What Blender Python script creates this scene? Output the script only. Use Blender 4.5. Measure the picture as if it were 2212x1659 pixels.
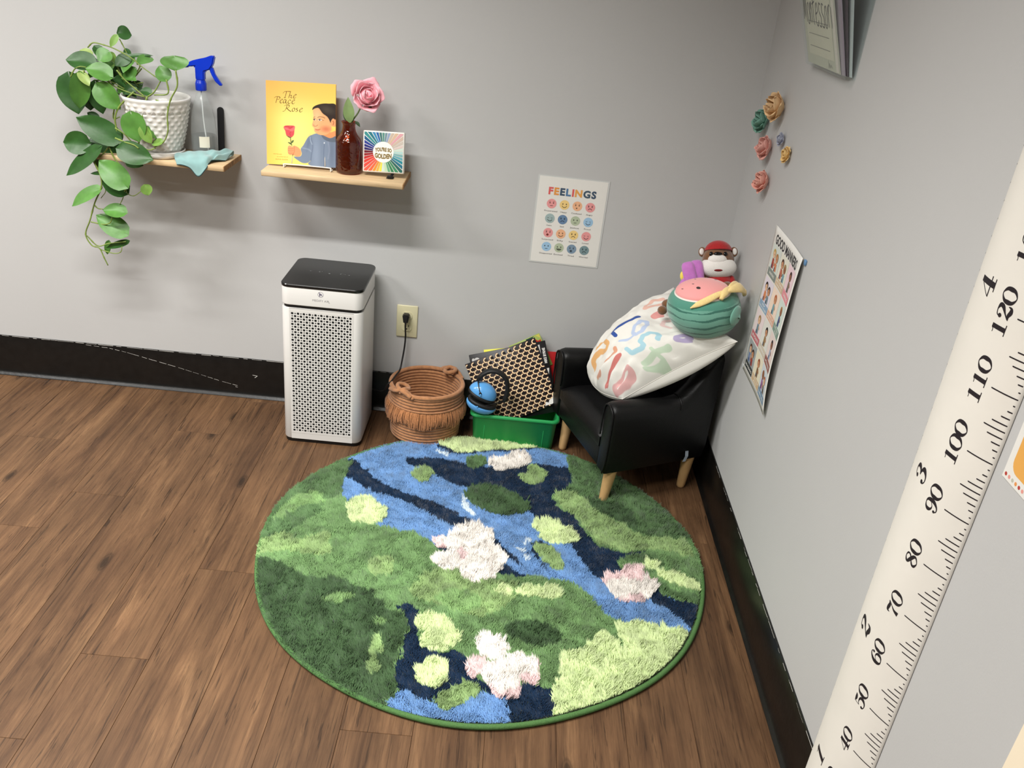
import bpy, bmesh, math, random
import numpy as np
from mathutils import Vector, Matrix
from mathutils.geometry import tessellate_polygon

# ---------------------------------------------------------------- clear
for o in list(bpy.data.objects):
    bpy.data.objects.remove(o, do_unlink=True)
SC = bpy.context.scene
COL = SC.collection
random.seed(7)
RNG = np.random.default_rng(7)

# ---------------------------------------------------------------- camera
W_IMG, H_IMG, F_PX = 2212, 1659, 1894.5
cam_data = bpy.data.cameras.new('camera')
cam_data.sensor_fit = 'HORIZONTAL'
cam_data.sensor_width = 36.0
cam_data.lens = F_PX / W_IMG * 36.0
cam_data.clip_start = 0.02
cam = bpy.data.objects.new('camera', cam_data)
COL.objects.link(cam)
cam.matrix_world = (Matrix.Translation((-0.6893, -2.7115, 1.5005))
                    @ Matrix.Rotation(math.radians(-1.035), 4, 'Z')
                    @ Matrix.Rotation(math.radians(63.483), 4, 'X')
                    @ Matrix.Rotation(math.radians(5.989), 4, 'Z'))
SC.camera = cam

# ---------------------------------------------------------------- world, lamps, exposure
world = bpy.data.worlds.new('world'); SC.world = world
world.use_nodes = True
world.node_tree.nodes['Background'].inputs[0].default_value = (0.9, 0.95, 1.0, 1)
world.node_tree.nodes['Background'].inputs[1].default_value = 0.01

def area_lamp(name, loc, sx, sy, power, color, spread=150):
    l = bpy.data.lights.new(name, 'AREA'); l.shape = 'RECTANGLE'
    l.size = sx; l.size_y = sy; l.energy = power; l.color = color
    l.spread = math.radians(spread)
    o = bpy.data.objects.new(name, l); COL.objects.link(o); o.location = loc
    return o
ROOM_H = 2.55
# rows of fluorescent tubes under the ceiling, running left-right
TUBE = (1.0, 0.985, 0.952)
area_lamp('ceiling_tube_light', (-1.66, -1.38, ROOM_H - 0.03), 1.2, 0.10, 42, TUBE, 125)
area_lamp('ceiling_tube_light', (-1.62, -2.48, ROOM_H - 0.03), 1.2, 0.12, 45, TUBE, 166)
area_lamp('ceiling_tube_light', (-3.60, -1.38, ROOM_H - 0.03), 1.2, 0.12, 82, TUBE, 148)
area_lamp('ceiling_tube_light', (-3.60, -3.20, ROOM_H - 0.03), 1.2, 0.12, 20, TUBE, 164)

SC.view_settings.view_transform = 'Standard'
SC.view_settings.look = 'None'
SC.view_settings.gamma = 1.0
SC.view_settings.use_curve_mapping = False
SC.view_settings.exposure = 0.0

# ---------------------------------------------------------------- helpers
def lin(c):
    out = []
    for v in c[:3]:
        v = v / 255.0
        out.append(v / 12.92 if v <= 0.04045 else ((v + 0.055) / 1.055) ** 2.4)
    return tuple(out) + (1.0,)

def new_mat(name):
    m = bpy.data.materials.new(name); m.use_nodes = True
    nt = m.node_tree
    return m, nt, nt.nodes['Principled BSDF']

def add(nt, kind, **kw):
    n = nt.nodes.new(kind)
    for k, v in kw.items():
        setattr(n, k, v)
    return n

def mat(name, rgb, rough=0.5, metal=0.0, spec=0.5, bump=0.0, bscale=200.0, vary=0.0, vscale=20.0,
        sheen=0.0, trans=0.0, ior=1.45, coat=0.0, attr=False, sss=0.0, stretch=None):
    """Procedural material: noise-driven colour variation and fine bump."""
    m, nt, b = new_mat(name)
    L = nt.links
    b.inputs['Roughness'].default_value = rough
    b.inputs['Metallic'].default_value = metal
    b.inputs['Specular IOR Level'].default_value = spec
    b.inputs['IOR'].default_value = ior
    b.inputs['Transmission Weight'].default_value = trans
    b.inputs['Sheen Weight'].default_value = sheen
    b.inputs['Coat Weight'].default_value = coat
    if sss:
        b.inputs['Subsurface Weight'].default_value = sss
        b.inputs['Subsurface Radius'].default_value = (.01, .01, .01)
    tc = add(nt, 'ShaderNodeTexCoord')
    src = tc.outputs['Object']
    if stretch:
        mp = add(nt, 'ShaderNodeMapping'); mp.inputs['Scale'].default_value = stretch
        L.new(src, mp.inputs[0]); src = mp.outputs[0]
    if attr:
        a = add(nt, 'ShaderNodeAttribute', attribute_name='Col')
        col = a.outputs['Color']
    else:
        rg = add(nt, 'ShaderNodeRGB'); rg.outputs[0].default_value = lin(rgb)
        col = rg.outputs[0]
    if vary > 0:
        nz = add(nt, 'ShaderNodeTexNoise'); nz.inputs['Scale'].default_value = vscale
        nz.inputs['Detail'].default_value = 5
        L.new(src, nz.inputs['Vector'])
        mr = add(nt, 'ShaderNodeMapRange')
        mr.inputs['From Min'].default_value = .3; mr.inputs['From Max'].default_value = .7
        mr.inputs['To Min'].default_value = 1 - vary; mr.inputs['To Max'].default_value = 1 + vary
        L.new(nz.outputs[0], mr.inputs[0])
        vm = add(nt, 'ShaderNodeVectorMath', operation='SCALE')
        L.new(col, vm.inputs[0]); L.new(mr.outputs[0], vm.inputs['Scale'])
        col = vm.outputs[0]
    L.new(col, b.inputs['Base Color'])
    if bump > 0:
        nb = add(nt, 'ShaderNodeTexNoise'); nb.inputs['Scale'].default_value = bscale
        nb.inputs['Detail'].default_value = 4
        L.new(src, nb.inputs['Vector'])
        bp = add(nt, 'ShaderNodeBump'); bp.inputs['Strength'].default_value = bump
        bp.inputs['Distance'].default_value = 0.002
        L.new(nb.outputs[0], bp.inputs['Height']); L.new(bp.outputs[0], b.inputs['Normal'])
    return m

def base_of(parent):
    v = Vector((0, 0, 0))
    while parent is not None:
        v = v + Vector(parent.location); parent = parent.parent
    return v

def link(name, me, m, parent=None, smooth=False):
    if isinstance(m, (list, tuple)):
        for x in m: me.materials.append(x)
    elif m: me.materials.append(m)
    if smooth and len(me.polygons):
        me.polygons.foreach_set('use_smooth', [True] * len(me.polygons))
    o = bpy.data.objects.new(name, me); COL.objects.link(o)
    if parent is not None: o.parent = parent
    return o

def mesh(name, verts, faces, m, parent=None, smooth=False, colors=None, loc=None):
    """verts in WORLD coordinates; origin goes to parent's base (or loc for a top-level thing)."""
    off = base_of(parent) if parent is not None else Vector(loc or (0, 0, 0))
    V = np.asarray(verts, float) - np.array(off)
    me = bpy.data.meshes.new(name)
    me.from_pydata(V.tolist(), [], [tuple(int(i) for i in f) for f in faces])
    me.update()
    if colors is not None:
        ca = me.color_attributes.new('Col', 'FLOAT_COLOR', 'POINT')
        ca.data.foreach_set('color', np.asarray(colors, np.float32).reshape(-1))
    o = link(name, me, m, parent, smooth)
    if parent is None and loc is not None: o.location = loc
    return o

def fast_mesh(name, V, F, m, parent=None, smooth=False, colors=None, loc=None):
    """V (n,3) world, F (k,3|4) numpy."""
    off = base_of(parent) if parent is not None else Vector(loc or (0, 0, 0))
    V = np.asarray(V, np.float32) - np.array(off, np.float32)
    F = np.asarray(F, np.int32); k, n = F.shape
    me = bpy.data.meshes.new(name)
    me.vertices.add(len(V)); me.vertices.foreach_set('co', V.reshape(-1))
    me.loops.add(k * n); me.loops.foreach_set('vertex_index', F.reshape(-1))
    me.polygons.add(k); me.polygons.foreach_set('loop_start', np.arange(k, dtype=np.int32) * n)
    me.update(calc_edges=True); me.validate()
    if colors is not None:
        ca = me.color_attributes.new('Col', 'FLOAT_COLOR', 'POINT')
        ca.data.foreach_set('color', np.asarray(colors, np.float32).reshape(-1))
    o = link(name, me, m, parent, smooth)
    if parent is None and loc is not None: o.location = loc
    return o

def tag(o, label, cat, group=None):
    o['label'] = label; o['category'] = cat
    if group: o['group'] = group
    return o

def thing(name, label, cat, loc, group=None):
    o = bpy.data.objects.new(name, None); COL.objects.link(o); o.location = loc
    o.empty_display_size = 0.05
    return tag(o, label, cat, group)

def struct(o):
    o['kind'] = 'structure'; return o

def part_label(o, s):
    o['label'] = s; return o

def weighted(o, angle=40):
    me = o.data
    me.polygons.foreach_set('use_smooth', [True] * len(me.polygons))
    try: me.set_sharp_from_angle(angle=math.radians(angle))
    except Exception: pass
    return o

def rbox(name, lo, hi, m, parent=None, r=0.004, seg=2, M=None, loc=None):
    """rounded box lo..hi, optional matrix M mapping local to world"""
    bm = bmesh.new()
    bmesh.ops.create_cube(bm, size=1.0)
    lo = Vector(lo); hi = Vector(hi); c = (lo + hi) / 2; s = hi - lo
    for v in bm.verts: v.co = Vector((c.x + v.co.x * s.x, c.y + v.co.y * s.y, c.z + v.co.z * s.z))
    if r > 0:
        bmesh.ops.bevel(bm, geom=bm.edges[:], offset=min(r, min(s) * .49), segments=seg, profile=.5, affect='EDGES')
    return bm_obj(name, bm, m, parent, M, loc, smooth=(r > 0))

def bm_obj(name, bm, m, parent=None, M=None, loc=None, smooth=True, angle=50):
    if M is not None: bm.transform(M)
    off = base_of(parent) if parent is not None else Vector(loc or (0, 0, 0))
    bm.transform(Matrix.Translation(-off))
    bmesh.ops.recalc_face_normals(bm, faces=bm.faces[:])
    me = bpy.data.meshes.new(name); bm.to_mesh(me); bm.free()
    o = link(name, me, m, parent)
    if smooth: weighted(o, angle)
    if parent is None and loc is not None: o.location = loc
    return o

def tube(pts, rad, n=10, closed=False, cap=True):
    P = np.asarray(pts, float); k = len(P)
    R = np.full(k, rad, float) if np.isscalar(rad) else np.asarray(rad, float)
    T = np.zeros_like(P)
    if closed: T = np.roll(P, -1, 0) - np.roll(P, 1, 0)
    else:
        T[1:-1] = P[2:] - P[:-2]; T[0] = P[1] - P[0]; T[-1] = P[-1] - P[-2]
    T /= np.linalg.norm(T, axis=1)[:, None] + 1e-12
    up = np.array([0, 0, 1.0]) if abs(T[0][2]) < .9 else np.array([1.0, 0, 0])
    u = np.cross(T[0], up); u /= np.linalg.norm(u)
    V = []; a = np.arange(n) / n * 2 * math.pi
    for i in range(k):
        u = u - T[i] * (u @ T[i]); u /= np.linalg.norm(u) + 1e-12
        w = np.cross(T[i], u)
        V.append(P[i] + R[i] * (np.cos(a)[:, None] * u + np.sin(a)[:, None] * w))
    V = np.concatenate(V); F = []
    for i in range(k if closed else k - 1):
        j = (i + 1) % k
        for q in range(n):
            F.append((i * n + q, i * n + (q + 1) % n, j * n + (q + 1) % n, j * n + q))
    if cap and not closed:
        F.append(tuple(range(n - 1, -1, -1))); F.append(tuple((k - 1) * n + q for q in range(n)))
    return V, F

def merge(parts):
    V = []; F = []; o = 0
    for v, f in parts:
        V.append(np.asarray(v, float)); F += [tuple(i + o for i in q) for q in f]; o += len(v)
    return np.concatenate(V), F

def smooth_path(pts, n=8, closed=False):
    P = np.asarray(pts, float); k = len(P); out = []
    rng = range(k) if closed else range(k - 1)
    for i in rng:
        p0 = P[(i - 1) % k] if (closed or i > 0) else 2 * P[0] - P[1]
        p1 = P[i]; p2 = P[(i + 1) % k]
        p3 = P[(i + 2) % k] if (closed or i + 2 < k) else 2 * P[-1] - P[-2]
        for t in np.arange(n) / n:
            out.append(.5 * ((2 * p1) + (-p0 + p2) * t + (2 * p0 - 5 * p1 + 4 * p2 - p3) * t * t + (-p0 + 3 * p1 - 3 * p2 + p3) * t ** 3))
    if not closed: out.append(P[-1])
    return np.array(out)

def lathe(profile, center, n=48, M=None):
    """profile: list of (r, z); closes at r=0"""
    V = []; F = []; a = np.arange(n) / n * 2 * math.pi
    for r, z in profile:
        V += [(r * math.cos(t), r * math.sin(t), z) for t in a]
    for i in range(len(profile) - 1):
        for q in range(n):
            F.append((i * n + q, i * n + (q + 1) % n, (i + 1) * n + (q + 1) % n, (i + 1) * n + q))
    V = np.array(V)
    if M is not None:
        V = V @ np.array(M.to_3x3()).T + np.array(M.translation)
    return V + np.array(center), F

def grid(nu, nv, off=0):
    i, j = np.meshgrid(np.arange(nu - 1), np.arange(nv - 1), indexing='ij')
    a = i * nv + j
    return np.stack([a, a + nv, a + nv + 1, a + 1], -1).reshape(-1, 4) + off

def ellipsoid(c, r, M=None, n=32, m=20, fn=None):
    """closed ellipsoid surface; fn(unit dirs)->radius scale"""
    V = []; th = np.linspace(0, math.pi, m + 1); ph = np.arange(n) / n * 2 * math.pi
    d = [(math.sin(t) * math.cos(p), math.sin(t) * math.sin(p), math.cos(t)) for t in th[1:-1] for p in ph]
    d = [(0, 0, 1)] + d + [(0, 0, -1)]
    d = np.array(d)
    s = fn(d)[:, None] if fn else 1.0
    V = d * np.array(r) * s
    F = [(0, 1 + q, 1 + (q + 1) % n) for q in range(n)]
    for i in range(m - 2):
        for q in range(n):
            F.append((1 + i * n + q, 1 + (i + 1) * n + q, 1 + (i + 1) * n + (q + 1) % n, 1 + i * n + (q + 1) % n))
    e = len(d) - 1
    for q in range(n): F.append((e, 1 + (m - 2) * n + (q + 1) % n, 1 + (m - 2) * n + q))
    if M is not None: V = V @ np.array(M.to_3x3()).T
    return V + np.array(c), F

def frame(z, x=(1, 0, 0)):
    z = Vector(z).normalized(); x = Vector(x); x = (x - z * x.dot(z)).normalized(); y = z.cross(x)
    return Matrix((x, y, z)).transposed().to_4x4()

# ---- printed artwork: coloured polygons laid a hair above a sheet, one mesh, one material
TEXT_CACHE = {}
def text_polys(s, bold=0.0, shear=0.0):
    key = (s, bold, shear)
    if key in TEXT_CACHE: return TEXT_CACHE[key]
    cu = bpy.data.curves.new('t', 'FONT'); cu.body = s; cu.size = 1.0; cu.offset = bold; cu.shear = shear
    cu.resolution_u = 3
    o = bpy.data.objects.new('t', cu); COL.objects.link(o)
    dg = bpy.context.evaluated_depsgraph_get(); dg.update()
    me = o.evaluated_get(dg).to_mesh()
    V = np.array([v.co[:2] for v in me.vertices]) if len(me.vertices) else np.zeros((0, 2))
    F = [tuple(p.vertices) for p in me.polygons]
    o.evaluated_get(dg).to_mesh_clear()
    bpy.data.objects.remove(o, do_unlink=True); bpy.data.curves.remove(cu)
    if len(V):
        V = V - [V[:, 0].min(), 0]
    TEXT_CACHE[key] = (V, F)
    return V, F

class Print:
    """collects coloured 2-d polygons; fn(x, y, layer_height) -> world point"""
    def __init__(self, fn, step=0.00012):
        self.fn = fn; self.V = []; self.F = []; self.C = []; self.step = step; self.layer = 1
    def poly(self, pts, rgb, layer=None):
        o = len(self.V); h = (layer or self.layer) * self.step
        for p in pts:
            self.V.append(self.fn(p[0], p[1], h)); self.C.append(lin(rgb))
        tri = tessellate_polygon([[Vector((p[0], p[1], 0)) for p in pts]])
        self.F += [tuple(o + i for i in t) for t in tri]
    def raw(self, V2, F, rgb, layer=None):
        o = len(self.V); h = (layer or self.layer) * self.step
        for p in V2:
            self.V.append(self.fn(p[0], p[1], h)); self.C.append(lin(rgb))
        self.F += [tuple(o + i for i in f) for f in F]
    def rect(self, x0, y0, x1, y1, rgb, layer=None, nx=1, ny=1):
        V = [(x0 + (x1 - x0) * i / nx, y0 + (y1 - y0) * j / ny) for i in range(nx + 1) for j in range(ny + 1)]
        self.raw(V, grid(nx + 1, ny + 1), rgb, layer)
    def disc(self, cx, cy, rx, ry, rgb, layer=None, n=24):
        self.poly([(cx + rx * math.cos(t * 2 * math.pi / n), cy + ry * math.sin(t * 2 * math.pi / n)) for t in range(n)], rgb, layer)
    def ribbon(self, pts, w, rgb, layer=None, n=6, smooth=True, closed=False):
        """pts 2-d, w = full width (number or list)"""
        P = np.asarray(pts, float); Wd = np.full(len(P), w, float) if np.isscalar(w) else np.asarray(w, float)
        if smooth and len(P) > 2:
            Q = smooth_path(np.c_[P, Wd], n, closed)
            P, Wd = Q[:, :2], np.maximum(Q[:, 2], 1e-5)
        if closed: T = np.roll(P, -1, 0) - np.roll(P, 1, 0)
        else: T = np.gradient(P, axis=0)
        T /= np.linalg.norm(T, axis=1)[:, None] + 1e-12
        Nn = np.c_[-T[:, 1], T[:, 0]]; k = len(P)
        V2 = np.concatenate([P + Nn * Wd[:, None] / 2, P - Nn * Wd[:, None] / 2])
        F = [(i, (i + 1) % k, k + (i + 1) % k, k + i) for i in range(k if closed else k - 1)]
        self.raw(V2, F, rgb, layer)
    def text(self, s, cx, cy, h, rgb, layer=None, bold=0.0, width=None, shear=0.0, rot=0.0, warp=None, colors=None, gap=0.0):
        """h = cap height; centred on cx, cy (cy = middle of caps)"""
        if colors:
            xs = 0; items = []
            for ch in s:
                V, F = text_polys(ch, bold, shear)
                items.append((V + [xs, 0], F)); xs += V[:, 0].max() + 0.07 + gap
            tw = xs - 0.07 - gap
        else:
            V, F = text_polys(s, bold, shear); items = [(V, F)]; tw = V[:, 0].max()
        sy = h / 0.72; sx = (width / tw) if width else sy
        c, r = math.cos(rot), math.sin(rot)
        for k, (V, F) in enumerate(items):
            X = (V[:, 0] - tw / 2) * sx; Y = (V[:, 1] - 0.36) * sy
            if warp: X, Y = warp(X, Y)
            self.raw(np.c_[cx + X * c - Y * r, cy + X * r + Y * c], F, colors[k] if colors else rgb, layer)
    def build(self, name, m, parent=None, loc=None):
        return mesh(name, self.V, self.F, m, parent, colors=self.C, loc=loc)

def plane_fn(o, ex, ey):
    """sheet coordinates in metres from corner o along unit ex, ey; normal = ex x ey"""
    o = Vector(o); ex = Vector(ex).normalized(); ey = Vector(ey).normalized(); n = ex.cross(ey).normalized()
    return lambda x, y, h: tuple(o + ex * x + ey * y + n * h)

# ---- small raster painter for artwork that has soft shading (evaluated at mesh vertices)
class Canvas:
    def __init__(self, w, h, rgb, nx, ny):
        """w,h in art units; y up"""
        self.x, self.y = np.meshgrid(np.linspace(0, w, nx), np.linspace(0, h, ny), indexing='ij')
        self.c = np.zeros((nx, ny, 3)); self.c[:] = lin(rgb)[:3]
    def blend(self, m, rgb):
        col = np.array(lin(rgb)[:3]); m = np.clip(m, 0, 1)[..., None]
        self.c = self.c * (1 - m) + col * m
    def ell(self, cx, cy, rx, ry, rgb, soft=.05, rot=0, a=1):
        c, s = math.cos(rot), math.sin(rot); X = self.x - cx; Y = self.y - cy
        d = np.sqrt(((X * c + Y * s) / rx) ** 2 + ((-X * s + Y * c) / ry) ** 2)
        self.blend(a * np.clip((1 - d) / soft + .5, 0, 1), rgb)
    def inside(self, pts):
        P = np.asarray(pts, float); m = np.zeros(self.x.shape, bool); n = len(P)
        for i in range(n):
            x1, y1 = P[i]; x2, y2 = P[(i + 1) % n]
            if y1 == y2: continue
            k = ((y1 > self.y) != (y2 > self.y)) & (self.x < (x2 - x1) * (self.y - y1) / (y2 - y1) + x1)
            m ^= k
        return m
    def dist(self, pts, closed=False):
        P = np.asarray(pts, float); D = np.full(self.x.shape, 1e9)
        for i in range(len(P) if closed else max(1, len(P) - 1)):
            a = P[i]; b = P[(i + 1) % len(P)]; ab = b - a; L = (ab @ ab) + 1e-12
            t = np.clip(((self.x - a[0]) * ab[0] + (self.y - a[1]) * ab[1]) / L, 0, 1)
            D = np.minimum(D, np.hypot(self.x - a[0] - t * ab[0], self.y - a[1] - t * ab[1]))
        return D
    def poly(self, pts, rgb, soft=1.0, a=1, smooth=True):
        if smooth: pts = smooth_path(pts, 5, True)
        d = self.dist(pts, True); s = np.where(self.inside(pts), d, -d)
        self.blend(a * np.clip(s / soft + .5, 0, 1), rgb)
    def line(self, pts, w, rgb, soft=1.0, a=1, smooth=True):
        if smooth and len(pts) > 2: pts = smooth_path(pts, 5)
        d = self.dist(pts); self.blend(a * np.clip((w / 2 - d) / soft + .5, 0, 1), rgb)
    def pen(self, pts, a_, b_, ang, rgb, soft=.8):
        """broad-nib pen: nib ellipse a_ x b_ at ang"""
        pts = smooth_path(pts, 5) if len(pts) > 2 else np.asarray(pts, float)
        c, s = math.cos(ang), math.sin(ang)
        X, Y = self.x, self.y; k = a_ / b_
        tr = lambda x, y: (x * c + y * s, (-x * s + y * c) * k)
        self.x, self.y = tr(X, Y); P = np.c_[tr(np.asarray(pts)[:, 0], np.asarray(pts)[:, 1])]
        d = self.dist(P); self.x, self.y = X, Y
        self.blend(np.clip((a_ - d) / soft + .5, 0, 1), rgb)
    def rgba(self):
        return np.concatenate([self.c, np.ones(self.c.shape[:2] + (1,))], -1).reshape(-1, 4)

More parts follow.
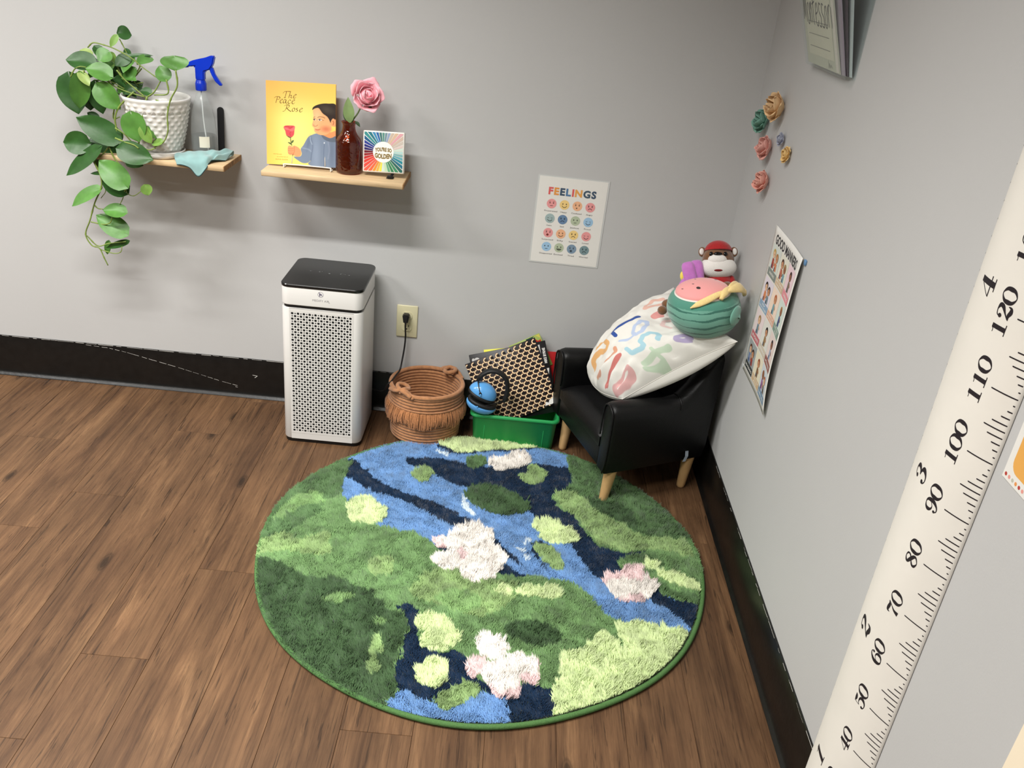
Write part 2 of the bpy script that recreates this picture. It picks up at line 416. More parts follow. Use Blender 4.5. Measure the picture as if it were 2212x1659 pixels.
# ---------------------------------------------------------------- surveyed shape data (metres)
RUG=[('b',[[-1.1357,-0.3603],[-1.2778,-0.1305],[-0.8761,-0.1478],[-0.3126,-0.0388],[-0.3216,-0.1816],[-0.4352,-0.2351],[-0.4346,-0.3177],[-0.4221,-0.3861],[-0.4509,-0.4303],[-0.4887,-0.4623],[-0.4891,-0.4875],[-0.4647,-0.5349],[-0.4257,-0.5667],[-0.4011,-0.6294],[-0.3757,-0.6806],[-0.3394,-0.7093],[-0.2866,-0.7182],[-0.2268,-0.707],[-0.2833,-0.7385],[-0.3123,-0.7613],[-0.3101,-0.7971],[-0.2174,-0.8477],[-0.2058,-0.8835],[-0.158,-0.9007],[-0.1115,-0.9141],[-0.0969,-0.9562],[-0.1516,-1.039],[-0.1615,-1.0206],[-0.2168,-1.008],[-0.2693,-1.0083],[-0.3226,-1.0053],[-0.3584,-0.9846],[-0.3858,-0.9501],[-0.4132,-0.898],[-0.4511,-0.866],[-0.5421,-0.8658],[-0.6337,-0.8446],[-0.7481,-0.836],[-0.7917,-0.7966],[-0.8151,-0.7652],[-0.856,-0.7315],[-0.9134,-0.7168],[-1.0017,-0.6913],[-1.0609,-0.6048],[-1.1081,-0.5768],[-1.1272,-0.4539]]),('n',[[-1.1286,-0.359],[-1.1349,-0.4152],[-1.1311,-0.4624],[-1.0913,-0.4866],[-1.0375,-0.5305],[-0.9915,-0.5424],[-0.9066,-0.5815],[-0.846,-0.6255],[-0.7987,-0.6589],[-0.7601,-0.6773],[-0.6928,-0.7253],[-0.6556,-0.7471],[-0.6157,-0.7924],[-0.5735,-0.82],[-0.5879,-0.7943],[-0.6274,-0.7469],[-0.6548,-0.7088],[-0.6966,-0.6628],[-0.7777,-0.5958],[-0.8541,-0.5535],[-0.9378,-0.5234],[-1.0121,-0.4831],[-1.0697,-0.4197],[-1.1096,-0.375]]),('n',[[-0.8173,-0.7446],[-0.8103,-0.7749],[-0.7815,-0.8112],[-0.7351,-0.8439],[-0.6601,-0.8619],[-0.5826,-0.866],[-0.5396,-0.8655],[-0.583,-0.8449],[-0.6147,-0.8222],[-0.6443,-0.8007],[-0.6885,-0.7972],[-0.7665,-0.7682]]),('n',[[-0.9566,-0.336],[-0.9053,-0.321],[-0.8451,-0.3157],[-0.7694,-0.3358],[-0.7147,-0.3371],[-0.6304,-0.3387],[-0.5762,-0.3066],[-0.551,-0.2907],[-0.4894,-0.2938],[-0.4431,-0.2996],[-0.4331,-0.3174],[-0.4221,-0.3861],[-0.4509,-0.4303],[-0.4887,-0.4623],[-0.4891,-0.4875],[-0.4647,-0.5349],[-0.4257,-0.5667],[-0.4011,-0.6294],[-0.3757,-0.6806],[-0.3394,-0.7093],[-0.2866,-0.7182],[-0.2268,-0.707],[-0.2833,-0.7385],[-0.3123,-0.7613],[-0.3101,-0.7971],[-0.3513,-0.8459],[-0.3815,-0.8311],[-0.4026,-0.8028],[-0.4313,-0.7233],[-0.4846,-0.6493],[-0.5326,-0.6025],[-0.567,-0.5589],[-0.6356,-0.5219],[-0.748,-0.4658],[-0.8077,-0.4477],[-0.8706,-0.4059],[-0.9251,-0.3748],[-0.951,-0.3657]]),('n',[[-0.2149,-0.8263],[-0.2058,-0.8835],[-0.158,-0.9007],[-0.1115,-0.9141],[-0.1091,-0.9578],[-0.147,-1.0021],[-0.1735,-0.9665],[-0.2076,-0.9362],[-0.2446,-0.9127],[-0.2483,-0.8691]]),('n',[[-0.8664,-0.2261],[-0.8414,-0.263],[-0.8232,-0.2801],[-0.7739,-0.2768],[-0.7197,-0.2522],[-0.646,-0.2356],[-0.5392,-0.1979],[-0.5455,-0.1779],[-0.7866,-0.1928]]),('y',[[-0.8697,-0.2237],[-0.8592,-0.1603],[-0.7914,-0.1314],[-0.6345,-0.117],[-0.5551,-0.1489],[-0.5424,-0.1834],[-0.6008,-0.2094],[-0.6707,-0.2284],[-0.7573,-0.2563],[-0.7939,-0.2718],[-0.8142,-0.2638],[-0.8362,-0.2384]]),('n',[[-0.8846,-1.0357],[-0.8638,-1.0125],[-0.8407,-1.0127],[-0.8255,-1.0611],[-0.8158,-1.1395],[-0.7681,-1.1668],[-0.7379,-1.1539],[-0.7094,-1.1698],[-0.6842,-1.2206],[-0.6188,-1.2684],[-0.5705,-1.2461],[-0.5402,-1.2397],[-0.5014,-1.2489],[-0.4901,-1.3195],[-0.4806,-1.3439],[-0.5998,-1.3699],[-0.6032,-1.3001],[-0.6245,-1.2812],[-0.663,-1.2737],[-0.7094,-1.2993],[-0.7574,-1.3077],[-0.7864,-1.3111],[-0.8126,-1.2969],[-0.8347,-1.2915],[-0.8535,-1.2748],[-0.8615,-1.2354],[-0.8488,-1.1919],[-0.8512,-1.144],[-0.8458,-1.0785]]),('b',[[-0.8613,-1.3304],[-0.8347,-1.2915],[-0.8126,-1.2969],[-0.7864,-1.3111],[-0.7571,-1.3103],[-0.7094,-1.2993],[-0.6804,-1.2758],[-0.6495,-1.2748],[-0.6183,-1.2819],[-0.6012,-1.2998],[-0.5977,-1.3758],[-0.74,-1.398],[-0.8525,-1.3614]]),('d',[[-1.1243,-0.3888],[-1.2115,-0.3602],[-1.3606,-0.6429],[-1.2994,-0.8495],[-1.2801,-0.81],[-1.23,-0.7687],[-1.2114,-0.7573],[-1.1686,-0.6959],[-1.1506,-0.6361],[-1.1586,-0.5997],[-1.1262,-0.5943],[-1.1129,-0.5532],[-1.1284,-0.462]]),('g',[[-1.1541,-0.6203],[-1.2127,-0.6532],[-1.249,-0.7155],[-1.2795,-0.6982],[-1.2394,-0.5989],[-1.18,-0.5646]]),('D',[[-1.3111,-0.8513],[-1.2704,-0.8865],[-1.1993,-0.9047],[-1.1521,-0.9354],[-1.1002,-0.95],[-1.0349,-0.9406],[-1.001,-0.9631],[-0.9544,-0.9815],[-0.9236,-1.0275],[-0.8908,-1.04],[-0.8491,-1.079],[-0.8555,-1.1446],[-0.853,-1.1924],[-0.8636,-1.2357],[-0.8459,-1.2848],[-0.8646,-1.3282],[-0.906,-1.3924],[-1.102,-1.3129],[-1.2441,-1.111]]),('g',[[-0.9332,-1.0853],[-0.9252,-1.0729],[-0.9052,-1.0783],[-0.9005,-1.0939],[-0.9142,-1.1053],[-0.9283,-1.1008]]),('l',[[-0.9242,-1.2361],[-0.9238,-1.1777],[-0.9231,-1.1441],[-0.9123,-1.1303],[-0.9013,-1.1444],[-0.8983,-1.1893],[-0.8993,-1.2471],[-0.9151,-1.2519]]),('g',[[-1.077,-1.0214],[-1.0248,-0.9966],[-0.9896,-0.9987],[-1.0186,-1.027],[-1.0623,-1.0364]]),('l',[[-1.291,-0.8779],[-1.2872,-0.807],[-1.2206,-0.7757],[-1.1889,-0.8021],[-1.1232,-0.7605],[-1.0898,-0.8276],[-1.1132,-0.861],[-1.1767,-0.8508],[-1.2355,-0.8597]]),('l',[[-0.8434,-0.9167],[-0.8176,-0.8791],[-0.7518,-0.8657],[-0.6827,-0.8936],[-0.622,-0.8943],[-0.5855,-0.9021],[-0.6074,-0.9736],[-0.6743,-1.0341],[-0.768,-1.013],[-0.8403,-0.9884],[-0.8621,-0.9559]]),('g',[[-0.7944,-0.982],[-0.7396,-0.9386],[-0.6784,-0.9658],[-0.6867,-1.0189],[-0.744,-1.0233]]),('l',[[-0.9815,-0.8802],[-0.9588,-0.8338],[-0.9205,-0.842],[-0.9167,-0.8993],[-0.9536,-0.9234]]),('D',[[-0.616,-1.061],[-0.5836,-1.0369],[-0.532,-1.0333],[-0.4855,-1.0632],[-0.4861,-1.0968],[-0.5231,-1.1203],[-0.5776,-1.1086],[-0.6037,-1.09]]),('d',[[-0.4352,-0.2351],[-0.3823,-0.1473],[-0.2335,-0.2392],[-0.1369,-0.4387],[-0.0756,-0.5963],[-0.1,-0.6226],[-0.1807,-0.6307],[-0.2235,-0.6284],[-0.2754,-0.5914],[-0.351,-0.5355],[-0.3939,-0.4716],[-0.4509,-0.4303],[-0.4192,-0.3856],[-0.4316,-0.3171]]),('D',[[-0.3939,-0.4716],[-0.3401,-0.4726],[-0.2582,-0.5083],[-0.2394,-0.5994],[-0.2235,-0.6284],[-0.2754,-0.5914],[-0.351,-0.5355]]),('l',[[-0.4874,-0.4722],[-0.4509,-0.4303],[-0.3941,-0.4766],[-0.3513,-0.5404],[-0.2758,-0.596],[-0.2245,-0.6375],[-0.162,-0.6322],[-0.1086,-0.635],[-0.0933,-0.7079],[-0.1707,-0.6986],[-0.2232,-0.698],[-0.2861,-0.7118],[-0.339,-0.7029],[-0.3752,-0.6719],[-0.4089,-0.5919],[-0.4645,-0.5252]]),('d',[[-0.2997,-0.7492],[-0.2253,-0.7173],[-0.1776,-0.7515],[-0.2087,-0.7962],[-0.2356,-0.8099],[-0.269,-0.765]]),('d',[[-0.2135,-0.8357],[-0.1679,-0.8671],[-0.1079,-0.8772],[-0.1099,-0.9049],[-0.1575,-0.8969],[-0.2053,-0.8798]]),('y',[[-1.0869,-0.598],[-1.0646,-0.5697],[-1.0312,-0.569],[-1.0047,-0.5941],[-0.9734,-0.6179],[-0.9702,-0.6551],[-0.9887,-0.6903],[-1.0235,-0.7049],[-1.0578,-0.6923],[-1.0802,-0.6543]]),('y',[[-0.5489,-0.6434],[-0.5326,-0.5987],[-0.4991,-0.5886],[-0.4553,-0.6193],[-0.4215,-0.6733],[-0.4466,-0.6993],[-0.4897,-0.7104],[-0.5271,-0.6852],[-0.5298,-0.6586]]),('y',[[-0.8356,-1.0699],[-0.823,-1.041],[-0.7812,-1.0388],[-0.7461,-1.0646],[-0.7234,-1.1141],[-0.7468,-1.155],[-0.7812,-1.1656],[-0.8148,-1.145],[-0.8105,-1.1061],[-0.8256,-1.0951]]),('y',[[-0.813,-1.2295],[-0.7991,-1.2012],[-0.7699,-1.1886],[-0.7444,-1.2033],[-0.7373,-1.2318],[-0.7494,-1.2619],[-0.7733,-1.276],[-0.7958,-1.2647]]),('y',[[-0.3422,-1.0178],[-0.3124,-1.0035],[-0.2642,-1.0005],[-0.2464,-1.0119],[-0.1472,-1.0192],[-0.1823,-1.096],[-0.2289,-1.1697],[-0.3262,-1.2564],[-0.4064,-1.3093],[-0.4739,-1.3329],[-0.4941,-1.3088],[-0.5018,-1.255],[-0.4791,-1.1945],[-0.4824,-1.1403],[-0.4409,-1.1162],[-0.4124,-1.0934],[-0.3822,-1.0501],[-0.3543,-1.0531],[-0.3216,-1.1074],[-0.3353,-1.0507]]),('y',[[-0.6429,-0.9231],[-0.6214,-0.905],[-0.5985,-0.928],[-0.61,-0.9518],[-0.6343,-0.9515]]),('y',[[-0.5862,-0.93],[-0.5669,-0.9048],[-0.5222,-0.8946],[-0.4874,-0.8935],[-0.4755,-0.9219],[-0.4932,-0.9501],[-0.5224,-0.9396],[-0.5663,-0.9457]]),('y',[[-0.2402,-0.7539],[-0.2151,-0.7417],[-0.2015,-0.7606],[-0.2204,-0.7881],[-0.2385,-0.7866]]),('y',[[-0.2045,-0.7858],[-0.1732,-0.7852],[-0.1383,-0.7964],[-0.1102,-0.8163],[-0.0742,-0.8464],[-0.1368,-0.8553],[-0.1651,-0.8399],[-0.199,-0.8251]]),('l',[[-0.9257,-0.4152],[-0.9035,-0.3802],[-0.874,-0.3783],[-0.8611,-0.4147],[-0.8827,-0.4562],[-0.9124,-0.4508]]),('d',[[-0.7709,-0.3142],[-0.7425,-0.2833],[-0.7055,-0.2848],[-0.6975,-0.3183],[-0.732,-0.3497],[-0.7623,-0.3472]]),('l',[[-0.596,-0.3626],[-0.5659,-0.3629],[-0.5665,-0.312],[-0.5329,-0.3095],[-0.5087,-0.3416],[-0.5209,-0.399],[-0.5505,-0.417],[-0.5863,-0.3995]]),('D',[[-0.7528,-0.5122],[-0.7362,-0.4628],[-0.6965,-0.4454],[-0.6375,-0.4617],[-0.5962,-0.4858],[-0.5697,-0.522],[-0.5702,-0.4917],[-0.5608,-0.56],[-0.6051,-0.5866],[-0.6664,-0.587],[-0.724,-0.5575]]),('n',[[-0.5562,-0.7336],[-0.5591,-0.7166],[-0.5324,-0.7038],[-0.4951,-0.7155],[-0.4799,-0.7561],[-0.4905,-0.7661],[-0.5112,-0.7353],[-0.5377,-0.7264],[-0.5323,-0.7807],[-0.5118,-0.8186],[-0.5323,-0.7973],[-0.5481,-0.7579]]),('l',[[-0.5457,-0.7233],[-0.5164,-0.7171],[-0.49,-0.7321],[-0.4649,-0.7872],[-0.4629,-0.8115],[-0.4862,-0.8229],[-0.5117,-0.8024],[-0.5324,-0.764]]),('n',[[-0.574,-0.777],[-0.5638,-0.7586],[-0.5482,-0.7495],[-0.5471,-0.7561],[-0.5611,-0.765]]),('n',[[-0.2878,-0.7255],[-0.265,-0.71],[-0.2267,-0.7024],[-0.2274,-0.7095],[-0.255,-0.7171],[-0.2832,-0.7333]]),('l',[[-0.7573,-1.3071],[-0.7469,-1.2867],[-0.7115,-1.2573],[-0.6995,-1.2473],[-0.6643,-1.2629],[-0.6671,-1.2855],[-0.6946,-1.3105],[-0.722,-1.3297],[-0.7467,-1.3299]]),('p',[[-0.8253,-0.7416],[-0.8062,-0.728],[-0.7756,-0.7382],[-0.7853,-0.771],[-0.8045,-0.7698]]),('w',[[-0.8102,-0.7393],[-0.7897,-0.7254],[-0.762,-0.6709],[-0.7037,-0.6549],[-0.6623,-0.6882],[-0.6559,-0.7408],[-0.6155,-0.7964],[-0.6422,-0.8497],[-0.6467,-0.8847],[-0.694,-0.9064],[-0.7307,-0.9005],[-0.7461,-0.861],[-0.782,-0.8701],[-0.8191,-0.8328],[-0.8014,-0.8001],[-0.771,-0.7894],[-0.7853,-0.771]]),('p',[[-0.7592,-0.7794],[-0.7336,-0.7837],[-0.7251,-0.8128],[-0.7425,-0.8293],[-0.7568,-0.8075]]),('w',[[-0.6945,-0.3178],[-0.6688,-0.2781],[-0.6381,-0.2748],[-0.6205,-0.2394],[-0.5832,-0.2324],[-0.5641,-0.253],[-0.5668,-0.2947],[-0.5998,-0.326],[-0.6298,-0.3405],[-0.6534,-0.356],[-0.6778,-0.349]]),('p',[[-0.3599,-0.8522],[-0.3371,-0.8172],[-0.3104,-0.8053],[-0.2981,-0.7831],[-0.2711,-0.7734],[-0.2456,-0.7795],[-0.2438,-0.8117],[-0.2256,-0.8329],[-0.2552,-0.9171],[-0.2906,-0.9242],[-0.32,-0.9224],[-0.3422,-0.8881]]),('w',[[-0.3482,-0.866],[-0.313,-0.8376],[-0.2777,-0.8419],[-0.2456,-0.8278],[-0.2171,-0.8473],[-0.223,-0.8751],[-0.2548,-0.9134],[-0.2629,-0.8959],[-0.2886,-0.9032],[-0.3,-0.9197],[-0.3244,-0.9156],[-0.3422,-0.8881]]),('p',[[-0.6984,-1.1979],[-0.6823,-1.1778],[-0.6202,-1.1822],[-0.5902,-1.1478],[-0.5587,-1.1562],[-0.5274,-1.1826],[-0.5404,-1.2369],[-0.5705,-1.2406],[-0.5742,-1.2692],[-0.6035,-1.2826],[-0.6333,-1.2762],[-0.6619,-1.2229],[-0.6824,-1.2398],[-0.6967,-1.2213]]),('w',[[-0.6801,-1.1088],[-0.6513,-1.0921],[-0.6234,-1.1014],[-0.6018,-1.1368],[-0.6248,-1.1767],[-0.6651,-1.1696],[-0.6762,-1.1338]]),('w',[[-0.6622,-1.2171],[-0.6331,-1.1898],[-0.6116,-1.175],[-0.5857,-1.1472],[-0.5587,-1.1562],[-0.5319,-1.1832],[-0.5493,-1.209],[-0.5753,-1.2181],[-0.5747,-1.2468],[-0.6039,-1.27],[-0.6384,-1.2601]]),('c',[[-0.8722,-0.2557],[-0.8552,-0.2706],[-0.8362,-0.2755],[-0.8222,-0.2943],[-0.8472,-0.2894],[-0.8639,-0.2758]]),('c',[[-0.762,-0.5036],[-0.752,-0.5222],[-0.747,-0.5514],[-0.731,-0.5782],[-0.7129,-0.5994],[-0.7263,-0.6063],[-0.7441,-0.59],[-0.7566,-0.5727]]),('c',[[-0.5984,-0.74],[-0.5851,-0.7423],[-0.5692,-0.7527],[-0.5796,-0.7585]]),('c',[[-0.57,-0.6963],[-0.5566,-0.6987],[-0.5591,-0.7166],[-0.5698,-0.7095]]),('c',[[-0.5804,-0.7156],[-0.567,-0.7179],[-0.5721,-0.7317]]),('c',[[-0.574,-0.7786],[-0.5557,-0.7842],[-0.5582,-0.7912],[-0.5686,-0.7903]])]
RUGC=([-0.6869,-0.7592],0.6045)
LEAVES=[([-1.8572,-0.07,1.1702],[-1.8282,-0.05,1.1672],0.0353,0),([-1.8549,-0.09,1.1651],[-1.8723,-0.1,1.1353],0.0167,2),([-1.8706,-0.12,1.1237],[-1.8927,-0.14,1.1008],0.0383,1),([-1.9118,-0.13,1.0887],[-1.9831,-0.14,1.0941],0.0515,0),([-1.8552,-0.16,1.0651],[-1.9157,-0.17,1.0854],0.0491,1),([-1.8809,-0.1,1.1102],[-1.8523,-0.11,1.0888],0.0343,2),([-1.8229,-0.1,1.1137],[-1.8567,-0.12,1.0895],0.0294,0),([-1.833,-0.09,1.1129],[-1.7644,-0.07,1.1226],0.0108,0),([-1.8314,-0.08,1.1129],[-1.8455,-0.06,1.1315],0.0167,0),([-1.9346,-0.09,1.1061],[-1.9701,-0.08,1.1185],0.0226,3),([-1.9832,-0.13,1.0468],[-1.9654,-0.14,0.9478],0.0687,0),([-1.9341,-0.17,1.0595],[-1.9518,-0.16,0.9672],0.0451,1),([-1.9316,-0.17,1.0694],[-1.9062,-0.18,1.0368],0.0245,3),([-1.9403,-0.12,1.0305],[-1.9389,-0.12,0.9568],0.0466,0),([-1.9103,-0.13,1.0347],[-1.9002,-0.13,0.9526],0.0466,0),([-1.8846,-0.17,1.0363],[-1.8308,-0.17,0.979],0.0515,1),([-1.8503,-0.17,0.8958],[-1.9588,-0.17,0.9448],0.0579,0),([-1.9414,-0.16,0.8706],[-2.0192,-0.15,0.8653],0.0549,0),([-1.8735,-0.13,0.8532],[-1.9554,-0.13,0.8768],0.0491,0),([-1.791,-0.19,0.9707],[-1.7775,-0.19,0.8963],0.0579,1),([-1.7461,-0.18,0.9423],[-1.7264,-0.17,0.9064],0.0265,1),([-1.7636,-0.19,0.9389],[-1.7419,-0.19,0.8955],0.0275,2),([-1.7148,-0.18,0.9024],[-1.7462,-0.18,0.8917],0.0216,2),([-1.8266,-0.2,0.8723],[-1.7403,-0.19,0.8484],0.0549,0),([-1.8271,-0.2,0.7721],[-1.9001,-0.19,0.8347],0.0579,1),([-1.825,-0.17,0.8279],[-1.7831,-0.16,0.8231],0.0226,0),([-1.9037,-0.18,0.8614],[-2.0092,-0.17,0.7728],0.0402,0),([-1.8903,-0.17,0.7917],[-1.9381,-0.17,0.786],0.0118,0),([-1.917,-0.14,0.835],[-1.9312,-0.14,0.7922],0.0196,0),([-1.8407,-0.17,0.741],[-1.9071,-0.17,0.7771],0.053,0),([-1.9167,-0.18,0.7429],[-2.0073,-0.18,0.6882],0.0402,1),([-1.8449,-0.18,0.6819],[-1.9097,-0.18,0.6839],0.0392,1),([-1.8562,-0.17,0.6142],[-1.9362,-0.17,0.6622],0.053,1),([-1.7808,-0.17,0.7657],[-1.7719,-0.17,0.7372],0.0275,2),([-1.8519,-0.17,0.5872],[-1.9179,-0.17,0.5596],0.0177,0),([-1.6799,-0.13,1.1287],[-1.6762,-0.14,1.0948],0.0628,1),([-1.709,-0.13,1.0671],[-1.7289,-0.12,1.1028],0.0363,1),([-1.7599,-0.12,1.0232],[-1.7897,-0.12,1.0289],0.0226,0),([-1.8565,-0.1,1.0273],[-1.8319,-0.1,1.0037],0.0294,0),([-1.84,-0.09,1.0749],[-1.8295,-0.09,1.0459],0.0245,0),([-1.8804,-0.11,1.0945],[-1.8743,-0.12,1.071],0.0294,1),([-1.8654,-0.14,0.91],[-1.8504,-0.14,0.8802],0.0294,0),([-1.8835,-0.14,0.8269],[-1.9146,-0.14,0.7962],0.0245,0),([-1.9047,-0.12,0.8799],[-1.9322,-0.12,0.8407],0.0441,0),([-1.9118,-0.16,0.5769],[-1.9223,-0.16,0.535],0.0167,1),([-1.921,-0.12,0.9365],[-1.9509,-0.12,0.9512],0.0196,0)]
VINES=[([[-1.7694,-0.13,1.012],[-1.7455,-0.13,1.0294],[-1.72,-0.13,1.0682]],0.0022),([[-1.744,-0.185,1.0248],[-1.7582,-0.185,0.9809],[-1.7685,-0.185,0.9366],[-1.78,-0.185,0.8916]],0.0028),([[-1.6598,-0.18,1.1032],[-1.6587,-0.18,1.0618],[-1.6806,-0.18,1.0218],[-1.693,-0.18,0.9779],[-1.6952,-0.18,0.9342],[-1.7104,-0.18,0.9019],[-1.7388,-0.18,0.8836]],0.0022),([[-1.7888,-0.165,1.0302],[-1.8329,-0.165,0.9875],[-1.8501,-0.165,0.9512],[-1.8504,-0.165,0.9073],[-1.877,-0.165,0.869],[-1.903,-0.165,0.8394],[-1.9276,-0.165,0.8234]],0.0026),([[-1.8747,-0.17,0.8703],[-1.8604,-0.17,0.8357],[-1.844,-0.17,0.8192]],0.002),([[-1.9203,-0.18,0.8273],[-1.9046,-0.18,0.788],[-1.9056,-0.18,0.751],[-1.9307,-0.18,0.7016],[-1.9512,-0.18,0.6472],[-1.9699,-0.18,0.6017],[-1.956,-0.18,0.5688],[-1.9332,-0.18,0.5612],[-1.9223,-0.18,0.5325],[-1.9131,-0.18,0.5084]],0.0022),([[-1.8764,-0.14,1.0521],[-1.856,-0.14,1.0371],[-1.8175,-0.14,1.0238],[-1.7652,-0.14,1.0139]],0.0022),([[-1.8425,-0.14,1.0807],[-1.8229,-0.14,1.0573],[-1.7943,-0.14,1.0346],[-1.7695,-0.14,1.0157]],0.0022),([[-1.9267,-0.12,1.1307],[-1.9097,-0.12,1.1447],[-1.8795,-0.12,1.1415],[-1.8497,-0.12,1.134],[-1.8078,-0.12,1.1152],[-1.7832,-0.12,1.0967],[-1.7583,-0.12,1.0801],[-1.7351,-0.12,1.0667],[-1.7238,-0.12,1.0687]],0.0018),([[-1.966,-0.16,1.0523],[-1.9522,-0.16,1.0745],[-1.9358,-0.16,1.0831],[-1.9184,-0.16,1.0832]],0.0018),([[-1.8446,-0.19,0.9016],[-1.8188,-0.19,0.8931],[-1.7927,-0.19,0.8869],[-1.7792,-0.19,0.8785]],0.0024),([[-1.8461,-0.18,0.928],[-1.821,-0.18,0.913],[-1.7966,-0.18,0.8889],[-1.7576,-0.18,0.875],[-1.7345,-0.18,0.8818]],0.002),([[-1.8393,-0.17,0.7552],[-1.8342,-0.17,0.737],[-1.8163,-0.17,0.7318],[-1.7965,-0.17,0.7455],[-1.7804,-0.17,0.7602]],0.0013),([[-1.9337,-0.18,0.6966],[-1.9234,-0.18,0.6858],[-1.9086,-0.18,0.6849]],0.0018),([[-1.9495,-0.18,0.6416],[-1.9103,-0.18,0.6379],[-1.8907,-0.18,0.6461],[-1.8842,-0.18,0.6626]],0.0018),([[-1.9692,-0.175,0.5954],[-1.9396,-0.175,0.5664],[-1.9052,-0.175,0.5774],[-1.852,-0.175,0.5887]],0.0018),([[-1.9337,-0.175,0.5556],[-1.8943,-0.175,0.5473],[-1.8723,-0.175,0.5535],[-1.8656,-0.175,0.5716]],0.0015),([[-1.8521,-0.08,1.157],[-1.8405,-0.08,1.1331],[-1.8325,-0.08,1.1149]],0.0016),([[-1.7077,-0.13,1.0673],[-1.7064,-0.13,1.029],[-1.7463,-0.13,1.0208]],0.0022),([[-1.8782,-0.1,1.1147],[-1.859,-0.1,1.087],[-1.841,-0.1,1.0461],[-1.8169,-0.1,1.0182]],0.0022),([[-1.8275,-0.09,1.1101],[-1.7959,-0.09,1.092],[-1.8273,-0.09,1.0461],[-1.8212,-0.09,1.0163]],0.002),([[-1.9106,-0.12,1.0248],[-1.9221,-0.12,1.0408],[-1.8771,-0.12,1.0452],[-1.8344,-0.12,1.0279]],0.002),([[-1.9087,-0.17,0.7714],[-1.8985,-0.17,0.7399],[-1.9152,-0.17,0.7147]],0.0013),([[-1.8365,-0.17,0.7601],[-1.8497,-0.17,0.7214],[-1.8611,-0.17,0.7013]],0.0014),([[-1.7266,-0.17,1.0158],[-1.697,-0.17,1.0016],[-1.6945,-0.17,0.989]],0.002),([[-1.8558,-0.15,0.9785],[-1.8614,-0.15,0.9475],[-1.8429,-0.15,0.9537]],0.002),([[-1.9236,-0.165,1.0758],[-1.9243,-0.165,1.0695],[-1.9411,-0.165,1.0574]],0.0018),([[-1.7964,-0.08,1.0823],[-1.8221,-0.08,1.0496],[-1.8105,-0.08,1.0291]],0.002),([[-1.8718,-0.09,1.0504],[-1.8327,-0.09,1.0369],[-1.7914,-0.09,1.0453]],0.002),([[-1.8012,-0.17,0.9742],[-1.7896,-0.17,1.0011],[-1.771,-0.17,1.0114]],0.0014)]
PILDIG=[((214,168,166),0.0074,[[0.104,0.208],[0.087,0.208],[0.075,0.212],[0.058,0.196],[0.05,0.179],[0.042,0.142],[0.033,0.104],[0.037,0.067],[0.042,0.033],[0.058,0.021],[0.075,0.017],[0.092,0.025],[0.108,0.037],[0.104,0.067],[0.108,0.096],[0.108,0.133],[0.113,0.167],[0.108,0.188],[0.104,0.208]]),((198,118,112),0.0084,[[0.258,0.229],[0.246,0.192],[0.237,0.154],[0.229,0.117],[0.233,0.079],[0.233,0.054],[0.242,0.033]]),((198,118,112),0.0067,[[0.242,0.033],[0.225,0.033],[0.204,0.033]]),((215,158,130),0.0067,[[0.388,0.246],[0.371,0.242],[0.35,0.233],[0.354,0.2],[0.358,0.167],[0.375,0.138],[0.396,0.108],[0.4,0.087],[0.408,0.067],[0.379,0.054],[0.354,0.042]]),((200,150,130),0.0074,[[0.346,0.054],[0.342,0.054],[0.338,0.054]]),((222,172,115),0.0074,[[0.738,0.163],[0.717,0.179],[0.708,0.2],[0.65,0.217],[0.604,0.237],[0.558,0.237],[0.517,0.237],[0.496,0.217],[0.475,0.192],[0.517,0.179],[0.562,0.163],[0.575,0.142],[0.6,0.117],[0.604,0.1],[0.608,0.083],[0.571,0.075],[0.537,0.067]]),((190,208,185),0.0107,[[0.092,0.567],[0.087,0.517],[0.083,0.467],[0.079,0.396],[0.079,0.325]]),((190,208,185),0.006,[[0.129,0.45],[0.113,0.45],[0.096,0.454],[0.062,0.458],[0.033,0.467],[0.025,0.462],[0.017,0.462],[0.017,0.442],[0.013,0.425],[0.025,0.367],[0.042,0.308]]),((165,202,214),0.007,[[0.263,0.304],[0.225,0.308],[0.192,0.312],[0.179,0.354],[0.171,0.396],[0.183,0.412],[0.192,0.425],[0.217,0.425],[0.242,0.425],[0.258,0.45],[0.283,0.475],[0.283,0.504],[0.292,0.533],[0.275,0.554],[0.258,0.571],[0.233,0.571],[0.212,0.571],[0.2,0.558],[0.183,0.542]]),((182,196,222),0.006,[[0.483,0.588],[0.492,0.571],[0.5,0.554],[0.475,0.521],[0.45,0.483],[0.421,0.458],[0.392,0.433],[0.371,0.438],[0.346,0.442],[0.346,0.471],[0.35,0.5],[0.383,0.533],[0.421,0.567],[0.45,0.575],[0.483,0.588]]),((182,196,222),0.0044,[[0.358,0.442],[0.358,0.412],[0.358,0.388],[0.379,0.346],[0.408,0.312]]),((50,80,150),0.0074,[[0.579,0.567],[0.575,0.525],[0.579,0.487],[0.571,0.442],[0.579,0.4],[0.588,0.367],[0.6,0.333]]),((50,80,150),0.0067,[[0.604,0.321],[0.546,0.321],[0.5,0.321]]),((172,160,192),0.007,[[0.1,0.746],[0.117,0.729],[0.133,0.713],[0.133,0.688],[0.129,0.662],[0.117,0.654],[0.104,0.646],[0.092,0.662],[0.083,0.679],[0.079,0.7],[0.083,0.725]]),((228,198,194),0.006,[[0.45,0.742],[0.45,0.717],[0.45,0.696],[0.412,0.675],[0.375,0.658],[0.35,0.675],[0.321,0.692]]),((214,150,145),0.0074,[[0.583,0.779],[0.579,0.75],[0.571,0.725],[0.562,0.696],[0.546,0.662],[0.542,0.692],[0.537,0.721]]),((222,180,165),0.0057,[[0.713,0.842],[0.725,0.804],[0.742,0.767],[0.721,0.725],[0.704,0.688],[0.679,0.671],[0.658,0.658],[0.662,0.696],[0.667,0.733],[0.662,0.771],[0.658,0.812]])]
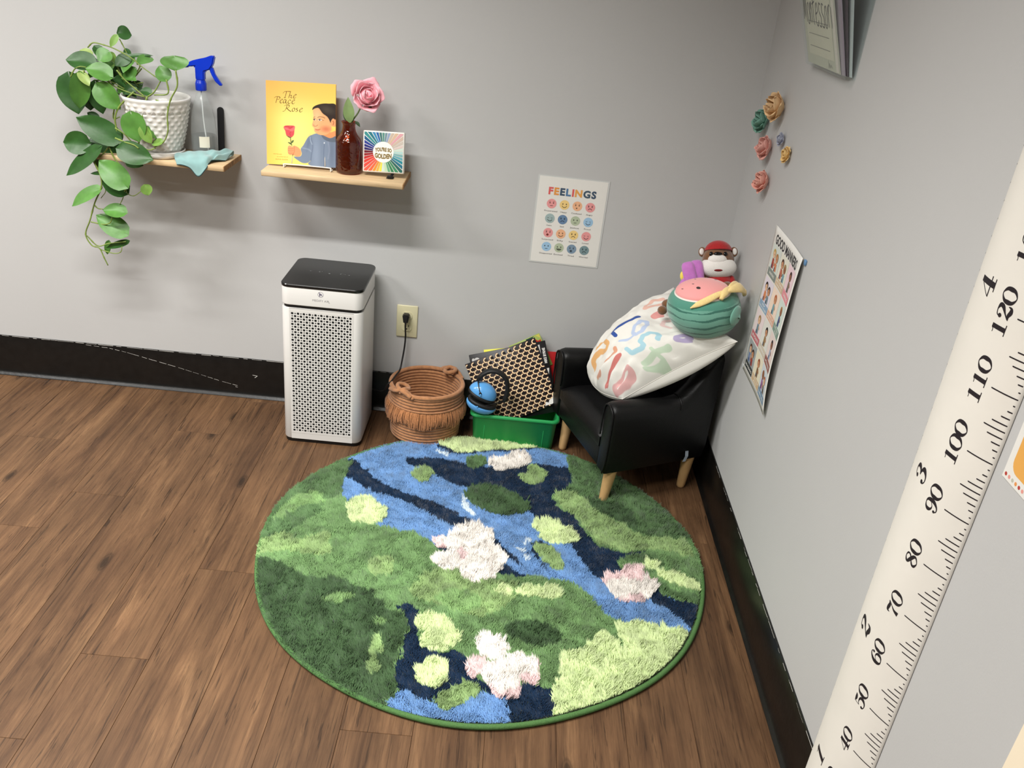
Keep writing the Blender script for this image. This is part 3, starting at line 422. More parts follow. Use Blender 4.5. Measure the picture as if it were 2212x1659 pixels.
PILC=[[-0.318,-0.405,0.335],[-0.405,-0.16,0.305],[-0.035,-0.452,0.572],[-0.168,-0.09,0.585]]
BK_PAT=[[-0.8041,-0.0789,0.2417],[-0.5824,-0.0398,0.3472],[-0.4872,-0.1134,0.1483],[-0.5755,-0.1322,0.0976]]
BK_BLK=[[-0.7945,-0.0619,0.2687],[-0.5465,-0.0362,0.338],[-0.4862,-0.1174,0.1186],[-0.5776,-0.1264,0.0943]]
BK_RED=[[-0.5424,-0.0136,0.3234],[-0.504,-0.0242,0.2949],[-0.5146,-0.0479,0.2307]]
BK_GRN=[[-0.5936,-0.0211,0.3302],[-0.5679,-0.0129,0.3523],[-0.5446,-0.0203,0.3325]]
BK_YEL=[[-0.7469,-0.0342,0.2812],[-0.7202,-0.0333,0.2837],[-0.7193,-0.0366,0.2749],[-0.7461,-0.0375,0.2725]]
BK_TXT=[[-0.5653,-0.0397,0.3287],[-0.5537,-0.0393,0.3297],[-0.5093,-0.087,0.2008],[-0.5465,-0.0403,0.3271],[-0.5413,-0.0579,0.2794],[-0.5339,-0.067,0.2548]]
MUFF=[[-0.7546,-0.175,0.2374],[-0.7405,-0.175,0.2591],[-0.7147,-0.175,0.2744],[-0.685,-0.175,0.2701],[-0.6628,-0.175,0.2486],[-0.6567,-0.175,0.2189],[-0.6578,-0.175,0.1932],[-0.6636,-0.175,0.1694],[-0.7797,-0.175,0.2094],[-0.6914,-0.175,0.1728],[-0.7821,-0.175,0.1797],[-0.6877,-0.175,0.1564],[-0.7858,-0.175,0.1664],[-0.6873,-0.175,0.1382],[-0.7268,-0.175,0.2291],[-0.7411,-0.175,0.1206]]

# ---------------------------------------------------------------- materials of the room
M_wall = mat('wall_paint', (188, 188, 187), rough=.55, spec=.3, bump=.10, bscale=260, vary=.012, vscale=3)
M_ceil = mat('ceiling_tile', (200, 198, 194), rough=.9)
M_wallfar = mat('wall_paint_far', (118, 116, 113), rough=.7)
M_base = mat('baseboard_rubber', (17, 16, 15), rough=.30, spec=.5, bump=.15, bscale=90, vary=.25, vscale=40)
M_paintwhite = mat('paint_chip_white', (214, 212, 206), rough=.6)

def wood_floor_material():
    m, nt, b = new_mat('vinyl_plank_wood'); L = nt.links
    tc = add(nt, 'ShaderNodeTexCoord'); oi = add(nt, 'ShaderNodeObjectInfo')
    mul = add(nt, 'ShaderNodeMath', operation='MULTIPLY'); mul.inputs[1].default_value = 91.7
    L.new(oi.outputs['Random'], mul.inputs[0])
    off = add(nt, 'ShaderNodeCombineXYZ'); L.new(mul.outputs[0], off.inputs[0]); L.new(mul.outputs[0], off.inputs[1])
    va = add(nt, 'ShaderNodeVectorMath', operation='ADD')
    L.new(tc.outputs['Object'], va.inputs[0]); L.new(off.outputs[0], va.inputs[1])
    def noise(sx, sy, detail, rough=.6, dist=0.0):
        mp = add(nt, 'ShaderNodeMapping'); mp.inputs['Scale'].default_value = (sx, sy, 1)
        L.new(va.outputs[0], mp.inputs[0])
        n = add(nt, 'ShaderNodeTexNoise'); n.inputs['Scale'].default_value = 1
        n.inputs['Detail'].default_value = detail; n.inputs['Roughness'].default_value = rough
        n.inputs['Distortion'].default_value = dist
        L.new(mp.outputs[0], n.inputs['Vector']); return n.outputs[0]
    def ramp(src, stops):
        r = add(nt, 'ShaderNodeValToRGB'); e = r.color_ramp.elements
        while len(e) < len(stops): e.new(.5)
        for k, (p, c) in enumerate(stops): e[k].position = p; e[k].color = c
        L.new(src, r.inputs[0]); return r.outputs[0]
    g = lambda v: (v, v, v, 1)
    basec = ramp(noise(24, 1.9, 8, .68, .8), [(.25, lin((58, 39, 26))), (.42, lin((86, 61, 41))), (.58, lin((104, 76, 52))), (.78, lin((136, 103, 72)))])
    def mult(c1, c2, f=1.0):
        mx = add(nt, 'ShaderNodeMix', data_type='RGBA', blend_type='MULTIPLY'); mx.inputs[0].default_value = f
        L.new(c1, mx.inputs[6]); L.new(c2, mx.inputs[7]); return mx.outputs[2]
    fine = ramp(noise(190, 5, 4, .75), [(.25, g(.5)), (.5, g(1.0)), (.8, g(1.18))])
    crack = ramp(noise(110, 4.5, 4, .55, 1.5), [(.0, g(.25)), (.35, g(.35)), (.40, g(1)), (1, g(1))])
    patch = ramp(noise(9, 3.5, 4), [(.3, g(.70)), (.62, g(1.08))])
    # knots
    mp = add(nt, 'ShaderNodeMapping'); mp.inputs['Scale'].default_value = (3.6, 1.35, 1)
    wv_ = add(nt, 'ShaderNodeTexNoise'); wv_.inputs['Scale'].default_value = 14
    L.new(va.outputs[0], wv_.inputs['Vector'])
    ws = add(nt, 'ShaderNodeVectorMath', operation='MULTIPLY_ADD'); ws.inputs[1].default_value = (.014, .03, 0)
    L.new(wv_.outputs['Color'], ws.inputs[0]); L.new(va.outputs[0], ws.inputs[2])
    L.new(ws.outputs[0], mp.inputs[0])
    vo = add(nt, 'ShaderNodeTexVoronoi'); vo.inputs['Scale'].default_value = 1.0; vo.voronoi_dimensions = '2D'
    L.new(mp.outputs[0], vo.inputs['Vector'])
    knot = ramp(vo.outputs['Distance'], [(.0, g(.14)), (.024, g(.22)), (.031, g(.55)), (.040, g(.45)), (.052, g(.9)), (.085, g(1))])
    pr = ramp(oi.outputs['Random'], [(0, g(.92)), (1, g(1.08))])
    c = mult(basec, fine, .8); c = mult(c, crack, .75); c = mult(c, patch, .9); c = mult(c, knot, .85); c = mult(c, pr, 1)
    L.new(c, b.inputs['Base Color'])
    b.inputs['Roughness'].default_value = .5; b.inputs['Specular IOR Level'].default_value = .32
    bp = add(nt, 'ShaderNodeBump'); bp.inputs['Strength'].default_value = .35; bp.inputs['Distance'].default_value = .001
    L.new(noise(170, 4, 4, .7), bp.inputs['Height']); L.new(bp.outputs[0], b.inputs['Normal'])
    return m
M_floor = wood_floor_material()

RX0, RY0 = -4.75, -5.2       # far corners of the room (behind / left of the camera)
def slab(name, lo, hi, m):
    return struct(rbox(name, lo, hi, m, r=0))
floor = slab('floor', (RX0, RY0, -.06), (0, 0, -.0025), mat('floor_joint_dark', (48, 33, 24), rough=.8))
slab('ceiling', (RX0, RY0, ROOM_H), (0, 0, ROOM_H + .05), M_ceil)
slab('wall_back', (RX0 - .1, 0, -.06), (.1, .1, ROOM_H), M_wall)
slab('wall_right', (0, RY0, -.06), (.1, 0, ROOM_H), M_wall)
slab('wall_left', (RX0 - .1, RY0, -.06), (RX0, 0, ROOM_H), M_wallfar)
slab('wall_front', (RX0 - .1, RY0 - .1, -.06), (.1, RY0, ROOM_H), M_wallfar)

# planks: 6 in x 48 in, running towards the back wall; known butt joints per column
PW, PL = .1524, 1.219
joint = {0: -.655, 1: -.273, 2: -1.254, 3: -.933, -2: -.392, -1: -.83, 4: -.45, 5: -1.03, 6: -.18, 7: -.72, 8: -1.16, 9: -.36, 10: -1.087, 11: -.62}
plank_cache = {}
k0 = math.floor((RX0 + 1.864) / PW)
for k in range(k0, 13):
    xa = max(-1.864 + k * PW, RX0); xb = min(xa + PW if xa > RX0 else -1.864 + (k + 1) * PW, 0)
    if xb - xa < .004: continue
    y = joint.get(k, -((k * 0.437) % 1.0) * PL - .1); y += PL * math.ceil((0 - y) / PL)
    while y > RY0:
        ya, yb = max(y - PL, RY0), min(y, 0.0)
        if yb - ya > .01:
            w, l = round(xb - xa, 4), round(yb - ya, 4)
            if (w, l) not in plank_cache:
                e, z = .0007, .0012
                V = [(sx * (w / 2 - i), sy * (l / 2 - i), zz) for i, zz in ((.0002, -.0025), (.0002, -z), (e, 0)) for sx, sy in ((-1, -1), (1, -1), (1, 1), (-1, 1))]
                F = [(8, 9, 10, 11)] + [(r * 4 + q, r * 4 + (q + 1) % 4, r * 4 + 4 + (q + 1) % 4, r * 4 + 4 + q) for r in (0, 1) for q in range(4)]
                me = bpy.data.meshes.new('plank'); me.from_pydata(V, [], F); me.materials.append(M_floor)
                plank_cache[(w, l)] = me
            o = bpy.data.objects.new('plank', plank_cache[(w, l)]); COL.objects.link(o)
            o.parent = floor; o.location = ((xa + xb) / 2, (ya + yb) / 2, 0)
        y -= PL

# baseboards: flat rubber cove base with a rolled toe
def cove(name, along):
    prof = [(.0, .0), (.0150, .0), (.0158, .0015), (.0140, .0042), (.0098, .0084), (.0065, .0135), (.0048, .021), (.0042, .03), (.0038, .1455), (.0028, .1475), (0, .1478)]
    V = []; F = []; n = len(prof)
    ends = (RX0, -.001) if along == 'x' else (RY0, -.001)
    for e in ends:
        for d, z in prof: V.append((e, -d, z) if along == 'x' else (-d, e, z))
    for i in range(n - 1): F.append((i, i + 1, n + i + 1, n + i))
    F.append(tuple(range(n))); F.append(tuple(range(2 * n - 1, n - 1, -1)))
    o = struct(mesh(name, V, F, M_base)); weighted(o, 35); return o
bb = cove('baseboard_back', 'x'); br = cove('baseboard_right', 'y')
def flecks(name, parent, along, items):
    """chips of wall paint along the top edge and scuffs: (a0, z0, a1, z1, width)"""
    V = []; F = []
    for a0, z0, a1, z1, w in items:
        d = Vector((a1 - a0, z1 - z0)); d.normalize() if d.length else None; nx, nz = -d.y * w / 2, d.x * w / 2
        o = len(V)
        for a, z in ((a0 + nx, z0 + nz), (a1 + nx, z1 + nz), (a1 - nx, z1 - nz), (a0 - nx, z0 - nz)):
            V.append((a, -.0043, z) if along == 'x' else (-.0043, a, z))
        F.append((o, o + 1, o + 2, o + 3))
    o = mesh(name, V, F, M_paintwhite, parent); return o
it = []; a = -3.2
while a < -.9:
    l = random.uniform(.01, .06)
    it.append((a, .1472 - random.uniform(0, .0006), a + l, .1472 - random.uniform(0, .0008), random.uniform(.0004, .0014))); a += l + random.uniform(0, .02)
SCR = [(-2.11, .142), (-2.03, .138), (-1.97, .128), (-1.9, .112), (-1.8, .09), (-1.72, .07), (-1.65, .052), (-1.59, .04)]
for (x0, z0), (x1, z1) in zip(SCR[:-1], SCR[1:]):
    for q in range(3):
        t0 = q / 3 + random.uniform(0, .08); t1 = (q + 1) / 3 - random.uniform(0, .1)
        it.append((x0 + (x1 - x0) * t0, z0 + (z1 - z0) * t0, x0 + (x1 - x0) * t1, z0 + (z1 - z0) * t1, random.uniform(.0005, .0011)))
it += [(-1.538, .087, -1.521, .085, .0014), (-1.521, .085, -1.531, .077, .0014), (-1.60, .036, -1.592, .034, .001)]
part_label(flecks('paint_scuffs', bb, 'x', it), 'white paint scuffs and a long diagonal scratch')
it = []; a = -.42
while a > -1.62:
    l = random.uniform(.006, .04)
    if random.random() < .6: it.append((a, .1470 - random.uniform(0, .003), a - l, .1470 - random.uniform(0, .003), random.uniform(.0005, .002)))
    a -= l
part_label(flecks('paint_scuffs', br, 'y', it), 'white paint chips along the top edge')

# ---------------------------------------------------------------- round shag rug
RCX, RCY = RUGC[0]; RR = .603
rug = thing('round_rug', 'round shag rug with green moss, blue river and white pink blossoms, on the plank floor', 'rug', (RCX, RCY, 0))
M_rugback = mat('rug_backing', (70, 86, 60), rough=.95, bump=.4, bscale=500)
M_bind = mat('rug_binding_green', (74, 112, 60), rough=.9, bump=.5, bscale=700, vary=.15, vscale=300)
def wob(t): return RR + .004 * np.sin(3 * t + 1) + .003 * np.sin(7 * t)
t = np.linspace(0, 2 * math.pi, 161)[:-1]
V = [(RCX, RCY, .006)] + [(RCX + (wob(a) - .004) * math.cos(a), RCY + (wob(a) - .004) * math.sin(a), z) for z in (.006, .0002) for a in t]
n = len(t)
F = [(0, 1 + i, 1 + (i + 1) % n) for i in range(n)] + [(1 + i, 1 + n + i, 1 + n + (i + 1) % n, 1 + (i + 1) % n) for i in range(n)]
mesh('backing', V, F, M_rugback, rug)
Vt, Ft = tube([(RCX + (wob(a)) * math.cos(a), RCY + (wob(a)) * math.sin(a), .0072) for a in t], .0065, 8, closed=True)
part_label(mesh('binding', Vt, Ft, M_bind, rug, smooth=True), 'plain green stitched binding around the rug edge')

# pile: tufts coloured by the woven pattern
SP_ = .0023
gx, gy = np.meshgrid(np.arange(-RR - .012, RR + .012, SP_), np.arange(-RR - .012, RR + .012, SP_), indexing='ij')
px = gx.ravel() + RNG.uniform(-.5, .5, gx.size) * SP_; py = gy.ravel() + RNG.uniform(-.5, .5, gx.size) * SP_
ra_ = np.arctan2(py, px); barc = 1 / (1 + np.exp(-(np.cos(ra_ + math.radians(55)) - math.cos(math.radians(50))) * 30))
ok = np.hypot(px, py) < wob(ra_) + .004 - .014 * barc
px, py = px[ok] + RCX, py[ok] + RCY; n = len(px)
def vnoise(x, y, s, seed):
    r = np.random.default_rng(seed); T = r.uniform(0, 1, (64, 64))
    X = x / s + 1000; Y = y / s + 1000; i = np.floor(X).astype(int); j = np.floor(Y).astype(int); u = X - i; v = Y - j
    u = u * u * (3 - 2 * u); v = v * v * (3 - 2 * v); g = lambda a, b: T[a % 64, b % 64]
    return g(i, j) * (1 - u) * (1 - v) + g(i + 1, j) * u * (1 - v) + g(i, j + 1) * (1 - u) * v + g(i + 1, j + 1) * u * v
cls = np.full(n, 'm')
ex_ = px + (vnoise(px, py, .007, 1) - .5) * .010 + (vnoise(px, py, .02, 5) - .5) * .008; ey_ = py + (vnoise(px, py, .007, 2) - .5) * .010 + (vnoise(px, py, .02, 6) - .5) * .008
for c, poly in RUG:
    P = smooth_path(np.array(poly), 3, True); m = np.zeros(n, bool); k = len(P)
    lo = P.min(0) - .01; hi = P.max(0) + .01
    sel = np.where((ex_ > lo[0]) & (ex_ < hi[0]) & (ey_ > lo[1]) & (ey_ < hi[1]))[0]
    X, Y = ex_[sel], ey_[sel]; mm = np.zeros(len(sel), bool)
    for i in range(k):
        x1, y1 = P[i]; x2, y2 = P[(i + 1) % k]
        if y1 == y2: continue
        mm ^= ((y1 > Y) != (y2 > Y)) & (X < (x2 - x1) * (Y - y1) / (y2 - y1) + x1)
    cls[sel[mm]] = c
RC = {'m': (108, 140, 90), 'g': (122, 154, 98), 'l': (138, 164, 108), 'd': (84, 112, 72), 'D': (64, 88, 56), 'y': (200, 216, 160),
      'b': (106, 144, 190), 'n': (10, 36, 62), 'w': (232, 226, 218), 'p': (222, 196, 195), 'c': (205, 218, 226)}
RH = {'m': .022, 'g': .022, 'l': .023, 'd': .025, 'D': .026, 'y': .026, 'b': .017, 'n': .016, 'w': .028, 'p': .026, 'c': .018}
col = np.zeros((n, 3)); hgt = np.zeros(n)
for c in RC:
    s = cls == c; col[s] = lin(RC[c])[:3]; hgt[s] = RH[c]
# greens blend between yarn shades in soft patches
grn = np.isin(cls, ['m', 'g', 'l', 'd', 'D'])
f = (vnoise(px, py, .05, 3) - .5) * .42 + (vnoise(px, py, .018, 4) - .5) * .46
col[grn] *= (1 + f[grn])[:, None]
oth = ~grn; col[oth] *= (1 + .35 * (vnoise(px, py, .03, 8) - .5) * 1.0)[oth][:, None]
col *= (1 + RNG.uniform(-.14, .14, n))[:, None]
edge = np.clip((wob(np.arctan2(py - RCY, px - RCX)) - np.hypot(px - RCX, py - RCY)) / .03, 0, 1)
tall = np.isin(cls, ['w', 'y', 'p', 'D', 'l', 'd']).astype(float)
hgt = hgt * (.55 + .45 * edge) * RNG.uniform(.84, 1.06, n) * (1 + .2 * (vnoise(px, py, .02, 9) - .5) + (.10 + .42 * tall) * (vnoise(px, py, .008, 12) - .5))
# chair leg presses the pile down
ang = vnoise(px, py, .03, 10) * 5 + vnoise(px, py, .012, 11) * 4
lean = .26 * hgt + .002 * RNG.normal(0, 1, n)
tx = px + np.cos(ang) * lean + RNG.normal(0, .0018, n); ty = py + np.sin(ang) * lean + RNG.normal(0, .0018, n)
for lx, ly in ((-.335, -.453),):
    d = np.hypot(px - lx, py - ly); hgt = np.where(d < .02, hgt * .25, hgt); tx = np.where(d < .03, px + (px - lx) * .6, tx); ty = np.where(d < .03, py + (py - ly) * .6, ty)
rad = RNG.uniform(.0013, .0021, n); a0 = RNG.uniform(0, 6.28, n)
V = np.zeros((n, 4, 3)); zb = .005
for q in range(3):
    V[:, q, 0] = px + rad * np.cos(a0 + q * 2.094); V[:, q, 1] = py + rad * np.sin(a0 + q * 2.094); V[:, q, 2] = zb + hgt * .25
V[:, 3, 0] = tx; V[:, 3, 1] = ty; V[:, 3, 2] = zb + hgt
idx = (np.arange(n) * 4)[:, None, None]; F = (idx + np.array([[0, 1, 3], [1, 2, 3], [2, 0, 3]])[None]).reshape(-1, 3)
C = np.ones((n, 4, 4)); C[:, :, :3] = col[:, None, :]
M_pile = mat('rug_yarn', (128, 128, 128), rough=.85, spec=.15, sheen=.25, attr=True)
pile = fast_mesh('pile', V.reshape(-1, 3), F, M_pile, rug, colors=C.reshape(-1, 4))
pile['kind'] = 'stuff'

# ---------------------------------------------------------------- child armchair
D_ = Vector((.934, .358, 0)); W_ = Vector((.358, -.934, 0))   # depth axis (to the corner), width axis (towards the open side)
CH0 = Vector((-.428, -.299, 0))                               # middle of the front edge on the floor
CM = Matrix(((W_.x, D_.x, 0, CH0.x), (W_.y, D_.y, 0, CH0.y), (0, 0, 1, 0), (0, 0, 0, 1)))
M_leather = mat('black_leatherette', (11, 11, 12), rough=.44, spec=.36, bump=.25, bscale=320)
M_legwood = mat('pale_leg_wood', (196, 158, 108), rough=.5, vary=.12, vscale=14, stretch=(5, 5, .8), bump=.1)
cb_ = CH0 + D_ * .19
chair = thing('armchair', "child's black leatherette armchair with pale tapered wooden legs, in the room corner", 'chair', (cb_.x, cb_.y, 0))
HW, DP, ZB = .215, .360, .121
def tp(d): return 1 - .17 * (max(0, d) / .36) ** 1.3
def arm_profile(side):
    """outer shell of one arm: sweep of a rounded section, front to back with rising wing"""
    bm = bmesh.new(); rings = []
    path = [(0.0, .347), (.02, .353), (.10, .349), (.19, .342), (.235, .347), (.270, .378), (.310, .430), (.345, .474), (.36, .482)]
    th = .058
    for d, zt in path:
        flare = .0
        r = .020
        o = side * HW * tp(d); i = side * (HW * tp(d) - th)
        sec = [(o - side * .012, ZB), (o, ZB + .05), (o + side * .004, zt - .05)]
        for a in range(0, 181, 30):
            aa = math.radians(a); sec.append(((o + i) / 2 + side * (th / 2 + .004) * math.cos(aa), zt - .022 + .022 * math.sin(aa)))
        sec += [(i, zt - .06), (i, ZB)]
        rings.append([bm.verts.new((x, d, z)) for x, z in sec])
    k = len(rings[0])
    for a, b in zip(rings[:-1], rings[1:]):
        for q in range(k): bm.faces.new((a[q], a[(q + 1) % k], b[(q + 1) % k], b[q]))
    bm.faces.new(rings[0]); bm.faces.new(rings[-1])
    bmesh.ops.recalc_face_normals(bm, faces=bm.faces[:])
    e = [x for x in bm.edges if all(abs(v.co.y) < 1e-6 for v in x.verts)]
    bmesh.ops.bevel(bm, geom=e, offset=.009, segments=3, profile=.5, affect='EDGES')
    return bm
for s in (1, -1):
    a = bm_obj('armrest', arm_profile(s), M_leather, chair, CM, angle=60)
    # piping along the front face
    zt = .347; pts = [(s * (HW - .012), -.002, ZB + .005), (s * (HW - .001), -.002, ZB + .06), (s * (HW + .002), -.002, zt - .05), (s * (HW - .004), -.002, zt - .014), (s * (HW - .03), -.002, zt - .002), (s * (HW - .052), -.002, zt - .014), (s * (HW - .058), -.002, zt - .06), (s * (HW - .058), -.002, .235)]
    Vt, Ft = tube([CM @ Vector(p) for p in smooth_path(pts, 6)], .0028, 6)
    mesh('piping', Vt, Ft, M_leather, a, smooth=True)
    # cross seam where the wing starts
    hs = HW * tp(.232); pts = [(s * (hs + .005), .232, .315), (s * (hs + .003), .232, .333), (s * (hs - .012), .232, .345), (s * (hs - .03), .232, .349), (s * (hs - .048), .232, .345)]
    Vt, Ft = tube([CM @ Vector(p) for p in smooth_path(pts, 5)], .0022, 6)
    mesh('seam', Vt, Ft, M_leather, a, smooth=True)
def backrest_bm():
    bm = bmesh.new(); bmesh.ops.create_cube(bm, size=1)
    for v in bm.verts:
        x, y, z = v.co; hi = z > 0
        v.co = ((x * 2) * (HW * .83 - (.0 if hi else .012)), (DP - .035) + (y + .5) * .06 + (.006 if hi else 0) - .025, (.492 if hi else ZB))
    bmesh.ops.bevel(bm, geom=bm.edges[:], offset=.018, segments=4, profile=.5, affect='EDGES'); return bm
bm_obj('backrest', backrest_bm(), M_leather, chair, CM)
def seat_bm():
    bm = bmesh.new(); nx, ny = 14, 14; top = []
    w = HW - .060
    V = {}
    for i in range(nx + 1):
        for j in range(ny + 1):
            u = i / nx * 2 - 1; v = j / ny
            ex = (1 - abs(u) ** 6); ey = (1 - abs(2 * v - 1) ** 8)
            z = .222 + .030 * (max(ex * ey, 0)) ** .5 - .006 * math.exp(-((u) ** 2 + (v - .55) ** 2) * 5)
            V[i, j] = bm.verts.new((u * (w - (1 - tp(v * .34)) * HW), -.006 + v * .34 + .006 * (1 - ex * .0), z))
    for i in range(nx):
        for j in range(ny): bm.faces.new((V[i, j], V[i + 1, j], V[i + 1, j + 1], V[i, j + 1]))
    ext = bmesh.ops.extrude_face_region(bm, geom=bm.faces[:])
    for g in ext['geom']:
        if isinstance(g, bmesh.types.BMVert): g.co.z = .190
    return bm
bm_obj('seat_cushion', seat_bm(), M_leather, chair, CM)
rbox('front_panel', (-HW + .055, .004, ZB), (HW - .055, .05, .195), M_leather, chair, r=.010, seg=3, M=CM)
rbox('seat_frame', (-HW + .07, .03, ZB + .004), (HW - .07, DP - .02, .188), M_leather, chair, r=.006, M=CM)
for wx, dy in ((.158, .040), (-.158, .040), (.150, .325), (-.140, .300)):
    top = CM @ Vector((wx * .97, dy + (.006 if dy < .1 else -.006), ZB + .01)); foot = CM @ Vector((wx * 1.02, dy, .0))
    rugz = .006 if (wx > 0 and dy < .1) else .0005
    foot.z = rugz
    if wx > 0 and dy < .1: top = Vector((-.3235, -.4505, ZB + .01)); foot = Vector((-.3345, -.4525, rugz))
    if wx > 0 and dy > .1: top = Vector((-.0685, -.322, ZB + .01)); foot = Vector((-.0745, -.320, rugz))
    if wx < 0 and dy < .1: top = Vector((-.443, -.150, ZB + .01)); foot = Vector((-.4525, -.155, rugz))
    ax = top - foot; L_ = ax.length
    pr = [(0, 0), (.0105, 0), (.0125, .002), (.0135, .01), (.0205, L_), (0, L_)]
    Vl, Fl = lathe(pr, foot, 24, frame(ax))
    weighted(mesh('leg', Vl, Fl, M_legwood, chair), 50)
# woven side tag
tagm = mat('woven_tag_grey', (112, 120, 128), rough=.8)
tv = [CM @ Vector((HW * tp(.29) + dx, y, z)) for dx, y, z in ((-.001, .286, .160), (-.001, .297, .160), (.009, .293, .148), (.009, .282, .148), (.014, .283, .132), (.014, .272, .132))]
mesh('care_tag', tv, [(0, 1, 2, 3), (3, 2, 4, 5)], tagm, chair)

# ---------------------------------------------------------------- air purifier
M_white = mat('white_plastic', (216, 214, 210), rough=.32, spec=.5)
M_blackgloss = mat('black_glass_top', (22, 23, 23), rough=.22, spec=.5)
M_black = mat('black_plastic', (14, 13, 13), rough=.45)
M_hole = mat('dark_filter', (9, 9, 9), rough=.9)
PX0, PX1, PY0, PY1 = -1.3615, -1.1145, -.2725, -.030
pur = thing('air_purifier', 'tall white air purifier with black glass top and perforated front, by the back wall', 'air purifier', ((PX0 + PX1) / 2, (PY0 + PY1) / 2, 0))
def round_rect(x0, y0, x1, y1, r, n=8):
    out = []
    for cx, cy, a0 in ((x1 - r, y0 + r, -90), (x1 - r, y1 - r, 0), (x0 + r, y1 - r, 90), (x0 + r, y0 + r, 180)):
        for k in range(n + 1):
            a = math.radians(a0 + 90 * k / n); out.append((cx + r * math.cos(a), cy + r * math.sin(a)))
    return out
def rr_prism(name, inset_z, m, parent, r=.026, n=8, caps=True, skip_front=False, angle=35):
    """stack of (inset, z) rings of the rounded footprint"""
    V = []; F = []; k = 4 * (n + 1)
    for ins, z in inset_z: V += [(x, y, z) for x, y in round_rect(PX0 + ins, PY0 + ins, PX1 - ins, PY1 - ins, max(r - ins, .004), n)]
    for i in range(len(inset_z) - 1):
        for q in range(k):
            if skip_front and q == k - 1: continue
            F.append((i * k + q, i * k + (q + 1) % k, (i + 1) * k + (q + 1) % k, (i + 1) * k + q))
    if caps: F.append(tuple(range(k - 1, -1, -1))); F.append(tuple((len(inset_z) - 1) * k + q for q in range(k)))
    return weighted(mesh(name, V, F, m, parent), angle)
rr_prism('base', [(.004, 0), (.003, .002), (.003, .013)], M_black, pur)
rr_prism('housing', [(.002, .013), (0, .016), (0, .463), (.0015, .466)], M_white, pur, skip_front=True)
rr_prism('shadow_gap', [(.006, .466), (.006, .476)], M_black, pur)
rr_prism('head', [(.0015, .476), (0, .478), (0, .531), (.001, .533)], M_white, pur)
topo = rr_prism('glass_top', [(-.001, .533), (-.0015, .535), (-.0015, .540), (.0, .542)], M_blackgloss, pur)
# front wall frame round the grille + perforated grille
GX0, GX1, GZ0, GZ1 = -1.3350, -1.1460, .0355, .4585
fx0, fx1 = PX0 + .026, PX1 - .026
NCX, NCZ = 21, 47
hx, hz = .0088, .0088
gx0 = (fx0 + fx1) / 2 - NCX * hx / 2; gz0 = .247 - NCZ * hz / 2
GX0, GX1, GZ0, GZ1 = gx0, gx0 + NCX * hx, gz0, gz0 + NCZ * hz
# the flat front is a touch narrower than the grille: widen the flat by following the housing front plane
V = [(x, PY0 - .0004, z) for x, z in ((GX0 - .0051, GZ0 - .006), (GX1 + .0051, GZ0 - .006), (GX1 + .0051, GZ1 + .006), (GX0 - .0051, GZ1 + .006), (GX0, GZ0), (GX1, GZ0), (GX1, GZ1), (GX0, GZ1))]
V += [(x, PY0 + .003, z) for x, y, z in V[:4]]
Fg = [(0, 1, 5, 4), (1, 2, 6, 5), (2, 3, 7, 6), (3, 0, 4, 7), (0, 8, 9, 1), (1, 9, 10, 2), (2, 10, 11, 3), (3, 11, 8, 0)]
Vg = list(V)
cor = [(1, 1), (0, 1), (-1, 1), (-1, 0), (-1, -1), (0, -1), (1, -1), (1, 0)]
for i in range(NCX):
    for j in range(NCZ):
        cx, cz = GX0 + (i + .5) * hx, GZ0 + (j + .5) * hz
        r = .0041 if (i + j) % 2 == 0 else .0023
        o = len(Vg)
        for k, (sx, sz) in enumerate(cor): Vg.append((cx + sx * hx / 2, PY0 - .0004, cz + sz * hz / 2))
        for dy in (-.0004, .0004):
            for k in range(8):
                a = math.radians(45 + 45 * k); Vg.append((cx + r * math.cos(a), PY0 + dy, cz + r * math.sin(a)))
        for k in range(8):
            k2 = (k + 1) % 8
            Fg += [(o + k, o + k2, o + 8 + k2, o + 8 + k), (o + 8 + k, o + 8 + k2, o + 16 + k2, o + 16 + k)]
g_ = mesh('grille', Vg, Fg, M_white, pur); part_label(g_, 'white front grille with alternating large and small round holes')
for za, zc in ((.0135, GZ0 - .003), (GZ1 + .003, .4658)):
    mesh('front_wall', [(fx0, PY0, za), (fx1, PY0, za), (fx1, PY0, zc), (fx0, PY0, zc)], [(0, 1, 2, 3)], M_white, pur)
mesh('filter', [(GX0 - .004, PY0 + .0006, GZ0 - .004), (GX1 + .004, PY0 + .0006, GZ0 - .004), (GX1 + .004, PY0 + .0006, GZ1 + .004), (GX0 - .004, PY0 + .0006, GZ1 + .004)], [(0, 1, 2, 3)], M_hole, pur)
M_print = mat('printed_ink', (128, 128, 128), rough=.6, spec=.3, attr=True)
pf = Print(plane_fn((PX0, PY0, 0), (1, 0, 0), (0, 0, 1)))
cx = .1235 - .002; ink = (60, 48, 92)
pf.ribbon([(cx + .0082 * math.cos(a), .5175 + .0082 * math.sin(a)) for a in np.linspace(0, 2 * math.pi, 25)[:-1]], .0008, ink, closed=True, n=2)
pf.ribbon([(cx - .0065, .5225), (cx - .004, .5235), (cx - .0032, .521), (cx - .0033, .514), (cx - .0035, .5105)], [.0008, .0012, .002, .002, .0012], ink)
pf.ribbon([(cx - .003, .513), (cx - .001, .5195), (cx + .0002, .5205), (cx + .0004, .516), (cx + .0002, .512)], [.0006, .001, .0018, .0018, .001], ink)
pf.ribbon([(cx + .0004, .514), (cx + .0022, .5185), (cx + .0035, .518), (cx + .0036, .515), (cx + .005, .513), (cx + .0074, .5135)], [.0006, .001, .0016, .0016, .001, .0006], ink)
pf.text('MEDIFY AIR', cx + .0005, .4978, .0068, (128, 124, 128), width=.050)
pf.ribbon([(cx + .0215, .4985), (cx + .0275, .4915)], .0007, (128, 124, 128), smooth=False)
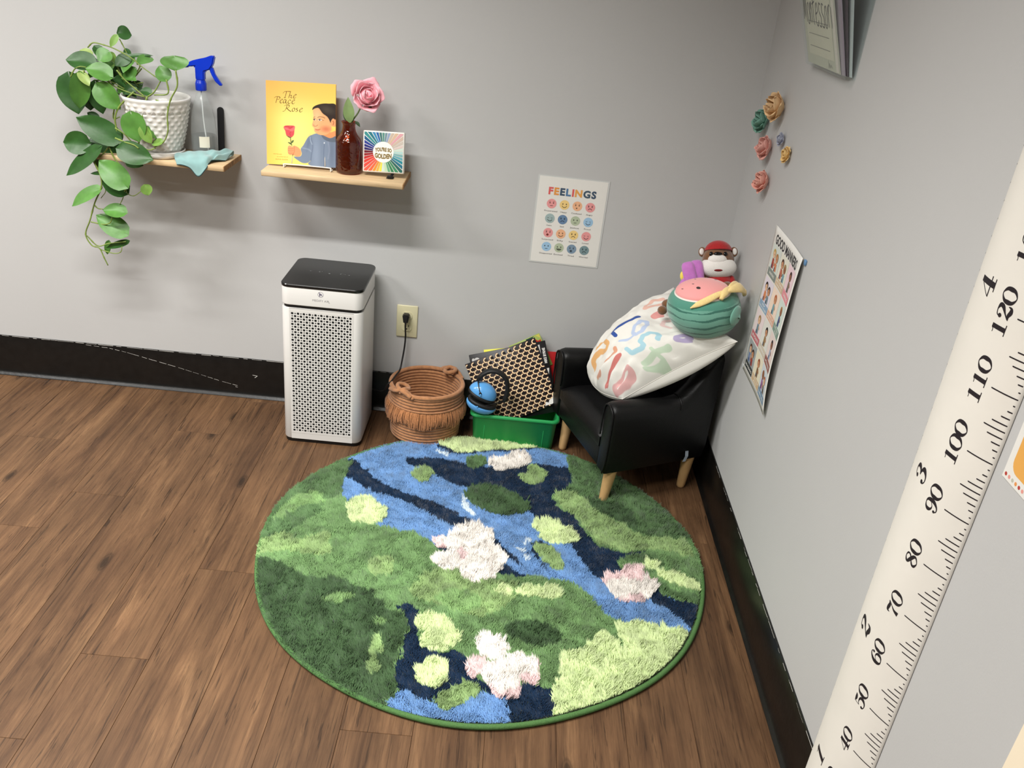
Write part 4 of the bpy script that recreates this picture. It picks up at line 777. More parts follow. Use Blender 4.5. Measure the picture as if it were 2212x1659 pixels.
pf.ribbon([(cx + .0235, .4915), (cx + .0262, .4955)], .0006, (128, 124, 128), smooth=False)
pf.build('logo_print', M_print, pur)
pt = Print(plane_fn((PX0, PY0, .5421), (1, 0, 0), (0, 1, 0)))
for x, y, r in ((.062, .128, .0022), (.066, .131, .001), (.090, .127, .0026), (.090, .133, .0012), (.097, .131, .0014), (.122, .120, .0034), (.156, .124, .0024), (.158, .130, .0012), (.164, .128, .0012), (.170, .124, .0016), (.183, .122, .0026)):
    pt.disc(x, y, r, r * .75, (120, 122, 122), n=10)
ti = pt.build('touch_icons', M_print, pur); ti['kind'] = 'stuff'
M_cord = mat('black_cord', (16, 15, 15), rough=.5)
cp = smooth_path([(-1.0125, -.036, .350), (-1.0125, -.033, .330), (-1.0115, -.028, .30), (-1.013, -.032, .262), (-1.017, -.045, .222), (-1.021, -.064, .193), (-1.028, -.105, .1915), (-1.0365, -.150, .1905), (-1.046, -.165, .185), (-1.060, -.140, .15), (-1.085, -.085, .115), (-1.118, -.045, .10)], 8)
cord = mesh('power_cord', *tube(cp, .0028, 8), M_cord, pur, smooth=True)
pm = bmesh.new(); bmesh.ops.create_cube(pm, size=1)
for v in pm.verts:
    f = .55 if v.co.z < 0 else 1
    v.co = Vector((-1.0125 + v.co.x * .024 * f, -.0235 + v.co.y * .027 - (.004 if v.co.z < 0 else 0), .3635 + v.co.z * .030))
bmesh.ops.bevel(pm, geom=pm.edges[:], offset=.004, segments=2, affect='EDGES')
bm_obj('plug', pm, M_cord, cord)
# a second loop of cord lying on the left behind the housing
mesh('power_cord', *tube(smooth_path([(-1.345, -.026, .10), (-1.375, -.020, .075), (-1.382, -.018, .05), (-1.370, -.020, .028), (-1.34, -.03, .02)], 8), .0028, 8), M_cord, pur, smooth=True)

# ---------------------------------------------------------------- wall outlet
out = thing('wall_outlet', 'almond duplex wall outlet with black plug, right of the air purifier', 'outlet', (-1.0115, 0, .345))
M_alm = mat('almond_plastic', (214, 208, 172), rough=.4)
M_slot = mat('slot_dark', (30, 26, 22), rough=.7)
rbox('cover_plate', (-1.0465, -.006, .288), (-.9765, -.0002, .4022), M_alm, out, r=.003, seg=2)
for z in (.3655, .3255):
    bm = bmesh.new(); ring = []
    pts = []
    for k in range(32):
        a = k / 32 * 2 * math.pi; x = .0172 * math.cos(a); zz = max(-.0145, min(.0145, .0172 * math.sin(a))); pts.append((x, zz))
    f = bm.faces.new([bm.verts.new((-1.0115 + x, -.0085, z + zz)) for x, zz in pts])
    e = bmesh.ops.extrude_face_region(bm, geom=[f])
    for g in e['geom']:
        if isinstance(g, bmesh.types.BMVert): g.co.y = -.0055
    so = bm_obj('socket', bm, M_alm, out, smooth=False)
    for dx, h in ((-.0063, .0085), (.0063, .007)):
        rbox('slot', (-1.0115 + dx - .001, -.0088, z + .001), (-1.0115 + dx + .001, -.0083, z + .001 + h), M_slot, so, r=0)
    Vl, Fl = lathe([(0, 0), (.0026, 0), (.0026, .0004), (0, .0004)], (-1.0115, -.0087, z - .0065), 14, frame((0, 1, 0)))
    mesh('ground_hole', Vl, Fl, M_slot, so)
Vl, Fl = lathe([(0, -.0008), (.002, -.0006), (.003, .0008), (0, .0008)], (-1.0115, -.0062, .3455), 16, frame((0, 1, 0)))
mesh('screw', Vl, Fl, mat('screw_metal', (190, 186, 165), rough=.3, metal=.8), out, smooth=True)

# ---------------------------------------------------------------- rope basket
BKX, BKY = -.922, -.126
bas = thing('rope_basket', 'round rust-brown coiled rope basket with fringe band and two knotted handles', 'basket', (BKX, BKY, 0))
M_rope = mat('rust_rope', (172, 120, 80), rough=.9, bump=.5, bscale=1300, vary=.18, vscale=90, sheen=.2)
M_fringe = mat('rust_fringe', (178, 120, 76), rough=.95, vary=.25, vscale=260, sheen=.2)
def brad(z): return .1085 + .009 * min(z / .12, 1) ** .8
turns = 16; pitch = .0108; pts = []
for i in range(turns * 56 + 1):
    a = i / 56 * 2 * math.pi; z = .0062 + pitch * i / 56
    pts.append((BKX + brad(z) * math.cos(a), BKY + brad(z) * math.sin(a) * .97, z))
Vt, Ft = tube(pts, .0061, 8)
part_label(mesh('coiled_wall', Vt, Ft, M_rope, bas, smooth=True), 'rust-brown rope coiled into the basket wall')
pts = []
for i in range(9 * 48 + 1):
    a = i / 48 * 2 * math.pi; r = .004 + .0108 * i / 48; pts.append((BKX + r * math.cos(a), BKY + r * math.sin(a) * .97, .0062))
mesh('coiled_base', *tube(pts, .0058, 6), M_rope, bas, smooth=True)
zr = .0062 + pitch * turns + .006
rim = [(BKX + .1185 * math.cos(a), BKY + .1185 * math.sin(a) * .97, zr) for a in np.linspace(0, 2 * math.pi, 73)[:-1]]
mesh('rim_rope', *tube(rim, .0072, 10, closed=True), M_rope, bas, smooth=True)
def knot(ang, flip):
    a = math.radians(ang); ca, sa = math.cos(a), math.sin(a)
    rad = Vector((ca, sa, 0)); tan = Vector((-sa, ca, 0)) * flip; up = Vector((0, 0, 1)); o = Vector((BKX, BKY, zr)) + rad * .116
    P = [(-.042, .0, .0), (-.028, .004, .008), (-.008, .008, .014), (.014, .004, .019), (.026, -.010, .020), (.020, -.026, .017), (.002, -.030, .013), (-.012, -.018, .012), (-.010, .0, .018), (.004, .012, .012), (.022, .012, .006), (.038, .006, .001), (.052, .0, -.004)]
    path = smooth_path([o + tan * x * 1.0 + rad * y + up * z for x, y, z in P], 7)
    k = mesh('knot_handle', *tube(path, .0066, 10), M_rope, bas, smooth=True)
    P = [(-.050, -.002, -.004), (-.030, -.006, .006), (-.012, .004, .016), (-.002, .010, .004)]
    mesh('knot_tail', *tube(smooth_path([o + tan * x + rad * y + up * z for x, y, z in P], 6), .0058, 8), M_rope, k, smooth=True)
knot(232, -1); knot(52, -1)
# fringe band
nf = 1500; a = RNG.uniform(0, 2 * math.pi, nf); Vf = []; Ff = []
clump = np.sin(a * 23) * .35 + np.sin(a * 9 + 1) * .3
for i in range(nf):
    th = a[i]; z0 = .134 + RNG.uniform(-.006, .003); r0 = brad(.13) + .006
    L_ = .046 + RNG.uniform(-.012, .008) + .006 * math.sin(th * 7)
    out_ = .007 + RNG.uniform(-.003, .006); sw = (clump[i] * .02 + RNG.normal(0, .013))
    p = []
    for t_ in (0, .4, .75, 1.0):
        rr_ = r0 + out_ * math.sin(t_ * 2.0); an = th + sw * t_ * 6 * .25
        p.append(np.array((BKX + rr_ * math.cos(an), BKY + rr_ * math.sin(an) * .97, z0 - L_ * t_)))
    wv = np.array((-math.sin(th + RNG.normal(0, .5)), math.cos(th), 0)) * .0013; nv = np.array((math.cos(th), math.sin(th), 0)) * .0009
    o = len(Vf)
    for q in p: Vf += [q - wv, q + nv, q + wv]
    for q in range(3):
        b = o + q * 3
        Ff += [(b, b + 1, b + 4, b + 3), (b + 1, b + 2, b + 5, b + 4)]
fo = fast_mesh('fringe', np.array(Vf), np.array(Ff), M_fringe, bas); fo['kind'] = 'stuff'; part_label(fo, 'loose rust-brown yarn fringe')
mesh('fringe_cord', *tube([(BKX + (brad(.12) + .007) * math.cos(q), BKY + (brad(.12) + .007) * math.sin(q) * .97, .1355) for q in np.linspace(0, 2 * math.pi, 61)[:-1]], .003, 6, closed=True), M_rope, bas, smooth=True)

# ---------------------------------------------------------------- green bin
bnx, bny = -.622, -.105
gb = thing('storage_bin', 'green plastic storage bin full of books behind the rug', 'bin', (bnx, bny, 0))
M_green = mat('green_plastic', (40, 152, 82), rough=.38, spec=.45, sss=.0)
def rrc(hx_, hy_, r, z, n=5):
    return [(bnx + x, bny + y, z) for x, y in round_rect(-hx_, -hy_, hx_, hy_, r, n)]
prof = [(.122, .062, .014, .0005), (.130, .070, .016, .0005), (.133, .0725, .018, .004), (.140, .078, .020, .106), (.1425, .080, .021, .108), (.1475, .0855, .024, .1085), (.149, .087, .025, .111), (.1475, .0862, .025, .1165), (.1435, .0825, .023, .1195), (.138, .077, .020, .118), (.1365, .0755, .019, .112), (.130, .070, .017, .005), (.122, .062, .014, .0035)]
Vb = []; k = 24
for p in prof: Vb += rrc(*p)
Fb = [(i * k + q, i * k + (q + 1) % k, (i + 1) * k + (q + 1) % k, (i + 1) * k + q) for i in range(len(prof) - 1) for q in range(k)]
Fb += [tuple(range(k - 1, -1, -1)), tuple((len(prof) - 1) * k + q for q in range(k))]
weighted(mesh('bin_body', Vb, Fb, M_green, gb), 60)
for s in (-1, 1):
    rbox('rib', (bnx + s * .098 - .0012, bny - .0765, .01), (bnx + s * .098 + .0012, bny - .0735, .10), M_green, gb, r=.0008, M=Matrix.Translation((0, 0, 0)))

# ---------------------------------------------------------------- books in the bin
def book_slab(name, TL, TR, BR, thick, mcover, label, page=None, group=None):
    TL, TR, BR = Vector(TL), Vector(TR), Vector(BR); ex = (TR - TL); w = ex.length; ex.normalize()
    ey = (TR - BR); ey = ey - ex * ey.dot(ex); h = ey.length; ey.normalize(); n = ex.cross(ey).normalized()
    BL = TR - ex * w - ey * h
    ctr = BL + ex * w / 2
    b = thing(name, label, 'book', tuple(ctr), group)
    M = Matrix((ex, ey, n)).transposed().to_4x4(); M.translation = BL
    c = .0012
    rbox('front_cover', (0, 0, -c), (w, h, 0), mcover, b, r=.0005, seg=1, M=M)
    rbox('back_cover', (0, 0, -thick), (w, h, -thick + c), mcover, b, r=.0005, seg=1, M=M)
    rbox('pages', (.002, .003, -thick + c), (w - .003, h - .003, -c), page or M_page, b, r=0, M=M)
    return b, M, w, h
M_page = mat('paper_pages', (226, 220, 205), rough=.85, bump=.5, bscale=900, stretch=(1, 1, 12))
M_bkdark = mat('book_cover_black', (26, 25, 27), rough=.4, vary=.1)
M_bkred = mat('book_cover_red', (190, 34, 36), rough=.45)
M_bkyel = mat('book_cover_yellow', (226, 222, 70), rough=.5)
M_bkgrn = mat('book_cover_leafy', (150, 168, 82), rough=.5)
b, M, w, h = book_slab('picture_book', BK_PAT[0], BK_PAT[1], BK_PAT[2], .004, M_bkdark, 'thin book with cream and maroon scallop pattern leaning in front in the green bin')
fn = lambda x, y, hh: tuple(M @ Vector((x, y, hh + .00015)))
pr = Print(fn, .00035)
px_, py_ = w / 11.6, h / 8.6
for i in range(-1, 13):
    for j in range(-1, 20):
        cx = (i + (.5 if j % 2 else 0)) * px_ + .006; cy = j * py_ / 2 + .004; r = px_ * .40
        if not (r * .3 < cx < w - r * .3 and r * .3 < cy < h - r * .3): continue
        sq = r * .50; shade = random.choice([(22, 18, 18), (34, 31, 31), (60, 57, 56), (28, 25, 25)])
        clampx = lambda v: min(max(v, .0006), w - .0006); clampy = lambda v: min(max(v, .0006), h - .0006)
        pr.poly([(clampx(cx + sx * sq + .001), clampy(cy + sy * sq)) for sx, sy in ((-1, -1), (1, -1), (1, 1), (-1, 1))], shade, 1)
        arc = lambda rr, a0, a1, k=9: [(clampx(cx + rr * math.cos(math.radians(a0 + (a1 - a0) * q / k))), clampy(cy + rr * math.sin(math.radians(a0 + (a1 - a0) * q / k)))) for q in range(k + 1)]
        pr.poly(arc(r * 1.16, 78, 292) + arc(r * .57, 292, 78), (150, 62, 44), 2)
        pr.poly(arc(r * 1.05, 80, 290) + arc(r * .66, 290, 80), (240, 222, 178), 3)
pr.poly([(w * .80, .006), (w * .83, .018), (w * .86, .012), (w * .88, .020), (w * .93, .022), (w * .97, .040), (w * .965, .02), (w * .95, .008), (w * .90, .004)], (236, 234, 230), 4)
pr.build('cover_print', M_print, b)
b, M, w, h = book_slab('picture_book', BK_BLK[0], BK_BLK[1], BK_BLK[2], .011, M_bkdark, 'black hardcover book with white spine lettering, behind the scallop-patterned book')
fn = lambda x, y, hh, M=M: tuple(M @ Vector((x, y, hh + .0001)))
pr = Print(fn, .0002)
pr.rect(w - .030, h * .10, w - .0215, h * .96, (238, 236, 232), 1)
pr.poly([(w - .0205, h * .62), (w - .004, h * .62), (w - .012, h * .45), (w - .018, h * .18)], (238, 236, 232), 1)
pr.text('MIKE BYRNE', w - .0112, h * .80,   .0092, (236, 234, 230), 2, bold=.03, width=.052, rot=math.pi / 2)
pr.text('B', w - .0112, h * .06, .008, (236, 234, 230), 2, bold=.02, rot=math.pi / 2)
pr.disc(.024, h - .020, .009, .0075, (205, 203, 200), 1); pr.disc(.012, h - .019, .005, .006, (205, 203, 200), 1); pr.rect(.013, h - .028, .034, h - .023, (26, 25, 27), 2)
pr.build('cover_print', M_print, b)['kind'] = 'stuff'
rb, M, w, h = book_slab('picture_book', (-.690, -.020, .283), BK_RED[1], (-.5155, -.055, .190), .005, M_bkred, 'bright red book poking out at the right behind the black book')
# rotate naturally: red board tilts the other way
gbk, M, w, h = book_slab('picture_book', (-.665, -.028, .300), BK_GRN[1], (-.530, -.042, .245), .004, M_bkgrn, 'leafy green and red book whose top corner sticks up highest in the bin')
pr = Print(lambda x, y, hh, M=M: tuple(M @ Vector((x, y, hh + .0001))), .0002)
pr.poly([(w - .034, h - .03), (w - .020, h - .012), (w - .014, h - .022), (w - .004, h - .020), (w - .006, h - .045), (w - .030, h - .045)], (205, 48, 36), 2)
pr.poly([(w - .016, h - .002), (w - .002, h - .002), (w - .002, h - .016)], (206, 196, 92), 1)
pr.poly([(w - .05, h - .002), (w - .02, h - .002), (w - .05, h - .018)], (36, 74, 60), 1)
pr.build('cover_print', M_print, gbk)
yb, M, w, h = book_slab('picture_book', BK_YEL[0], (-.655, -.026, .2955), (-.635, -.060, .16), .004, M_bkyel, 'yellow book edge showing above the black book in the green bin')

# ---------------------------------------------------------------- blue ear defenders
em = thing('ear_defenders', 'light blue ear defenders with black headband lying on the books in the green bin', 'ear defenders', (-.735, -.175, .122))
M_blue = mat('light_blue_plastic', (92, 160, 220), rough=.22, spec=.55, coat=.3)
M_foam = mat('black_cushion', (20, 20, 21), rough=.55)
mu = [Vector(p) for p in MUFF]
def cup(p0, p1, dome, name='ear_cup'):
    c = (p0 + p1) / 2; x = (p1 - p0).normalized(); hl = (p1 - p0).length / 2
    yv = Vector((0, 1, 0)); z = (dome - c); z = z - x * z.dot(x); dh = z.length; z.normalize(); y = z.cross(x)
    Mx = Matrix((x, y, z)).transposed()
    V, F = ellipsoid((0, 0, 0), (hl, hl * .72, dh), n=32, m=20)
    V = np.array(V); V[:, 2] = np.where(V[:, 2] < 0, V[:, 2] * .12, V[:, 2])
    V = V @ np.array(Mx).T + np.array(c)
    o = mesh(name, V, F, M_blue, em, smooth=True)
    ring = [np.array(c + x * (hl * .84 * math.cos(a)) + y * (hl * .60 * math.sin(a)) - z * .0075) for a in np.linspace(0, 2 * math.pi, 33)[:-1]]
    mesh('ear_cushion', *tube(ring, .0072, 10, closed=True), M_foam, o, smooth=True)
    V, F = ellipsoid((0, 0, 0), (hl * .84, hl * .6, .007), n=24, m=10)
    V = V @ np.array(Mx).T + np.array(c - z * .006)
    mesh('cushion_plate', V, F, M_foam, o, smooth=True)
    return c, x, y, z, hl, dh
A_ = cup(mu[8], mu[9], mu[14]); B_ = cup(mu[12], mu[13], mu[15])
hb = smooth_path([tuple(Vector(p) + Vector((0, .0 , 0))) for p in mu[:8]], 6)
T = np.gradient(hb, axis=0); T /= np.linalg.norm(T, axis=1)[:, None]
Vh = []; Fh = []; sec = []
for a in range(12):
    an = a / 12 * 2 * math.pi; sec.append((.0074 * math.copysign(abs(math.cos(an)) ** .7, math.cos(an)), .015 * math.copysign(abs(math.sin(an)) ** .7, math.sin(an))))
for i, p in enumerate(hb):
    yv = np.array((0, -1.0, .15)); yv -= T[i] * (yv @ T[i]); yv /= np.linalg.norm(yv); xv = np.cross(T[i], yv)
    tpk = min(1, .75 + 3 * min(i, len(hb) - 1 - i) / len(hb))
    for sx, sy in sec: Vh.append(p + xv * sx * tpk + yv * sy * tpk)
for i in range(len(hb) - 1):
    for q in range(12): Fh.append((i * 12 + q, i * 12 + (q + 1) % 12, (i + 1) * 12 + (q + 1) % 12, (i + 1) * 12 + q))
Fh += [tuple(range(11, -1, -1)), tuple((len(hb) - 1) * 12 + q for q in range(12))]
part_label(mesh('headband', Vh, Fh, M_foam, em, smooth=True), 'padded black headband')
for (c, x, y, z, hl, dh), end, s in ((A_, hb[0], 1), (B_, hb[-1], -1)):
    piv = Vector((-.741, -.2075, .202)) if s > 0 else Vector((-.748, -.2055, .157))
    mid = (Vector(end) + piv) / 2 + Vector((0, -.006, 0))
    mesh('wire_arm', *tube(smooth_path([tuple(end), tuple(mid), tuple(piv)], 5), .0021, 8), M_black, em, smooth=True)
    bk_ = piv + (Vector(end) - piv).normalized() * .016
    mesh('arm_bracket', *tube([tuple(piv), tuple((piv + bk_) / 2), tuple(bk_)], [.0052, .0040, .0024], 10), M_black, em, smooth=True)
    V, F = ellipsoid(tuple(piv + Vector((0, -.005, .001))), (.0032, .0032, .0032), n=12, m=8)
    mesh('rivet', V, F, M_blue, em, smooth=True)

# ---------------------------------------------------------------- number pillow
pA, pB, pC, pD = [np.array(p) for p in PILC]
pN = np.cross(pC - pA, pB - pA); pN /= np.linalg.norm(pN)
if pN[2] < 0: pN = -pN
def fold(u, v):
    f = .0035 * np.sin((u * 9 + v * 3) * 2.2 + np.sin(v * 7) * 1.5) * np.exp(-v * 3.0)
    f += .0045 * np.sin(u * 38 + v * 9 + 2 * np.sin(v * 5)) * np.exp(-v * 6.5)
    f += .0055 * np.sin((u - .1) * 42 - v * 22) * np.exp(-((u - .08) ** 2 + (v - .12) ** 2) / .02)
    f += .003 * np.sin(v * 30 + u * 8) * np.exp(-((u - .03) ** 2) / .01)
    f += .0025 * (vnoise(u, v, .13, 21) - .5) * 2 + .0010 * (vnoise(u, v, .05, 22) - .5) * 2
    return f * 2.3
def pillow(u, v, side):
    u = np.asarray(u, float); v = np.asarray(v, float)
    pu = 1 - (2 * u - 1) ** 2; pv = 1 - (2 * v - 1) ** 2
    uu = u + (u - .5) * (-.10 * pv * (abs(2 * u - 1) ** 3)); vv = v + (v - .5) * (np.where(v < .5, .16, -.10) * pu * (abs(2 * v - 1) ** 3))
    P = (1 - vv)[..., None] * ((1 - uu)[..., None] * pA + uu[..., None] * pB) + vv[..., None] * ((1 - uu)[..., None] * pC + uu[..., None] * pD)
    t = np.clip(pu * pv, 0, 1) ** .5
    if side == 1:
        t = t * (1.0 + .25 * (1 - v)) * (1 - .45 * np.exp(-((u - .42) ** 2 + (v - .80) ** 2) / .05)); amp = .105
    else: amp = 0
    d = amp * t + (fold(u, v) * np.clip(pu * pv * 8, 0, 1) if side == 1 else 0)
    if side != 1:   # the underside sags towards the seat
        sag = np.array([.30, -.32, -.90]); t = np.clip(pu * pv, 0, 1) ** .42
        return P + sag * (.098 * t * (.55 + .45 * v))[..., None]
    return P + pN * d[..., None]
nu, nv = 300, 340
U, Vv = np.meshgrid(np.linspace(0, 1, nu), np.linspace(0, 1, nv), indexing='ij')
Pf = pillow(U, Vv, 1).reshape(-1, 3)
cv = Canvas(1, 1, (226, 224, 217), nu, nv)
cv.x = U * .33; cv.y = Vv * .42
for colr, hw, pts in PILDIG:
    P = np.array([(u * .33, v * .42) for u, v in pts])
    cv.line(P if len(P) > 1 else np.r_[P, P + 1e-4], hw * (2.1 if hw < .009 else 1.35), colr, soft=.0012)
U2, V2 = np.meshgrid(np.linspace(0, 1, 80), np.linspace(0, 1, 80), indexing='ij')
Pb = pillow(U2, V2, 0).reshape(-1, 3)
pc = (pA + pB) / 2 - pN * 0.0
M_pil = mat('pillow_cotton', (238, 236, 228), rough=.85, spec=.2, sheen=.15, attr=True, bump=.15, bscale=1500)
pil = thing('throw_pillow', 'large white square pillow printed with watercolour numbers, leaning in the black armchair', 'pillow', (-.33, -.29, .25))
fast_mesh('front_cloth', Pf, grid(nu, nv), M_pil, pil, smooth=True, colors=cv.rgba())
Cb = np.ones((80 * 80, 4)); Cb[:] = lin((226, 224, 217))
fast_mesh('back_cloth', Pb, grid(80, 80)[:, ::-1], M_pil, pil, smooth=True, colors=Cb)
ed = np.linspace(0, 1, 40); z_ = np.zeros(40); o_ = np.ones(40)
loopu = np.concatenate([ed, o_[1:], ed[::-1][1:], z_[1:-1]]); loopv = np.concatenate([z_, ed[1:], o_[1:], ed[::-1][1:-1]])
M_seam = mat('pillow_seam', (214, 211, 203), rough=.9)
mesh('seam', *tube(pillow(loopu, loopv, 0), .0011, 6, closed=True), M_seam, pil, smooth=True)

# ---------------------------------------------------------------- watermelon plush
WC = Vector((-.1285, -.372, .633)); WR = Vector((.104, .100, .086))
view = Vector((-.221, -.915, .339)); upv = Vector((-.096, .446, .89)); rgt = Vector((.995, .029, .093))
mel = thing('watermelon_plush', 'round watermelon plush toy, pink top and green striped rind, sitting on the pillow', 'plush toy', (WC.x, WC.y, WC.z - .08))
m_ax = (upv * math.sin(math.radians(62)) + view * math.cos(math.radians(62)) - rgt * .02).normalized()
def mdir(a, b):   # a right, b up in units of the plush's half-size -> unit direction on its near side
    c = math.sqrt(max(0, 1 - a * a - b * b)); return (rgt * a + upv * b + view * c).normalized()
def melon_color(d):
    n = len(d); C = np.zeros((n, 3)); an = np.degrees(np.arccos(np.clip(d @ np.array(m_ax), -1, 1)))
    e1 = np.array(rgt - m_ax * rgt.dot(m_ax)); e1 /= np.linalg.norm(e1); e2 = np.cross(np.array(m_ax), e1)
    az = np.arctan2(d @ e2, d @ e1)
    L_ = lambda c: np.array(lin(c)[:3])
    C[:] = L_((112, 168, 150))
    w = 1.3 * np.sin(az * 4) + .8 * np.sin(az * 9 + 1)
    for k, c0 in enumerate((74, 88, 104, 119, 134, 148)):
        m = np.abs(an + w * (1 + .3 * k) - c0) < 1.7 + .9 * np.sin(az * 4 + k); C[m] = L_((58, 112, 98))
    m = an < 70 + w * .4; C[m] = L_((82, 144, 126))
    m = an < 53.5; C[m] = L_((244, 234, 226)); m = an < 50.8; C[m] = L_((242, 164, 162))
    m = (an > 56) & (an < 84) & (np.cos(az - .55) > .0) & (az > -.2) & (az < .9); C[m] = C[m] * .8 + L_((28, 116, 112)) * .2
    for a, b, rx, ry in ((-.58, .64, .022, .012), (-.27, .80, .026, .012), (-.21, .955, .02, .01), (.36, .91, .055, .016), (-.11, .66, .055, .045)):
        v = d - np.array(mdir(a, b)); x = v @ np.array(rgt); y = v @ np.array(upv)
        C[((x / rx) ** 2 + (y / ry) ** 2) < 1.1] = L_((38, 24, 24))
    return C
def mel_shape(d):
    an = np.degrees(np.arccos(np.clip(d @ np.array(m_ax), -1, 1)))
    s = 1 - .05 * np.exp(-((an - 53) / 5) ** 2) - .06 * np.exp(-(an / 40) ** 2)
    return s + .006 * np.sin(np.arctan2(d[:, 1], d[:, 0]) * 9) * np.clip((an - 60) / 40, 0, 1)
nn, mm_ = 320, 230
V, F = ellipsoid((0, 0, 0), (1, 1, 1), n=nn, m=mm_)
dirs = np.array(V) @ np.array(frame(m_ax).to_3x3()).T; s = mel_shape(dirs)
Vw = dirs * np.array(WR) * s[:, None] + np.array(WC)
Cw = np.ones((len(V), 4)); Cw[:, :3] = melon_color(dirs)
M_plush = mat('plush_velour', (128, 128, 128), rough=.8, spec=.2, sheen=.45, attr=True, bump=.3, bscale=900)
mesh('plush_body', Vw, F, M_plush, mel, smooth=True, colors=Cw)
M_bow = mat('yellow_gingham', (244, 216, 148), rough=.85, vary=.06, vscale=260, sheen=.3)
def on_melon(a, b, lift):
    d = mdir(a, b); s = float(mel_shape(np.array([d]))[0])
    return Vector((d.x * WR.x * s, d.y * WR.y * s, d.z * WR.z * s)) + WC + d * lift
bow = thing('bow_tmp', 'x', 'x', (0, 0, 0)); bpy.data.objects.remove(bow, do_unlink=True)
def strap(pts, wd, th, name, parent, m):
    P = smooth_path([tuple(on_melon(*p)) for p in pts], 8); k = len(P)
    Wd = smooth_path([(w_, 0, 0) for w_ in wd], 8)[:, 0]
    V = []; F = []; N_ = (P - np.array(WC)); N_ /= np.linalg.norm(N_, axis=1)[:, None]
    T_ = np.gradient(P, axis=0); T_ /= np.linalg.norm(T_, axis=1)[:, None]; S_ = np.cross(N_, T_)
    ns = 12
    for i in range(k):
        for q in range(ns):
            a = q / ns * 2 * math.pi; V.append(P[i] + S_[i] * Wd[i] * math.cos(a) + N_[i] * th * (1 + .10 * math.sin(i * .5)) * math.sin(a))
    for i in range(k - 1):
        for q in range(ns): F.append((i * ns + q, i * ns + (q + 1) % ns, (i + 1) * ns + (q + 1) % ns, (i + 1) * ns + q))
    F += [tuple(range(ns - 1, -1, -1)), tuple((k - 1) * ns + q for q in range(ns))]
    return mesh(name, V, F, m, parent, smooth=True)
bd_ = strap([(-.34, .02, .003), (-.12, .14, .006), (.12, .26, .007), (.34, .38, .008), (.50, .44, .010)], [.002, .008, .0095, .008, .006], .004, 'ribbon_band', mel, M_bow)
part_label(bd_, 'pale yellow checked ribbon')
kn = strap([(.42, .26, .008), (.46, .38, .014), (.54, .48, .012), (.60, .56, .008)], [.006, .010, .009, .004], .006, 'ribbon_knot', mel, M_bow)
strap([(.50, .42, .012), (.60, .45, .020), (.74, .48, .026), (.88, .46, .022), (.93, .34, .018)], [.004, .010, .016, .017, .010], .006, 'ribbon_loop', mel, M_bow)
strap([(.52, .44, .010), (.62, .55, .016), (.76, .60, .022), (.84, .53, .020)], [.004, .009, .012, .006], .004, 'ribbon_loop', mel, M_bow)
part_label(strap([(.86, -.02, .002), (.74, -.10, .010), (.70, -.24, .010), (.82, -.34, .002)], [.010, .022, .022, .010], .005, 'side_fold', mel, mat('plush_green', (112, 168, 150), rough=.8, sheen=.4)), 'soft green flap on the side')

# ---------------------------------------------------------------- other plush toys behind it
def blob(name, c, r, m, parent, rot=None, fn=None, n=28, k=18):
    V, F = ellipsoid(c, r, rot, n=n, m=k, fn=fn); return mesh(name, V, F, m, parent, smooth=True)
M_brown = mat('brown_plush', (116, 76, 42), rough=.9, sheen=.5, bump=.8, bscale=500, vary=.12, vscale=120)
M_whitep = mat('white_plush', (236, 232, 226), rough=.9, sheen=.4, bump=.8, bscale=450)
M_redp = mat('red_plush', (168, 22, 26), rough=.85, sheen=.3, bump=.5, bscale=600, vary=.08, vscale=200)
M_bead = mat('black_bead', (10, 9, 9), rough=.12)
hc = Vector((-.0710, -.195, .715))
def bp_(a, b, c=0):   # offset from the toy's head centre: right, up, towards the room
    return tuple(hc + rgt * a + upv * b + view * c)
bear = thing('plush_bear', 'brown plush animal with white muzzle, red cap and red shirt, sitting in the corner', 'plush toy', (-.07, -.19, .58))
FR = Matrix((rgt, upv, view)).transposed().to_4x4()
blob('head', bp_(0, .006), (.048, .043, .040), M_brown, bear, FR)
mz = blob('muzzle', bp_(0, -.016, .012), (.055, .034, .034), M_whitep, bear, FR)
blob('muzzle_bridge', bp_(-.002, .006, .028), (.029, .018, .017), M_whitep, bear, FR)
mt = blob('smile', bp_(0, -.026, .0385), (.016, .0048, .008), mat('felt_dark_red', (120, 24, 28), rough=.9), bear, FR); part_label(mt, 'small dark red felt mouth')
blob('nose', bp_(-.001, .022, .037), (.013, .006, .007), M_bead, bear, FR)
for s in (-1, 1):
    e_ = blob('ear', bp_(s * .047, .030, -.004), (.012, .015, .007), M_brown, bear, FR); blob('inner_ear', bp_(s * .049, .031, .001), (.007, .010, .004), M_whitep, e_, FR)
    blob('eye', bp_(s * .021 + .000, .022, .034), (.0058, .0068, .004), M_bead, bear, FR)
capm = bmesh.new(); bmesh.ops.create_uvsphere(capm, u_segments=28, v_segments=14, radius=1)
for v in capm.verts:
    if v.co.z < .12: v.co.z = .12 + (v.co.z - .12) * .04
    v.co = Vector((v.co.x * .041, v.co.y * .036, v.co.z * .034))
bm_obj('cap', capm, M_redp, bear, Matrix.Translation(bp_(0, .030, .0)) @ frame(upv, rgt) , angle=80)
blob('torso', bp_(.004, -.064, .0), (.040, .038, .032), M_redp, bear, FR)
blob('arm', bp_(-.045, -.052, .004), (.015, .028, .015), M_brown, bear, FR)
blob('arm', bp_(.040, -.066, .006), (.012, .026, .014), M_redp, bear, FR)
blob('foot', bp_(.026, -.078, .034), (.020, .019, .018), M_brown, bear, FR)
pp = blob('chest_patch', bp_(-.026, -.066, .031), (.015, .013, .003), mat('cream_felt', (232, 208, 128), rough=.9), bear, FR)
